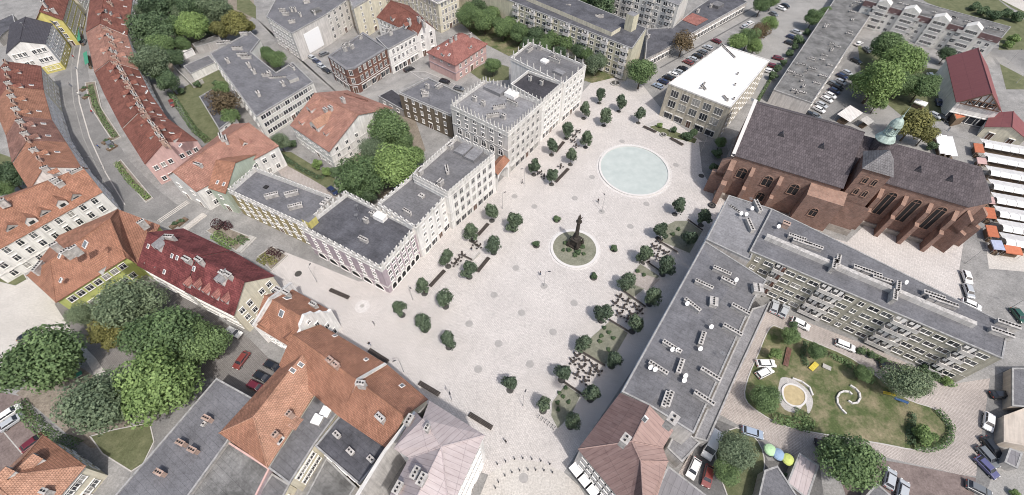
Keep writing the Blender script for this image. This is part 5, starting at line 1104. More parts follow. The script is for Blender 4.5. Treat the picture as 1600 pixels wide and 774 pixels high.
# ================================================================== VEGETATION
from mathutils import noise as mn
def crown_mesh(name, mat, seed, n=5200, leaf=.055, lobes=15, flat=.8, ragged=.16, cone=0.0, droop=0.0):
    """unit-radius crown: leaf faces spread over and inside many overlapping clumps"""
    rr = random.Random(seed); L = []
    for i in range(lobes):
        a = 2*pi*i/lobes*2.4+rr.uniform(-.4, .4); z = rr.uniform(-.55, .75); r = math.sqrt(max(0, 1-z*z))*rr.uniform(.25, .68)*(1-cone*(z+.5)*.6)
        L.append((Vector((r*cos(a), r*sin(a), z*flat*.75)), rr.uniform(.30, .50)))
    L.append((Vector((0, 0, .25*flat)), .5)); L.append((Vector((0, 0, -.1)), .5))
    V = []; F = []; T = []
    wt = [l[1]**2 for l in L]
    lt = [rr.uniform(-.16, .16) for _ in L]
    for k in range(n):
        i = rr.choices(range(len(L)), wt)[0]; c, r = L[i]
        d = Vector((rr.gauss(0, 1), rr.gauss(0, 1), rr.gauss(0.25, 1))).normalized()
        rad_ = r*(rr.uniform(.75, 1.0) if rr.random() < .8 else rr.uniform(.3, .8))*(1+ragged*mn.noise(d*3+c*5))
        if rr.random() < .07: rad_ *= 1.12
        p = c+Vector((d.x, d.y, d.z*.85))*rad_
        if droop: p.z -= droop*max(0, (p.xy.length-.45))**1.4*rr.uniform(.3, 1.5)
        nrm = (d+Vector((rr.gauss(0, .45), rr.gauss(0, .45), rr.gauss(.35, .4)))).normalized(); t = nrm.orthogonal().normalized(); t.rotate(Matrix.Rotation(rr.uniform(0, 6.28), 3, nrm)); b_ = nrm.cross(t)
        s_ = leaf*rr.uniform(.6, 1.35); o = len(V)
        V += [p-t*s_, p+b_*s_*.62-t*s_*.1+nrm*s_*.12, p+t*s_, p-b_*s_*.62+t*s_*.15+nrm*s_*.12]; F.append((o, o+1, o+2, o+3))
        T.append(min(1, max(0, .5+lt[i]+rr.gauss(0, .20))))
    me = bpy.data.meshes.new(name); me.from_pydata([tuple(v) for v in V], [], F); me.materials.append(M(mat))
    at = me.attributes.new('tint', 'FLOAT', 'FACE'); at.data.foreach_set('value', T); me.update(); return me
def trunk_mesh(seed, H=1.0):
    rr = random.Random(seed); mb = MB()
    mb.tube([(0, 0, -.1), (.01, 0, .25), (-.02, .02, .6), (.02, -.01, 1.15)], [.085, .06, .05, .02], 7)
    for i in range(5):
        a = i*1.3+rr.random(); z = .45+.1*i; mb.tube([(0, 0, z-.05), (.25*cos(a), .25*sin(a), z+.2), (.5*cos(a), .5*sin(a), z+.38)], [.035, .022, .008], 5)
    return mb.mesh('trunk', ['bark'])
TK = [trunk_mesh(1), trunk_mesh(2)]
CR = {}
def crowns(kind, mat, k, **a): CR[kind] = [crown_mesh('crown', mat, hash((len(CR), i)) % 9999+i*17, **a) for i in range(k)]
crowns('mid', 'leaf_mid', 3, n=13500, leaf=.042, lobes=26); crowns('light', 'leaf_light', 2, n=13500, leaf=.042, lobes=26); crowns('dark', 'leaf_dark', 3, n=10500, leaf=.046, lobes=18)
crowns('yellow', 'leaf_yellow', 1, n=7500, leaf=.055, lobes=18); crowns('grey', 'leaf_grey', 2, n=12500, leaf=.038, lobes=24, ragged=.3); crowns('brown', 'leaf_brown', 1, n=3800, leaf=.05, lobes=18)
crowns('willow', 'leaf_light', 1, n=15000, leaf=.038, lobes=24, droop=1.0); crowns('bushlike', 'leaf_dark', 2, n=2600, leaf=.085, lobes=9); crowns('bushlight', 'leaf_light', 1, n=2600, leaf=.085, lobes=9); crowns('purple', 'leaf_purple', 1, n=2200, leaf=.09, lobes=9)
crowns('town', 'leaf_town', 4, n=2000, leaf=.105, lobes=12, flat=1.15, cone=.25, ragged=.3); crowns('column', 'leaf_mid', 2, n=3500, leaf=.06, lobes=14, flat=1.3)
rt = random.Random(11)
def tree(px, py, rpx, kind, label, group=None, zf=.95, name='tree', tall=1.0, cat='tree', trunk=True):
    """(px,py) centre of the crown in the survey, rpx its radius in survey pixels"""
    R = (1.12 if py < 300 else 1.04)*rpx*mpp(px, py, 5); zc = R*zf*tall+ (1.2 if trunk else 0); c = G(px, py, zc); base = Vector((c.x, c.y, 0))
    t = thing(name, base, label, cat, group)
    o = bpy.data.objects.new('crown', rt.choice(CR[kind])); COL.objects.link(o); o.parent = t; o.location = (0, 0, zc); o.scale = (R, R, R*tall); o.rotation_euler = (0, 0, rt.uniform(0, 6.28))
    if trunk:
        u = bpy.data.objects.new('trunk', rt.choice(TK)); COL.objects.link(u); u.parent = t; u.scale = (R*.75, R*.75, zc); u.rotation_euler = (0, 0, rt.uniform(0, 6.28))
    return t
GW = 'trees of the belt behind the old town'; GS = 'street trees in front of the cream apartment block'
for a in [(233, 46, 29, 'dark', 'big dark tree of the belt standing nearest the white rear wall', GW), (245, 12, 24, 'dark', 'dark tree of the belt at the top edge beside the terrace', GW), (272, 2, 24, 'dark', 'dark green tree at the top edge, second from the terrace', GW),
          (238, 98, 27, 'grey', 'grey-green tree overhanging the curved lane', GW), (262, 128, 17, 'dark', 'smaller dark tree at lower end of the belt beside the lane', GW), (221, 78, 13, 'grey', 'small grey-green tree wedged against the terrace', GW),
          (301, 42, 23, 'light', 'light green tree in the middle of the belt', GW), (308, 12, 25, 'dark', 'dark tree behind the light green one at the top edge', GW), (338, 14, 25, 'grey', 'greyish tree at the top right of the belt', GW), (272, 42, 18, 'mid', 'mid green tree between the dark and the light one', GW),
          (346, 46, 15, 'yellow', 'yellow-green tree next to the garage yard', GW), (370, 38, 19, 'yellow', 'yellowish tree at the right end of the belt', GW), (352, 20, 14, 'mid', 'small tree behind the yellowish pair', GW),
          (250, 72, 20, 'mid', 'mid green tree of the belt between grey-green and dark ones', GW), (284, 68, 12, 'mid', 'small tree of the belt above the white shed', GW), (322, 40, 14, 'dark', 'dark tree right of the light green one', GW), (288, 22, 16, 'grey', 'grey-green tree behind the light green one', GW), (272, 88, 13, 'dark', 'dark tree beside the yard wall', GW), (228, 20, 16, 'grey', 'grey-green tree beside the terrace near the top edge', GW), (390, 42, 9, 'yellow', 'small yellowish tree over the corner of the office complex', GW), (250, 112, 13, 'mid', 'mid green tree at the lane bend', GW),
          (800, 36, 13, 'mid', 'smaller street tree behind the fourth one', GS), (826, 68, 12, 'dark', 'street tree close behind the far parapet', GS), (851, 72, 12, 'mid', 'street tree close behind the far parapet, further right', GS), (875, 82, 12, 'dark', 'low street tree behind the end house parapet', GS), (918, 84, 13, 'mid', 'street tree between the last two', GS), (770, 24, 14, 'mid', 'street tree beyond the second one', GS),
          (590, 268, 20, 'mid', 'mid green tree filling the middle of the rear garden', 'garden trees behind the market row'), (632, 222, 17, 'mid', 'tree at the foot of the brown rear house', 'garden trees behind the market row'),
          (350, 160, 24, 'brown', 'brown-green tree half hiding the small white house', None), (360, 182, 15, 'mid', 'green tree below the brown-green one near the pink-tiled house', None), (345, 140, 14, 'mid', 'small green tree behind the small white house', None),
          (413, 82, 11, 'mid', 'courtyard tree at left end inside the office complex', 'courtyard trees'), (432, 92, 14, 'mid', 'courtyard tree at right end inside the office complex', 'courtyard trees'), (421, 88, 11, 'mid', 'middle courtyard tree inside the office complex', 'courtyard trees'),
          (437, 222, 14, 'grey', 'round grey-green tree at corner of the villa garden', None),
          (606, 200, 31, 'mid', 'big green tree right of the gabled villa', 'garden trees behind the market row'), (618, 262, 36, 'light', 'light green tree leaning to the white market house', 'garden trees behind the market row'), (562, 278, 34, 'mid', 'broad tree behind the ochre house', 'garden trees behind the market row'),
          (585, 235, 22, 'grey', 'pale willowy tree between the villa and light green tree', 'garden trees behind the market row'), (648, 245, 17, 'light', 'smaller light tree at right end of the garden', 'garden trees behind the market row'), (575, 300, 20, 'dark', 'low dark tree tight behind the dark-roofed corner house', 'garden trees behind the market row'),
          (770, 103, 13, 'mid', 'small round tree on the lawn beside the pink house', None),
          (732, 24, 19, 'mid', 'street tree at corner nearest the cream tenement', GS), (757, 30, 18, 'mid', 'street tree second from the tenement corner', GS), (752, 8, 16, 'dark', 'street tree at the top edge behind the first pair', GS), (786, 42, 17, 'mid', 'street tree directly behind the pink house lawn', GS),
          (813, 52, 15, 'mid', 'street tree beyond the north house, fifth in line', GS), (838, 55, 15, 'dark', 'street tree beyond the north house, sixth in line', GS), (862, 60, 15, 'mid', 'street tree beyond the north house, seventh in line', GS), (886, 66, 15, 'mid', 'street tree beyond the north house, eighth in line', GS), (906, 78, 14, 'dark', 'street tree behind the pinnacled end wall', GS), (932, 98, 17, 'grey', 'last street tree, right of the pinnacled end house', GS),
          (940, 4, 22, 'dark', 'tree rising behind the long cream apartment block', None), (918, -4, 18, 'mid', 'tree at top edge behind the apartment block roof', None),
          (1003, 113, 22, 'mid', 'dense green tree at the north entrance to the square', None), (1068, 66, 18, 'brown', 'brown-leaved tree beside the row of parked cars', None),
          (1152, 66, 15, 'light', 'first tree of the clump behind the white roof', 'clump behind the white roof'), (1170, 60, 16, 'mid', 'second tree of the clump behind the white roof', 'clump behind the white roof'), (1188, 50, 15, 'brown', 'brownish third tree of the clump behind the white roof', 'clump behind the white roof'), (1202, 38, 13, 'light', 'last tree of the clump behind the white roof', 'clump behind the white roof'), (1180, 72, 12, 'light', 'front tree of the clump behind the white roof', 'clump behind the white roof'),
          (1190, 8, 13, 'mid', 'tree at the top edge by the shop street', None), (1207, 2, 11, 'mid', 'small tree at the top edge by the car park', None), (1271, 28, 13, 'mid', 'tree beside the upper end of the long low block', None), (1290, 18, 9, 'mid', 'small tree at the upper wall of the long low block', None),
          (1387, 74, 24, 'mid', 'tall tree in front of stepped apartments', 'trees behind the church'), (1374, 124, 34, 'willow', 'large light willow behind the church', 'trees behind the church'), (1412, 98, 28, 'light', 'light green tree between the willow and the apartments', 'trees behind the church'), (1442, 135, 22, 'mid', 'darker green tree left of the red market hall', 'trees behind the church'), (1372, 160, 14, 'light', 'low light tree at the foot of the willow', 'trees behind the church'), (1410, 130, 20, 'mid', 'mid green tree right of the willow', 'trees behind the church'),
          (1428, 195, 24, 'yellow', 'yellow-green tree right behind the copper turret', 'trees behind the church'), (1447, 210, 16, 'yellow', 'smaller yellow-green tree by the striped canopies', 'trees behind the church'), (1480, 84, 12, 'dark', 'small dark tree at the left corner of the red hall', None), (1336, 122, 9, 'mid', 'small bush-like tree at the rear car park', None),
          (1126, 222, 9, 'mid', 'slim tree at the west corner of the church', None), (1116, 262, 8, 'bushlike', 'shrubby tree hugging the church buttress', None),
          (65, 562, 58, 'mid', 'huge green tree at left edge over the car park corner', 'park trees at bottom left'), (200, 478, 46, 'grey', 'grey-green tree in front of the lime house', 'park trees at bottom left'), (170, 520, 28, 'yellow', 'yellow-green tree below the lime house', 'park trees at bottom left'),
          (255, 525, 55, 'mid', 'big bright tree in the middle of the park', 'park trees at bottom left'), (318, 540, 38, 'mid', 'tree at the right end of the park near parked red car', 'park trees at bottom left'), (243, 602, 60, 'light', 'large light green tree above the blue-grey roof', 'park trees at bottom left'), (160, 632, 55, 'grey', 'olive-green tree above the small lawn', 'park trees at bottom left'), (130, 490, 22, 'grey', 'thin grey-green tree at the left end of lime facade', 'park trees at bottom left'),
          (1328, 722, 46, 'mid', 'big round tree at the bottom between road and brick lot', None), (1152, 705, 33, 'grey', 'grey-green tree on island beside the white van', None), (1135, 735, 22, 'mid', 'green tree at lower side of the island', None),
          (1418, 598, 34, 'grey', 'grey-green loose tree at the edge of the park beside apartment balconies', None), (1235, 525, 15, 'mid', 'dark green tree at upper left of the park', None), (1210, 553, 11, 'bushlight', 'round light bush-tree by the park entrance', None), (1276, 550, 15, 'mid', 'tree by the curved hedge in the park', None), (1196, 622, 24, 'mid', 'green tree left of the sandpit', None),
          (1350, 584, 14, 'mid', 'bushy tree at upper edge of the park lawn', None), (10, 275, 22, 'dark', 'dark tree at the left edge behind the terrace', None), (5, 295, 14, 'mid', 'second tree at the left edge behind the terrace', None)]:
    tree(a[0], a[1], a[2], a[3], a[4], a[5] if len(a) > 5 else None)
# bushes
BU = [(1262, 50, 6, 'bushlike', 'topmost bush along the long low block'), (1249, 62, 9, 'bushlike', 'broad bush along the long low block'), (1242, 74, 6, 'bushlike', 'third bush along the long low block'), (1233, 84, 7, 'bushlike', 'round bush beside the maroon car'), (1224, 98, 6, 'bushlike', 'fifth bush along the long low block'), (1215, 108, 7, 'bushlike', 'sixth bush along the long low block'), (1208, 119, 8, 'bushlike', 'lowest bush along the long low block'),
      (1525, 10, 8, 'bushlike', 'leftmost shrub on the top right lawn'), (1538, 17, 9, 'bushlike', 'second shrub on the top right lawn'), (1554, 24, 10, 'bushlike', 'third shrub on the top right lawn'), (1570, 22, 9, 'bushlike', 'fourth shrub on the top right lawn'), (1590, 25, 10, 'bushlike', 'shrub nearest the right edge on the top lawn'), (1582, 62, 9, 'bushlight', 'bush at right end of stepped apartments'), (1575, 70, 7, 'bushlight', 'low bush under the end wall of the stepped apartments'),
      (1456, 228, 9, 'bushlike', 'dark round bush beside the striped canopies'), (1108, 320, 0, None, None),
      (457, 225, 8, 'bushlike', 'shrub at upper corner of the villa garden'), (495, 258, 9, 'bushlight', 'shrub in the middle of the villa garden'), (510, 268, 9, 'bushlight', 'light shrub by the villa garden hedge'), (525, 268, 10, 'bushlike', 'shrub at foot of the villa gable'),
      (283, 143, 6, 'bushlike', 'round bush at lawn corner by the lane'), (308, 132, 6, 'bushlike', 'bush in front of the bright garage wall'), (336, 130, 5, 'bushlike', 'small bush on the garage lawn'),
      (13, 424, 12, 'purple', 'dark purple bush on the small round lawn'), (1446, 682, 18, 'bushlight', 'bright green bush inside the hedge enclosure'), (1240, 507, 8, 'bushlike', 'bush beside the two parked cars at block corner'), (1218, 542, 0, None, None),
      (1345, 548, 7, 'bushlike', 'shrub under the balconies, left one'), (1362, 556, 7, 'bushlike', 'shrub under the balconies, middle one'), (1380, 566, 8, 'bushlike', 'shrub under the balconies, right one'), (1460, 585, 9, 'bushlike', 'shrub at the end of the apartment block'), (1478, 596, 9, 'bushlight', 'light shrub at the corner of the apartment block'), (1448, 575, 9, 'bushlike', 'shrub left of the corner shrub by the apartment end'),
      (1226, 745, 7, 'bushlike', 'small bush behind the corrugated shed'), (1585, 772, 8, 'bushlight', 'bush at the bottom right corner'),
      (1120, 240, 9, 'bushlike', 'shrub between church wall and white-roofed building'), (1075, 213, 9, 'bushlike', 'dark shrub below the white-roofed building'), (1084, 208, 7, 'bushlike', 'shrub at right end below the white-roofed building'), (1052, 203, 6, 'bushlike', 'shrub at middle of the strip by the white-roofed building'), (1030, 196, 5, 'bushlight', 'shrub at left end of the strip by the white-roofed building')]
for x, y, r, k, l in BU:
    if r: tree(x, y, r, k, l, None, .75, 'bush', cat='bush', trunk=False)
# small clipped trees of the square
TG = 'small round trees planted in the square'
def town(px, py, r, label, shade=1.0):
    R = r*rt.uniform(.94, 1.12)*mpp(px, py, 4); c = G(px, py, 3.9); base = Vector((c.x, c.y, 0)); t = thing('town_tree', base, label, 'tree', TG)
    o = bpy.data.objects.new('crown', rt.choice(CR['town'])); COL.objects.link(o); o.parent = t; o.location = (0, 0, 3.7); o.scale = (R*rt.uniform(.9, 1.1), R, R*rt.uniform(1.1, 1.35)); o.rotation_euler = (rt.uniform(-.12, .12), rt.uniform(-.12, .12), rt.uniform(0, 6.28))
    u = bpy.data.objects.new('trunk', TK[0]); COL.objects.link(u); u.parent = t; u.scale = (1.1, 1.1, 3.8)
    g = bpy.data.objects.new('tree_pit', PIT); COL.objects.link(g); g.parent = t
PIT = MB().cyl((0, 0, 0.015), .85, .85, .04, 18).mesh('tree_pit', ['grate'])
oL = ['first', 'second', 'third', 'fourth', 'fifth', 'sixth', 'seventh', 'eighth', 'ninth']
fronts = [((939, 147), 'near the north entrance, left of three'), ((970, 160), 'near the north entrance, middle of three'), ((1001, 178), 'near the north entrance, right of three'), ((946, 182), 'below the left one at the north entrance'), ((914, 171), 'against the end house by the north entrance')]
for (x, y), l in fronts: town(x, y, 10.5, 'small round tree '+l)
for (x, y), l in (((887, 202), 'by the pinnacled facade, top of the inner row'), ((917, 216), 'left of the pool, top of the outer row'), ((863, 228), 'by the pinnacled facade, second in the inner row'), ((893, 243), 'left of the pool, second in the outer row'), ((835, 259), 'by the pinnacled facade, lowest in the inner row'), ((863, 274), 'left of the pool, lowest in the outer row')): town(x, y, 11, 'small round tree '+l)
for (x, y), l in (((768, 331), 'inner row at the white houses, first from the arch'), ((803, 346), 'outer row at the white houses, first from the arch'), ((736, 362), 'inner row at the white houses, second from the arch'), ((771, 382), 'outer row at the white houses, second from the arch'), ((698, 403), 'inner row at the white houses, third from the arch'), ((732, 420), 'outer row at the white houses, beside café tables'),
                  ((660, 446), 'inner row beside the lilac arcades'), ((694, 467), 'outer row beside the lilac arcades'), ((624, 480), 'in front of the lilac corner arcade'), ((661, 504), 'between the corner arcade and the open square'), ((699, 531), 'alone towards the open square from the lilac corner'), ((797, 599), 'alone in the open lower square')): town(x, y, 14 if x != 803 else 16, 'small round tree '+l)
R_ = [((1060, 321), 'right of the pool, at the top of the terrace strip'), ((1102, 338), 'by the light grey block corner near the church'), ((1034, 359), 'at the outer side of the oval bed'), ((1078, 373), 'at the inner side of the oval bed'), ((1008, 398), 'outer side of the upper café tables'), ((1041, 416), 'inner side of the upper café tables'), ((980, 440), 'outer side of the paved bed'), ((1020, 463), 'inner side of the paved bed'), ((943, 489), 'outer side of the middle café tables'), ((993, 506), 'inner side of the middle café tables'),
      ((912, 537), 'outer side of the third grass bed'), ((960, 561), 'inner side of the third grass bed'), ((880, 583), 'outer side of the lower café tables'), ((926, 614), 'inner side of the lower café tables'), ((850, 632), 'outer side of the lowest grass bed'), ((894, 657), 'inner side of the lowest grass bed')]
for (x, y), l in R_: town(x, y, 14.5, 'small round tree '+l)
# hedges
def hedge(name, label, pts, w, h, mat='leaf_mid', dens=26, closed=False, cat='hedge'):
    P = [G(x, y, 0) for x, y in pts]; rr = random.Random(len(label)); V = []; F = []; T = []
    t0 = thing(name, P[0], label, cat)
    segs = list(zip(P[:-1], P[1:]))
    for a, c in segs:
        L = (c-a).length; d = (c-a)/max(L, .01); n = Vector((-d.y, d.x, 0))
        for k in range(int(L*dens*(w+h))):
            u = rr.uniform(-.1, L+.1); th = rr.uniform(0, pi); rr2 = 1 if rr.random() < .75 else rr.uniform(.4, 1)
            o_ = cos(th)*w/2*rr2*(1+.25*mn.noise(Vector((a.x+u, a.y, th)))); z = max(.05, (.25+.75*sin(th)*rr2)*h*(1+.3*mn.noise(Vector((a.x+u*.8, a.y, 3))))) if rr.random() < .8 else rr.uniform(0, h*.6)
            p = a+d*u+n*o_+Vector((0, 0, z))-P[0]; nr = (n*cos(th)+Vector((0, 0, .9))+Vector((rr.gauss(0, .4), rr.gauss(0, .4), rr.gauss(0, .3)))).normalized(); t = nr.orthogonal().normalized(); t.rotate(Matrix.Rotation(rr.uniform(0, 6.28), 3, nr)); b_ = nr.cross(t); s_ = rr.uniform(.1, .24); o = len(V)
            V += [p-t*s_, p+b_*s_*.7, p+t*s_, p-b_*s_*.7]; F.append((o, o+1, o+2, o+3)); T.append(min(1, max(0, rr.gauss(.45, .22))))
    me = bpy.data.meshes.new('foliage'); me.from_pydata([tuple(v) for v in V], [], F); me.materials.append(M(mat)); at = me.attributes.new('tint', 'FLOAT', 'FACE'); at.data.foreach_set('value', T); me.update()
    o = bpy.data.objects.new('foliage', me); COL.objects.link(o); o.parent = t0; return t0
hedge('hedge', 'dark green hedge between the car bays and the bare ground at bottom left', [(32, 632), (55, 660), (82, 685), (125, 698)], 2.6, 1.5, dens=20)
hedge('hedge', 'hedge along the lane garden below the belt of trees', [(268, 148), (285, 175), (305, 205), (326, 222)], 2.2, 1.6, dens=18)
hedge('hedge', 'clipped hedge along the cobbled lane side of the villa garden', [(434, 240), (465, 262), (500, 280), (518, 268)], 1.6, 1.3, 'leaf_dark', dens=18)
hedge('hedge', 'curved hedge of the enclosure at right end of the park, right arm', [(1462, 642), (1472, 652), (1484, 668), (1482, 684), (1470, 696), (1445, 702), (1424, 698)], 1.5, 1.2, 'leaf_mid')
hedge('hedge', 'short straight hedge on the left side of the park enclosure', [(1424, 648), (1420, 672), (1422, 696)], 1.4, 1.1, 'leaf_dark')
hedge('hedge', 'curved hedge arm beside the dark park tree', [(1258, 536), (1253, 553), (1258, 573)], 1.1, 1.1, 'leaf_dark')
hedge('hedge', 'hedge along the upper edge of the park', [(1295, 555), (1325, 570), (1352, 590), (1362, 597)], 1.6, 1.2)
hedge('hedge', 'hedge below the sandpit at the left of the park', [(1205, 652), (1232, 660), (1262, 668), (1262, 655), (1240, 645)], 2.4, 1.2)
hedge('hedge', 'low planted strip under the apartment balconies', [(1345, 545), (1370, 560), (1400, 573), (1440, 585), (1490, 602)], 1.6, .9)
hedge('hedge', 'hedge strip along shop street lawn', [(1180, 165), (1200, 130), (1216, 104)], 1.2, .8)
hedge('plant_row', 'row of mixed plants in the long bed of the western street', [(183, 256), (205, 285), (233, 312)], 1.8, .9, 'leaf_light', cat='plants'); hedge('plant_row', 'row of mixed plants in the upper street bed', [(142, 135), (150, 165), (166, 195), (182, 216)], 1.8, .9, 'leaf_mid', cat='plants')
hedge('plant_row', 'yellow-green flowering shrubs in the bed by the square entrance', [(408, 402), (420, 410), (432, 405)], 3, .9, 'leaf_yellow', cat='plants'); hedge('plant_row', 'dark red shrubs in the bed by the square entrance', [(420, 392), (432, 396), (442, 400)], 2.4, .9, 'leaf_purple', cat='plants')
hedge('plant_row', 'dark reddish shrubs near the pale green gable', [(338, 350), (350, 358), (362, 352)], 3, 1.8, 'leaf_purple', cat='plants'); hedge('plant_row', 'green shrubs in the raised bed by the street steps', [(338, 368), (352, 378), (366, 388)], 3.2, 1.3, 'leaf_light', cat='plants'); hedge('plant_row', 'low green plants at the right end of raised street bed', [(372, 372), (386, 380)], 2.4, .9, 'leaf_mid', cat='plants')
# shrubs inside the square beds
SH = 'low shrubs in the grass beds by the east block'
for i, (x, y) in enumerate([(944, 512), (951, 519), (958, 528), (940, 525), (937, 533), (951, 546), (874, 614), (880, 620), (888, 628), (871, 629), (872, 640), (884, 606), (1051, 366), (1060, 358), (996, 424), (1006, 430)]):
    tree(x, y, 4.2, 'bushlike', 'low dark shrub in a grass bed beside the café terraces', SH, .5, 'shrub', cat='shrub', trunk=False)
for (x, y), l in (((870, 341), 'above the column'), ((838, 381), 'left of the column'), ((960, 387), 'right of the column'), ((928, 431), 'below right of the column')):
    t = tree(x, y, 6.5, 'bushlike', 'lone shrub in a round pit '+l, 'four shrubs round the column', .8, 'shrub', cat='shrub', trunk=False)
    p_ = bpy.data.objects.new('tree_pit', PIT); COL.objects.link(p_); p_.parent = t; p_.scale = (1.2, 1.2, 1)
# ================================================================== POOL, COLUMN
pc = G(991, 268); RX, RY = 10.9, 12.0; pool = thing('pool', (pc.x, pc.y+.7, 0), 'round shallow pool with pale turquoise water and stone rim', 'pool')
def ringm(r0, r1, z0, z1, m=0, mb=None, n=64, ex=1.0):
    mb = mb or MB()
    for i in range(n):
        a, c = 2*pi*i/n, 2*pi*(i+1)/n
        q = lambda r, an, z: Vector((ORG['_c'].x+r*cos(an), ORG['_c'].y+r*ex*sin(an), z))
        mb.face([q(r0, a, z1), q(r1, a, z1), q(r1, c, z1), q(r0, c, z1)], m); mb.face([q(r1, a, z0), q(r1, c, z0), q(r1, c, z1), q(r1, a, z1)], m); mb.face([q(r0, c, z0), q(r0, a, z0), q(r0, a, z1), q(r0, c, z1)], m)
    return mb
ORG['_c'] = Vector((pc.x, pc.y+.7, 0)); ex = 1.08
part(ringm(10.6, 12.1, 0, .05, ex=ex), 'step', ['granite_pale'], pool); part(ringm(10.75, 11.35, .0, .40, ex=ex), 'rim', ['ring_stone'], pool)
part(MB().face([Vector((ORG['_c'].x+10.8*cos(a*pi/32), ORG['_c'].y+10.8*ex*sin(a*pi/32), .16)) for a in range(64)]), 'water', ['water'], pool)
cc = G(897.5, 389); ORG['_c'] = cc.copy(); isl = thing('flower_island', cc, 'round grass island with stone rim around the dark column', 'flower bed')
part(ringm(6.0, 6.75, 0, .34, ex=1.02), 'rim', ['ring_stone'], isl); part(ringm(6.7, 7.3, 0, .04, ex=1.02), 'step', ['granite_pale'], isl); part(MB().face([Vector((cc.x+6.05*cos(a*pi/32), cc.y+6.15*sin(a*pi/32), .30)) for a in range(64)]), 'turf', ['grass_bed'], isl)
for i, (x, y, r) in enumerate([(884, 380, 5), (889, 391, 5), (903, 394, 6), (910, 386, 5), (898, 399, 5), (880, 391, 4), (912, 397, 4), (893, 373, 4), (905, 372, 4), (908, 378, 3)]): tree(x, y, r, 'bushlike', 'low shrub on the round island at the foot of the column', 'shrubs round the column', .6, 'shrub', cat='shrub', trunk=False)
col = thing('column_monument', G(898, 384), 'dark weathered column with statue on top rising from the round island', 'monument'); c0 = ORG[col.name]
mb = MB().box((c0.x, c0.y, .3), (3.2, 3.2, .5), .9).box((c0.x, c0.y, .8), (2.2, 2.2, 2.2), .9, 0, .9).box((c0.x, c0.y, 3.0), (2.5, 2.5, .3), .9); part(mb, 'pedestal', ['statue'], col)
mb = MB().lathe((c0.x, c0.y, 3.3), [(.85, 0), (.85, .3), (.6, .5), (.55, 3), (.48, 6.2), (.7, 6.5), (.85, 6.9), (0, 6.95)], 12); part(mb, 'shaft', ['statue'], col)
mb = MB().lathe((c0.x, c0.y, 10.2), [(.55, 0), (.5, .5), (.38, 1.2), (.42, 1.7), (.3, 2.0), (.12, 2.15), (.2, 2.3), (.2, 2.5), (.05, 2.65), (0, 2.66)], 10); mb.tube([(c0.x, c0.y, 11.9), (c0.x+.5, c0.y-.3, 11.6), (c0.x+.55, c0.y-.5, 12.3)], .11, 6).tube([(c0.x, c0.y, 11.9), (c0.x-.5, c0.y-.1, 11.5), (c0.x-.3, c0.y-.5, 11.3)], .11, 6); part(mb, 'statue', ['statue'], col)
for i in range(4):
    a = .9+pi/4+i*pi/2; q = (c0.x+2.0*cos(a), c0.y+2.0*sin(a)); mb = MB().box((q[0], q[1], .3), (.7, .7, 1.1), .9).lathe((q[0], q[1], 1.4), [(.35, 0), (.3, .6), (.22, 1.1), (.1, 1.3), (.17, 1.45), (.14, 1.65), (0, 1.75)], 8); part(mb, 'corner_figure', ['statue'], col)
# ================================================================== STREET FURNITURE
def ang_px(a, c): p, q = G(*a), G(*c); return atan2(q.y-p.y, q.x-p.x), (q-p).length, (p+q)/2
def bench(a, c, label, group='long dark benches', mat='wood_dark'):
    an, L, m_ = ang_px(a, c); t = thing('bench', m_, label, 'bench', group, an); ORG[t.name] = Vector((0, 0, 0))
    mb = MB()
    for k in range(4): mb.box((0, -.42+.28*k, .42), (L, .24, .07))
    part(mb, 'seat', [mat], t)
    for x in (-L/2+.4, 0, L/2-.4): part(MB().box((x, 0, 0), (.35, .9, .42)), 'leg', ['concrete'], t)
for a, c, l in (((516, 454), (546, 467), 'between the gabled orange house and the lilac arcade'), ((577, 548), (607, 567), 'beside the broad orange-tiled house'), ((655, 599), (687, 618), 'at the smaller orange-tiled house'), ((733, 648), (769, 670), 'near the pink metal roof'),
                ((1005, 199), (1025, 208), 'above the pool, left one'), ((1047, 217), (1067, 228), 'above the pool, right one'), ((747, 369), (763, 351), 'in the tree rows by the white houses, upper'), ((746, 426), (764, 404), 'on the outer side of the tree rows'), ((672, 449), (695, 424), 'in the tree rows by the lilac house, lower'), ((868, 239), (881, 223), 'in the tree rows below the pinnacled facade'), ((868, 286), (888, 265), 'at the outer tree row left of the pool')):
    bench(a, c, 'long dark slatted bench '+l)
def lowwall(a, c, label, w=.35, h=.55, mat='wood_dark', name='planter_edge', cat='low wall'):
    an, L, m_ = ang_px(a, c); t = thing(name, m_, label, cat, None, an); ORG[t.name] = Vector((0, 0, 0)); part(MB().box((0, 0, 0), (L, w, h)), 'kerb_block', ['concrete'], t); part(MB().box((0, 0, h+.003), (L, w+.1, .08)), 'coping', [mat], t)
for a, c, l in (((1074, 345), (1097, 362), 'above the oval grass bed'), ((1030, 379), (1058, 396), 'between oval bed and upper café tables'), ((1010, 411), (1030, 425), 'below the upper café tables'), ((973, 456), (1008, 481), 'above the middle café tables'), ((951, 501), (982, 520), 'below the middle café tables'), ((908, 551), (945, 573), 'above the lower café tables'), ((882, 599), (914, 621), 'below the lower café tables'), ((722, 400), (738, 408), 'beside the café tables by the white houses')): lowwall(a, c, 'dark-topped low wall '+l)
lowwall((738, 408), (750, 396), 'pale low planter wall in the left tree rows', mat='concrete')
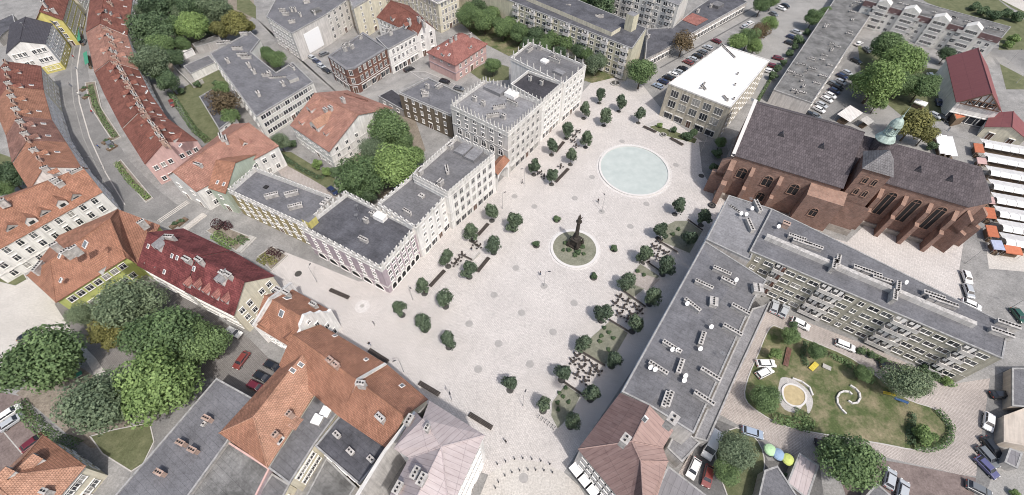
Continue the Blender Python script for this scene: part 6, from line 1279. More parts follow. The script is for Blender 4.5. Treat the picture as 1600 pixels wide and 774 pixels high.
# café tables and chairs
def table():
    t = thing('cafe_table', (0, 0, 0), 'x', 'table', 'café tables on the square'); mb = MB().cyl((0, 0, .72), .42, .42, .04, 14); part(mb, 'tabletop', ['wood_dark'], t); part(MB().cyl((0, 0, 0), .22, .05, .05, 10).tube([(0, 0, .03), (0, 0, .72)], .04, 6), 'leg', ['iron'], t); return t
def chair():
    t = thing('cafe_chair', (0, 0, 0), 'x', 'chair', 'café chairs on the square'); part(MB().box((0, 0, .43), (.44, .44, .05)), 'seat', ['wood_dark'], t); part(MB().box((0, .21, .5), (.44, .05, .42)), 'backrest', ['wood_dark'], t)
    for x in (-.19, .19):
        for y in (-.19, .19): part(MB().tube([(x, y, 0), (x, y, .44)], .02, 4), 'leg', ['iron'], t)
    return t
T0, C0 = table(), chair(); T0k, C0k = list(T0.children), list(C0.children); first = [True]
def cset(x, y, where, n=4):
    p = G(x, y); a0 = rt.uniform(0, 1.5)
    lt, lc = 'small round dark café table '+where, 'dark café chair pulled up to a table '+where
    if first[0]: T0.location = p; T0['label'] = lt
    else: copy_tree(T0, p, a0, lt, kids=T0k)
    for k in range(n):
        a = a0+2*pi*k/n; q = p+Vector((cos(a), sin(a), 0))*.8
        if first[0] and k == 0: C0.location = q; C0.rotation_euler = (0, 0, a-pi/2); C0['label'] = lc
        else: copy_tree(C0, q, a-pi/2+rt.uniform(-.3, .3), lc, kids=C0k)
    first[0] = False
for x, y in ((1021, 387), (1030, 391), (1040, 397), (1016, 398), (1026, 403), (1035, 409), (1010, 407), (1029, 378)): cset(x, y, 'of the upper terrace by the east block')
for x, y in ((968, 466), (980, 473), (993, 481), (961, 476), (974, 483), (986, 493), (967, 492), (980, 500), (999, 488)): cset(x, y, 'of the middle terrace by the east block')
for x, y in ((901, 558), (914, 565), (927, 574), (895, 567), (908, 576), (921, 586), (901, 588), (914, 597), (934, 582)): cset(x, y, 'of the lower terrace by the east block')
for x, y in ((716, 408), (722, 400), (748, 387), (742, 382), (711, 414)): cset(x, y, 'in the tree rows by the white houses')
for x, y in ((843, 272), (850, 278), (876, 262), (897, 214), (903, 207), (895, 222), (900, 230)): cset(x, y, 'in the tree rows by the pinnacled facade')
# lamps
def lamp():
    t = thing('street_lamp', (0, 0, 0), 'x', 'street lamp', 'street lamps'); part(MB().cyl((0, 0, 0), .16, .1, .5, 8).tube([(0, 0, .4), (0, 0, 6.2)], [.07, .045], 6), 'post', ['steel'], t); part(MB().tube([(0, 0, 6.1), (0, 0, 6.4), (.8, 0, 6.5)], .035, 5), 'arm', ['steel'], t); part(MB().box((.95, 0, 6.42), (.7, .26, .12), 0, 0, .8), 'lamp_head', ['iron'], t); return t
LP = lamp(); LK = list(LP.children)
for i, (x, y, l) in enumerate(((850, 447, 'on a round disc below the column'), (940, 331, 'on a round disc left under the pool'), (645, 468, 'by the lilac arcade trees'), (495, 440, 'at the entrance beside the ochre house'), (631, 581, 'in front of the broad orange house'), (706, 625, 'by the benches near the pink roof'), (817, 634, 'between the lone tree and lowest bed'), (819, 288, 'near the trees left of pool'), (785, 326, 'near the red-topped arch'), (1045, 212, 'above the pool between two benches'), (1094, 240, 'beside the painted shadow by the church'), (1508, 412, 'at the edge of the church yard'), (1578, 482, 'beside the green car on the east square'), (1575, 100, 'beside the red market hall road'), (1588, 130, 'below the hall road at the right edge'), (163, 268, 'along the western street, upper'), (176, 300, 'along the western street, lower'), (128, 118, 'where the western street widens'))):
    if i == 0: LP.location = G(x, y); LP['label'] = 'slim grey street lamp '+l
    else: copy_tree(LP, G(x, y), rt.uniform(0, 6), 'slim grey street lamp '+l, kids=LK)
lp = G(850, 447); struct(MB().face([Vector((lp.x+.95*cos(a*pi/12), lp.y+.95*sin(a*pi/12), 0.022)) for a in range(24)]), 'stone_disc', ['disc_stone']); lp = G(940, 331); struct(MB().face([Vector((lp.x+.95*cos(a*pi/12), lp.y+.95*sin(a*pi/12), 0.022)) for a in range(24)]), 'stone_disc', ['disc_stone'])
# bollards
bm_ = MB().lathe((0, 0, 0), [(.14, 0), (.14, .1), (.10, .15), (.10, .75), (.14, .8), (.12, .95), (0, 1.0)], 10).mesh('bollard', ['iron'])
for i, (x, y) in enumerate([(777, 726), (790, 722), (804, 718), (817, 717), (831, 718), (845, 721), (859, 726), (812, 736), (800, 739), (789, 744), (779, 754), (825, 735), (837, 735), (850, 736), (863, 739), (774, 763)]):
    o = bpy.data.objects.new('bollard', bm_); COL.objects.link(o); o.location = G(x, y); tag(o, 'short dark bollard in the curved rows at the bottom entrance of the square', 'bollard', 'bollards at the bottom entrance')
bk = MB().tube([(-.35, 0, 0), (-.35, 0, .8), (.35, 0, .8), (.35, 0, 0)], .05, 5).mesh('bike_stand', ['iron'])
for i, (x, y) in enumerate([(842, 652), (847, 656), (852, 659), (857, 663), (862, 667), (866, 670)]):
    o = bpy.data.objects.new('bike_stand', bk); COL.objects.link(o); o.location = G(x, y); o.rotation_euler = (0, 0, .9); tag(o, 'hooped dark bike stand in the short line below the lowest bed tree', 'bike stand', 'bike stands below the lowest bed')
for (x, y, l, mm) in ((961, 131, 'round stone fountain basin at north entrance beside apartment block', 'concrete'), (1036, 212, 'small round basin between the benches above the pool', 'concrete'), (1112, 322, 'round planter by the church corner', 'iron')):
    t = thing('round_basin', G(x, y), l, 'basin'); ORG['_c'] = G(x, y); r = 1.9 if x == 961 else 1.1; part(ringm(r*.82, r, 0, .5, n=24), 'rim', [mm], t); part(MB().face([Vector((ORG['_c'].x+r*.84*cos(a*pi/12), ORG['_c'].y+r*.84*sin(a*pi/12), .3)) for a in range(24)]), 'filling', ['grate'], t); part(MB().cyl(ORG['_c'], r*.25, r*.15, .8, 8), 'spout', [mm], t)
# ================================================================== PARK
def ringthing(name, label, pts, w, h, mat, cat):
    P = [G(x, y, 0) for x, y in smooth(pts, 4)]; t = thing(name, P[0], label, cat); mb = MB(); n = len(P)
    if area2(P) < 0: P = P[::-1]
    I = inset(P, w)
    for i in range(n):
        j = (i+1) % n; z = Vector((0, 0, h)); mb.face([P[i]+z, P[j]+z, I[j]+z, I[i]+z]); mb.face([P[i], P[j], P[j]+z, P[i]+z]); mb.face([I[j], I[i], I[i]+z, I[j]+z])
    part(mb, 'edge', [mat], t); return t, I
t, I = ringthing('sandpit', 'oval sandpit with stone edge in the park', [(1220, 612), (1224, 603), (1234, 600), (1248, 605), (1258, 615), (1259, 628), (1250, 637), (1236, 636), (1224, 627)], .4, .42, 'ring_stone', 'sandpit'); part(MB().face([Vector((p.x, p.y, .3)) for p in I]), 'sand', ['sand'], t)
def spiral(pts, label):
    P = [G(x, y, .14) for x, y in pts]; t = thing('low_stone_wall', Vector((P[0].x, P[0].y, 0)), label, 'low wall'); mb = MB()
    for a, c in zip(P[:-1], P[1:]): m_ = (a+c)/2; mb.box((m_.x, m_.y, .05), ((c-a).length+.1, .35, .5), atan2(c.y-a.y, c.x-a.x))
    part(mb, 'stones', ['ring_stone'], t)
spiral([(1321, 647), (1314, 640), (1308, 631), (1307, 622), (1311, 615), (1318, 612), (1326, 613), (1330, 617)], 'curved pale stone wall, left arm of the spiral on the lawn'); spiral([(1328, 603), (1336, 608), (1342, 615), (1343, 623), (1339, 630), (1331, 631), (1325, 627)], 'curved pale stone wall, right arm of the spiral on the lawn')
spiral([(1238, 592), (1252, 597), (1264, 606), (1269, 618)], 'curved stone seat wall above the sandpit')
def slide(a, c, label, mat):
    an, L, m_ = ang_px(a, c); t = thing('play_slide', m_, label, 'slide', None, an); ORG[t.name] = Vector((0, 0, 0)); mb = MB().face([(-L/2, -.3, .2), (L/2, -.3, 1.5), (L/2, .3, 1.5), (-L/2, .3, .2)]).face([(-L/2, -.3, .2), (-L/2, -.3, .4), (L/2, -.3, 1.7), (L/2, -.3, 1.5)]).face([(-L/2, .3, .2), (-L/2, .3, .4), (L/2, .3, 1.7), (L/2, .3, 1.5)]); part(mb, 'chute', [mat], t); part(MB().tube([(L/2, -.3, 0), (L/2, -.3, 1.6)], .04, 5).tube([(L/2, .3, 0), (L/2, .3, 1.6)], .04, 5).tube([(L/2+.8, 0, 0), (L/2, 0, 1.5)], .04, 5), 'ladder', ['steel'], t)
slide((1379, 614), (1394, 622), 'yellow slide on the lawn by the grey-green tree', 'yellow_paint'); slide((1397, 623), (1412, 634), 'blue slide right beside the yellow one', 'blue_paint')
bench((1265, 579), (1275, 569), 'yellow park bench beside the dark tree', 'park benches', 'yellow_paint'); bench((1284, 572), (1297, 578), 'grey park bench on the upper lawn', 'park benches', 'concrete'); bench((1226, 573), (1232, 545), 'long reddish bench at the left of the park', 'park benches', 'brick_dark')
bench((118, 590), (130, 583), 'green park bench under the huge tree', 'park benches', 'awning_green')
def umbrella(x, y, mat, label):
    c = G(x, y, 2.6); t = thing('garden_umbrella', Vector((c.x, c.y, 0)), label, 'parasol', 'garden parasols behind the corrugated shed'); mb = MB().lathe((c.x, c.y, 2.1), [(1.25, 0), (1.1, .3), (.65, .55), (0, .7)], 12); part(mb, 'canopy', [mat], t); part(MB().tube([(c.x, c.y, 0), (c.x, c.y, 2.9)], .03, 5), 'pole', ['steel'], t)
plain('pale_green', (.42, .62, .36), .8, .05); plain('pale_blue', (.26, .36, .5), .8, .05); plain('lime', (.5, .56, .16), .8, .05)
umbrella(1205, 702, 'pale_green', 'round pale green parasol, left of three'); umbrella(1218, 709, 'pale_blue', 'round blue parasol between the green ones'); umbrella(1233, 717, 'lime', 'round lime-yellow parasol, right of three')
# ================================================================== MARKET
for k in range(8):
    x0, y0 = 1536+4.6*k, 226+21.5*k; a, c = G(x0, y0, 2.6), G(x0+95, y0+17, 2.6); an = atan2(c.y-a.y, c.x-a.x); L = (c-a).length; t = thing('market_stall', Vector(((a+c)/2).xy.to_tuple()+(0,)), ['topmost', 'second', 'third', 'fourth', 'fifth', 'sixth', 'seventh', 'lowest'][k]+' row of market stalls under white vaulted canopy at right edge', 'market stall', 'rows of white market stalls', an); ORG[t.name] = Vector((0, 0, 0)); mb = MB()
    wv = 2.5
    nb = int(L/2.4)
    for j in range(nb):
        u0, u1 = -L/2+L*j/nb+.06, -L/2+L*(j+1)/nb-.06
        for i in range(8):
            p0, p1 = pi*i/8, pi*(i+1)/8; f = lambda u, p: (u, -.2+wv/2*cos(p), 2.5+.75*sin(p)); mb.face([f(u0, p0), f(u1, p0), f(u1, p1), f(u0, p1)], 0, True)
        
    part(mb, 'canopy', ['awning_white'], t); part(MB().face([(-L/2, .95, 2.75), (L/2, .95, 2.75), (L/2, 3.5, 2.5), (-L/2, 3.5, 2.5)]).face([(-L/2, .95, 2.75), (-L/2, 3.5, 2.5), (L/2, 3.5, 2.5), (L/2, .95, 2.75)]), 'flat_canopy', ['awning_white'], t)
    part(MB().box((0, 0, 0), (L-1, 1.4, 1.0)), 'counter', ['wood'], t); part(MB().box((0, 1.2, 0), (L-1, .1, 2.5)), 'back_panel', ['wall_grey'], t)
    for s_ in (-1, 0, 1): part(MB().tube([(s_*(L/2-.1), -1.4, 0), (s_*(L/2-.1), -1.4, 2.6)], .05, 5), 'post', ['steel'], t)
def awn(x, y, dx, dy, mat, label, w=2.2):
    an, L, m_ = ang_px((x, y), (x+dx, y+dy)); m_ = G(x+dx/2, y+dy/2, 2.3); m_.z = 0; t = thing('awning_stall', m_, label, 'market stall', None, an); ORG[t.name] = Vector((0, 0, 0)); part(MB().face([(-L/2, -w/2, 2.2), (L/2, -w/2, 2.2), (L/2, w/2, 2.7), (-L/2, w/2, 2.7)]).face([(-L/2, -w/2, 2.15), (-L/2, w/2, 2.65), (L/2, w/2, 2.65), (L/2, -w/2, 2.15)]).box((0, -w/2, 1.9), (L, .06, .3)), 'awning', [mat], t); part(MB().box((0, .1, 0), (L-.4, w*.5, .95)), 'counter', ['wood'], t)
    for sx in (-1, 1):
        for sy in (-1, 1): part(MB().tube([(sx*(L/2-.1), sy*(w/2-.1), 0), (sx*(L/2-.1), sy*(w/2-.1), 2.3)], .04, 4), 'post', ['steel'], t)
for a in ((1528, 225, 3, 14, 'awning_orange', 'orange awning at the top end of the market rows'), (1533, 247, 2, 10, 'wall_pink', 'pinkish awning at the second market row', ), (1545, 308, 2, 11, 'wall_pink', 'pink rounded canopy at the middle market row'), (1545, 325, 4, 17, 'awning_orange', 'orange awning under the pink canopy'), (1548, 353, 5, 18, 'awning_orange', 'orange awning near the blue one'), (1556, 376, 6, 15, 'awning_blue', 'pale blue awning at the lower left market corner')): awn(*a)
awn(1570, 389, 26, 4, 'awning_orange', 'long orange awning along the bottom of the market', 2.4)
for k, (x, y) in enumerate(((1466, 210), (1474, 212), (1483, 214))):
    awn(x, y, 8, 30, 'awning_white', ['left', 'middle', 'right'][k]+' strip of white canopy behind the church', 1.6)
awn(1318, 185, 20, -14, 'wall_pale', 'pale shed roof behind the church beside the willow', 5); awn(1430, 157, 18, 7, 'awning_white', 'white canopy near the blue car by the hall', 2.0); awn(1350, 192, 10, -6, 'concrete', 'small grey shelter behind the copper turret', 3)
awn(120, 40, 4, 24, 'awning_green', 'dark green shop awning on the upper western street', 1.4); awn(133, 82, 3, 18, 'awning_green', 'green awning at the terrace corner of the western street', 1.6)
for k, (x, y) in enumerate(((133, 140), (137, 152), (168, 222), (176, 232), (285, 348), (275, 352))):
    c = G(x, y); t = thing('planter_box', c, 'planted box '+['by the widening of the street', 'below the first street box', 'beside the parked terrace tables', 'lower of the terrace pair', 'right of the street steps', 'left of the street steps'][k], 'planter'); part(MB().box((c.x, c.y, 0), (3.2, 1.5, .6), 1.1), 'box', ['wood'], t); o = bpy.data.objects.new('plants', CR['bushlike'][0]); COL.objects.link(o); o.parent = t; o.location = (0, 0, .7); o.scale = (1.2, .8, .6)
# steps and paving bands on the western forecourt
for k in range(3):
    an, L, m_ = ang_px((246+k*2, 345+k*1.5), (292+k*2, 314+k*1.5)); struct(MB().box((m_.x, m_.y, 0), (L, .35, .05), an), 'paving_band', ['asphalt_pale'])
an, L, m_ = ang_px((285, 362), (320, 335)); struct(MB().box((m_.x, m_.y, 0), (L, 2.2, .14), an).box((m_.x, m_.y, .14), (L, 1.4, .14), an), 'steps', ['asphalt_pale']); an, L, m_ = ang_px((372, 394), (396, 370)); struct(MB().box((m_.x, m_.y, 0), (L, 2.6, .15), an).box((m_.x, m_.y, .15), (L, 1.5, .14), an), 'steps', ['concrete'])
# ================================================================== CARS
def car_proto(key, col_, kind='car'):
    name = 'paint_'+key; m, tt, n, bb = nodes_of(name, .28, .5); bb.inputs['Base Color'].default_value = (*col_, 1); bb.inputs['Coat Weight'].default_value = .6
    van = kind == 'van'; est = kind == 'wagon'
    L, Wd = (6.2, 2.1) if van else (4.4, 1.78)
    prof = ([(-L/2, .45), (-L/2, 2.3), (-L/2+.1, 2.45), (L/2-1.9, 2.45), (L/2-1.1, 1.35), (L/2-.15, 1.05), (L/2, .8), (L/2, .4)] if van else [(-L/2, .42), (-L/2-.02, .72), (-L/2+.12, .98), (-L/2+.7, 1.0), (L/2-1.35, .98), (L/2-.35, .84), (L/2-.05, .66), (L/2, .4)])
    t = thing('car' if not van else 'van', (0, 0, -50), 'x', 'car' if not van else 'van', 'parked cars'); ORG[t.name] = Vector((0, 0, 0)); mb = MB(); w = Wd/2
    def ring(sx, prof, ww): return [Vector((x, ww*sx, z)) for x, z in prof]
    top = [(x, z) for x, z in prof]
    A = ring(-1, top, w); C = ring(1, top, w); A2 = [Vector((p.x*.985, p.y*.9, p.z+.05 if 0 < i < len(A)-1 else p.z)) for i, p in enumerate(A)]; C2 = [Vector((p.x*.985, p.y*.9, p.z+.05 if 0 < i < len(C)-1 else p.z)) for i, p in enumerate(C)]
    mb.face(A, 0); mb.face(C[::-1], 0); k = len(A)
    for i in range(k-1):
        mb.face([A[i+1], A[i], A2[i], A2[i+1]], 0); mb.face([A2[i+1], A2[i], C2[i], C2[i+1]], 0, True); mb.face([C2[i+1], C2[i], C[i], C[i+1]], 0)
    mb.face([A[0], A[-1], C[-1], C[0]], 1); part(mb, 'body', [name, 'dark'], t)
    if not van:
        x0, x1, x2, x3 = (-L/2+.25, -L/2+.75, .55, 1.15) if not est else (-L/2+.1, -L/2+.35, .55, 1.15); z0, z1 = 1.0, 1.43; wi = .8; wt = .62
        b_ = [(x0, -wi), (x3, -wi), (x3, wi), (x0, wi)]; tt_ = [(x1, -wt), (x2, -wt), (x2, wt), (x1, wt)]; mb = MB()
        for i in range(4): j = (i+1) % 4; mb.face([(*b_[i], z0), (*b_[j], z0), (*tt_[j], z1), (*tt_[i], z1)])
        part(mb, 'window', ['glass'], t); mb = MB().box(((x1+x2)/2, 0, z1-.01), (x2-x1+.12, 2*wt+.1, .06), 0, 0, .92)
        for sx in (-1, 1):
            for (xa, ya, xb, yb) in ((x0, wi, x1, wt), (x3, wi, x2, wt), ((x0+x3)/2-.1, wi, (x1+x2)/2-.1, wt)): mb.tube([(xa, ya*sx, z0), (xb, yb*sx, z1)], .045, 4)
        part(mb, 'roof', [name], t)
    else:
        part(MB().face([(L/2-1.88, -.9, 2.40), (L/2-1.12, -.92, 1.42), (L/2-1.12, .92, 1.42), (L/2-1.88, .9, 2.40)]), 'windscreen', ['glass'], t).location = (.06, 0, .06)
    wh = MB().cyl((0, 0, -.11), .33, .33, .22, 14, 0).cyl((0, 0, -.12), .19, .19, .24, 10, 1).mesh('wheel', ['dark', 'steel'])
    for x in (-L/2+.8, L/2-.85):
        for y in (-w+.08, w-.08):
            o = bpy.data.objects.new('wheel', wh); COL.objects.link(o); o.parent = t; o.location = (x, y, .33); o.rotation_euler = (pi/2, 0, 0)
    for y in (-w+.3, w-.3):
        part(MB().box((L/2-.03, y, .62), (.1, .34, .14)), 'headlight', ['frame_white'], t); part(MB().box((-L/2+.02, y, .72), (.1, .3, .16)), 'tail_light', ['red_paint'], t)
    return t
PC = {'white': (.75, .75, .74), 'silver': (.42, .44, .46), 'black': (.012, .013, .016), 'navy': (.02, .03, .08), 'red': (.20, .05, .045), 'maroon': (.13, .015, .025), 'green': (.02, .075, .05), 'violet': (.09, .09, .19), 'grey': (.14, .15, .16), 'paleblue': (.30, .36, .45)}
PR = {}
def car(px, py, dx, dy, colr, where, kind='car'):
    k = (colr, kind)
    a = G(px, py, .7); c = G(px+dx, py+dy, .7); an = atan2(c.y-a.y, c.x-a.x); p = Vector((a.x, a.y, 0)); l = ({'paleblue': 'pale blue', 'violet': 'blue-violet', 'navy': 'dark blue', 'grey': 'dark grey'}.get(colr, colr))+' '+('estate car ' if kind == 'wagon' else kind+' ')+where
    if k not in PR: PR[k] = car_proto(colr, PC[colr], kind); t = PR[k]; t['_k'] = 1; del t['_k']; PKK[k] = list(t.children); t.location = p; t.rotation_euler = (0, 0, an); t['label'] = l
    else: copy_tree(PR[k], p, an, l, kids=PKK[k])
PKK = {}
row = [(1119, 64, 'maroon'), (1106, 74, 'silver'), (1098, 81, 'grey'), (1090, 87, 'black'), (1082, 92, 'silver'), (1075, 97, 'red'), (1067, 107, 'black'), (1060, 112, 'silver'), (1052, 116, 'white'), (1044, 121, 'black'), (1036, 127, 'navy'), (1028, 134, 'paleblue')]
for i, (x, y, c_) in enumerate(row): car(x, y, -7, -3, c_, 'in the row left of white roof, '+['1st', '2nd', '3rd', '4th', '5th', '6th', '7th', '8th', '9th', '10th', '11th', '12th'][i]+' from the far end')
for x, y, dx, dy, c_, w_, *k in [(1172, 36, 8, -4, 'white', 'on the street beside the tree clump'), (1164, 41, 8, -4, 'silver', 'behind the white one beside the tree clump'), (1234, 67, 8, 3, 'black', 'in the car park beside the broad bush'), (1237, 58, 8, 3, 'navy', 'second in the car park trio'), (1245, 50, 8, 3, 'silver', 'uppermost of the car park trio'), (1216, 91, 8, 2, 'maroon', 'alone in the car park lane'), (1208, 103, 8, 2, 'maroon', 'above the white car at the white roof corner'), (1202, 111, 8, 2, 'white', 'by the right corner of the white roof'), (1227, 9, 8, 3, 'black', 'near the top edge, right'), (1221, 13, 8, 3, 'white', 'near the top edge, middle'), (1209, 22, 8, 4, 'grey', 'near the top edge, left'),
                 (1266, 179, 6, 3, 'black', 'lowest in the rear car park row'), (1274, 181, 6, 3, 'grey', 'beside the lowest one in the rear row'), (1280, 171, 6, 3, 'white', 'near the church roof end'), (1284, 164, 6, 3, 'silver', 'fourth in the rear row'), (1292, 155, 6, 3, 'white', 'fifth in the rear row'), (1298, 149, 6, 3, 'white', 'sixth in the rear row'), (1304, 142, 6, 3, 'navy', 'seventh in the rear row'), (1309, 136, 6, 3, 'black', 'eighth in the rear row'), (1302, 131, 6, 3, 'grey', 'beside the block wall in rear row'), (1314, 128, 6, 3, 'silver', 'ninth in the rear row'), (1316, 119, 6, 3, 'navy', 'tenth in the rear row'), (1324, 114, 6, 3, 'silver', 'last in the rear row'), (1342, 68, 6, -3, 'white', 'at upper end of the rear car park'), (1355, 78, 5, 4, 'grey', 'under the tree in front of apartments'), (1338, 95, 6, 3, 'black', 'in the middle of the rear yard'),
                 (1455, 119, 4, 5, 'white', 'beside the left wall of the red hall'), (1467, 160, 2, 6, 'navy', 'near the front corner of the red hall'), (1461, 180, 6, 3, 'silver', 'left of the hall kiosk'), (1474, 184, 5, 3, 'black', 'at the hall kiosk'),
                 (1511, 433, 3, 8, 'white', 'at the church yard kerb, upper'), (1514, 455, 3, 8, 'silver', 'at the church yard kerb, lower'), (1518, 476, 7, 3, 'white', 'half hidden behind the long apartment block'), (1592, 493, 8, 10, 'green', 'alone on the east square'),
                 (1210, 479, 2, -8, 'silver', 'at the red shaft, left one'), (1225, 486, 4, -8, 'silver', 'at the red shaft, right one'), (1251, 506, 10, 5, 'white', 'on the cobbled road near the red shaft'), (1321, 540, 10, 4, 'white', 'driving along the cobbled road', 'wagon'), (1391, 573, 10, 2, 'black', 'on the cobbled road near the grey-green tree'), (1197, 568, 8, 0, 'white', 'by the park entrance, upper'), (1195, 582, 6, -3, 'white', 'by the park entrance, lower', 'wagon'),
                 (1564, 617, 10, 0, 'black', 'beside the building with blue-grey roof'), (1545, 659, -1, 10, 'white', 'alone in the strip at the beige house'), (1550, 699, 8, 10, 'black', 'upper of three at bottom right'), (1544, 714, 8, 9, 'grey', 'middle of three at bottom right', 'wagon'), (1542, 730, 9, 9, 'violet', 'lower of three at bottom right'), (1530, 765, 10, 5, 'grey', 'cut by the bottom edge at right'),
                 (1411, 766, 2, -9, 'silver', 'on the brick-red lot at the bottom edge'), (1391, 748, 2, -9, 'silver', 'on the brick-red lot beside the round tree'), (1284, 703, 2, 8, 'black', 'half under the big round tree'), (1111, 696, -6, 14, 'white', 'with box body beside the island', 'van'), (1084, 732, -4, 9, 'white', 'below the white van'), (1106, 744, -2, 9, 'red', 'right of the white car below the van'), (1176, 676, 10, 3, 'paleblue', 'on the cobbled road above the island'),
                 (15, 645, 9, -6, 'white', 'in the left bays, upper'), (18, 659, 9, -6, 'silver', 'in the left bays, lower'), (52, 691, 8, -6, 'maroon', 'beside the hipped orange roof at bottom left'), (44, 524, 9, -6, 'black', 'above the huge tree at left'), (365, 519, 8, 4, 'white', 'at the foot of the maroon-roofed house'), (377, 563, -6, 8, 'red', 'near the right park tree'), (426, 572, 8, 4, 'black', 'behind the broad orange house, upper'), (410, 589, 8, 4, 'black', 'behind the broad orange house, lower'), (400, 604, 8, 4, 'maroon', 'by the orange wing'),
                 (269, 161, 3, 6, 'red', 'on the curved lane'), (278, 96, 8, -2, 'silver', 'in the yard beside the garage'), (289, 67, 8, -2, 'grey', 'under the light green tree'), (520, 298, 5, 4, 'navy', 'at the end of the villa lane'), (488, 90, 7, 4, 'silver', 'first in the row by the brick tenement'), (495, 96, 7, 4, 'navy', 'second in the row by the brick tenement'), (502, 103, 7, 4, 'silver', 'third in the row by the brick tenement'), (510, 110, 7, 4, 'black', 'fourth in the row by the brick tenement'), (506, 84, 7, -3, 'grey', 'behind the row by the brick tenement'),
                 (639, 108, 8, -3, 'black', 'in front of the white tenement'), (695, 127, 8, 2, 'black', 'at the corner of the pink house'), (664, 136, 6, 4, 'grey', 'beside the brown rear house'), (717, 138, 8, 2, 'grey', 'behind the market row by the pink house'), (10, 58, 8, 3, 'grey', 'at far left edge behind the white house'), (172, 226, 3, 5, 'grey', 'on the western street beside the bed'), (130, 65, 2, -6, 'grey', 'high up the western street')]:
    car(x, y, dx, dy, c_, w_, k[0] if k else 'car')
# ================================================================== bottom-left hipped house
b = B('hipped_house', 'house with light orange hipped roof and cream facade at the bottom left corner', 'house')
b.pitched(dict(a=(68, 680, 7), b=(134, 728, 7), c=(60, 815, 7), d=(-40, 780, 7), p=(12, 743, 11.5), q=(-5, 760, 11.5)), ['abp', 'bcqp', 'cdq', 'daqp'.replace('qp', 'pq')], ['a', 'b', 'c', 'd'], 'wall_cream', 'tile_light', over=.4, roofs={0: 'tile_orange'})
b.wins(('b', 'c'), 2, 5, w=1.2, h=1.5).wins(('a', 'b'), 2, 4).dormer((66, 715), w=2.6, h=1.2, roof='tile_light').dormer((24, 735), w=2.2, h=1.2, mat='trim').band(6.3).chim((78, 770), w=.8, l=1.2)
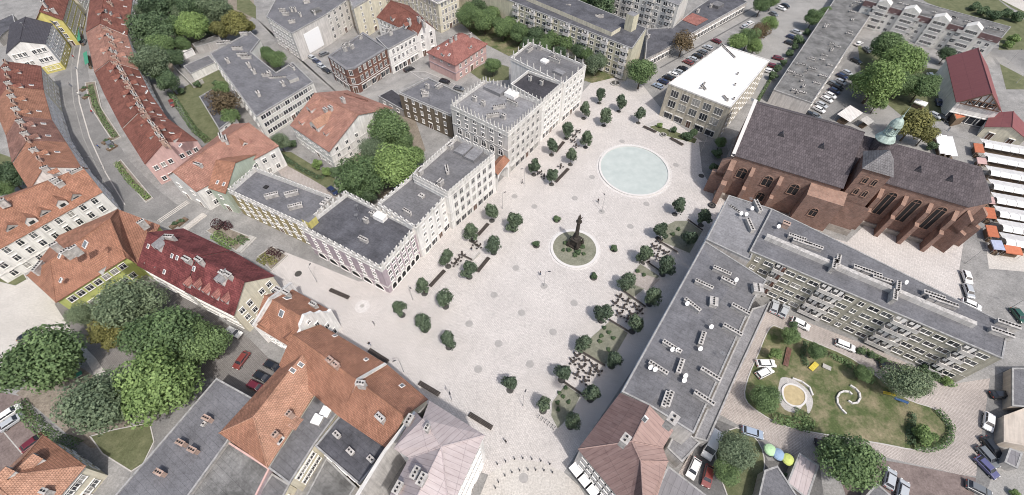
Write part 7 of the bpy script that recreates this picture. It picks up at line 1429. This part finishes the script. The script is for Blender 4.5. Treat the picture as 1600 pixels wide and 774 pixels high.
# ================================================================== PEOPLE
def person(px, py, top, legs, label, pose=0.0, rz=0.0):
    base = G(px, py); t = thing('person', base, label, 'person', None, rz); me = bpy.data.meshes.new('body')
    st = .16+pose*.2
    v = [(0, 0, .95), (0, 0, 1.2), (0, 0, 1.42), (0, 0, 1.52), (0, .02, 1.68), (-.19, 0, 1.42), (-.25, .03*(1+pose*4), 1.14), (-.24, .14*pose+.04, .86), (.19, 0, 1.42), (.25, -.03*(1+pose*4), 1.14), (.24, -.14*pose+.04, .86), (-.1, 0, .9), (-.11, st*.5, .5), (-.11, st*.3-.02, .07), (-.11, st*.3+.15, .04), (.1, 0, .9), (.11, -st*.5, .5), (.11, -st-.05, .07), (.11, -st+.12, .04)]
    e = [(0, 1), (1, 2), (2, 3), (3, 4), (2, 5), (5, 6), (6, 7), (2, 8), (8, 9), (9, 10), (0, 11), (11, 12), (12, 13), (13, 14), (0, 15), (15, 16), (16, 17), (17, 18)]
    r = [.15, .14, .15, .06, .105, .07, .05, .035, .07, .05, .035, .095, .065, .045, .04, .095, .065, .045, .04]
    me.from_pydata(v, e, []); o = bpy.data.objects.new('body', me); COL.objects.link(o); o.parent = t; sk = o.modifiers.new('skin', 'SKIN'); sk.use_smooth_shade = True
    for i, q in enumerate(r): me.skin_vertices[0].data[i].radius = (q, q*.8 if i < 3 else q)
    me.skin_vertices[0].data[0].use_root = True
    nm = 'cloth_%s_%s' % (top, legs)
    if nm not in MATS:
        cols = {'red': (.35, .04, .04), 'white': (.7, .7, .68), 'dark': (.03, .03, .035), 'blue': (.06, .1, .28), 'jeans': (.07, .1, .17), 'grey': (.22, .22, .23)}
        m, tt, n, bb = nodes_of(nm, .85, .2); tc_ = tt.nodes.new('ShaderNodeTexCoord'); sp = tt.nodes.new('ShaderNodeSeparateXYZ'); tt.links.new(tc_.outputs['Object'], sp.inputs[0]); rp = tt.nodes.new('ShaderNodeValToRGB'); rp.color_ramp.interpolation = 'CONSTANT'
        rp.color_ramp.elements[0].color = (.03, .025, .02, 1); rp.color_ramp.elements[1].position = .055; rp.color_ramp.elements[1].color = (*cols[legs], 1)
        for p_, c_ in ((.48, (*cols[top], 1)), (.755, (.42, .26, .2, 1))): q = rp.color_ramp.elements.new(p_); q.color = c_
        mt_ = tt.nodes.new('ShaderNodeMath'); mt_.operation = 'DIVIDE'; mt_.inputs[1].default_value = 2.0; tt.links.new(sp.outputs[2], mt_.inputs[0]); tt.links.new(mt_.outputs[0], rp.inputs[0]); tt.links.new(rp.outputs[0], bb.inputs['Base Color'])
    me.materials.append(M(nm)); o.modifiers.new('sub', 'SUBSURF').levels = 1; o.modifiers['sub'].render_levels = 2
    mb = MB().lathe((0, -.02, 1.66), [(.118, 0), (.125, .06), (.09, .13), (0, .16)], 10); h = bpy.data.objects.new('hair', mb.mesh('hair', ['wood_dark'])); COL.objects.link(h); h.parent = t
for i, (x, y, a, c_, l) in enumerate([(737, 392, 'dark', 'jeans', 'beside the café tables in the left tree rows'), (816, 287, 'grey', 'dark', 'near the lamp left of the pool'), (934, 317, 'dark', 'dark', 'standing left of the pool lamp'), (844, 430, 'dark', 'jeans', 'near the lamp under the column'), (585, 508, 'grey', 'dark', 'walking near the pale ring disc'), (578, 540, 'dark', 'jeans', 'next to the broad orange house'), (120, 108, 'white', 'jeans', 'on the western street crossing'), (125, 150, 'white', 'dark', 'on the western street beside planters'), (146, 178, 'red', 'jeans', 'on the western street in red top'), (117, 92, 'red', 'dark', 'in red near the green awning'), (112, 136, 'grey', 'jeans', 'where the street widens'), (156, 232, 'blue', 'dark', 'walking down the western street'), (1536, 345, 'dark', 'jeans', 'beside the orange awnings'), (1537, 362, 'blue', 'dark', 'left of the pale blue awning'), (1548, 395, 'red', 'jeans', 'in red below the pale blue awning'), (1554, 400, 'white', 'dark', 'in white below the market corner'), (1519, 240, 'dark', 'dark', 'at the top market awning'), (1480, 205, 'grey', 'jeans', 'near the white canopy strips'), (1524, 250, 'dark', 'jeans', 'at the second market awning'), (790, 692, 'dark', 'dark', 'crossing the lower square')]):
    person(x, y, a, c_, 'small standing person '+('with %s top ' % a)+l, (i % 3)*.5, rt.uniform(0, 6))
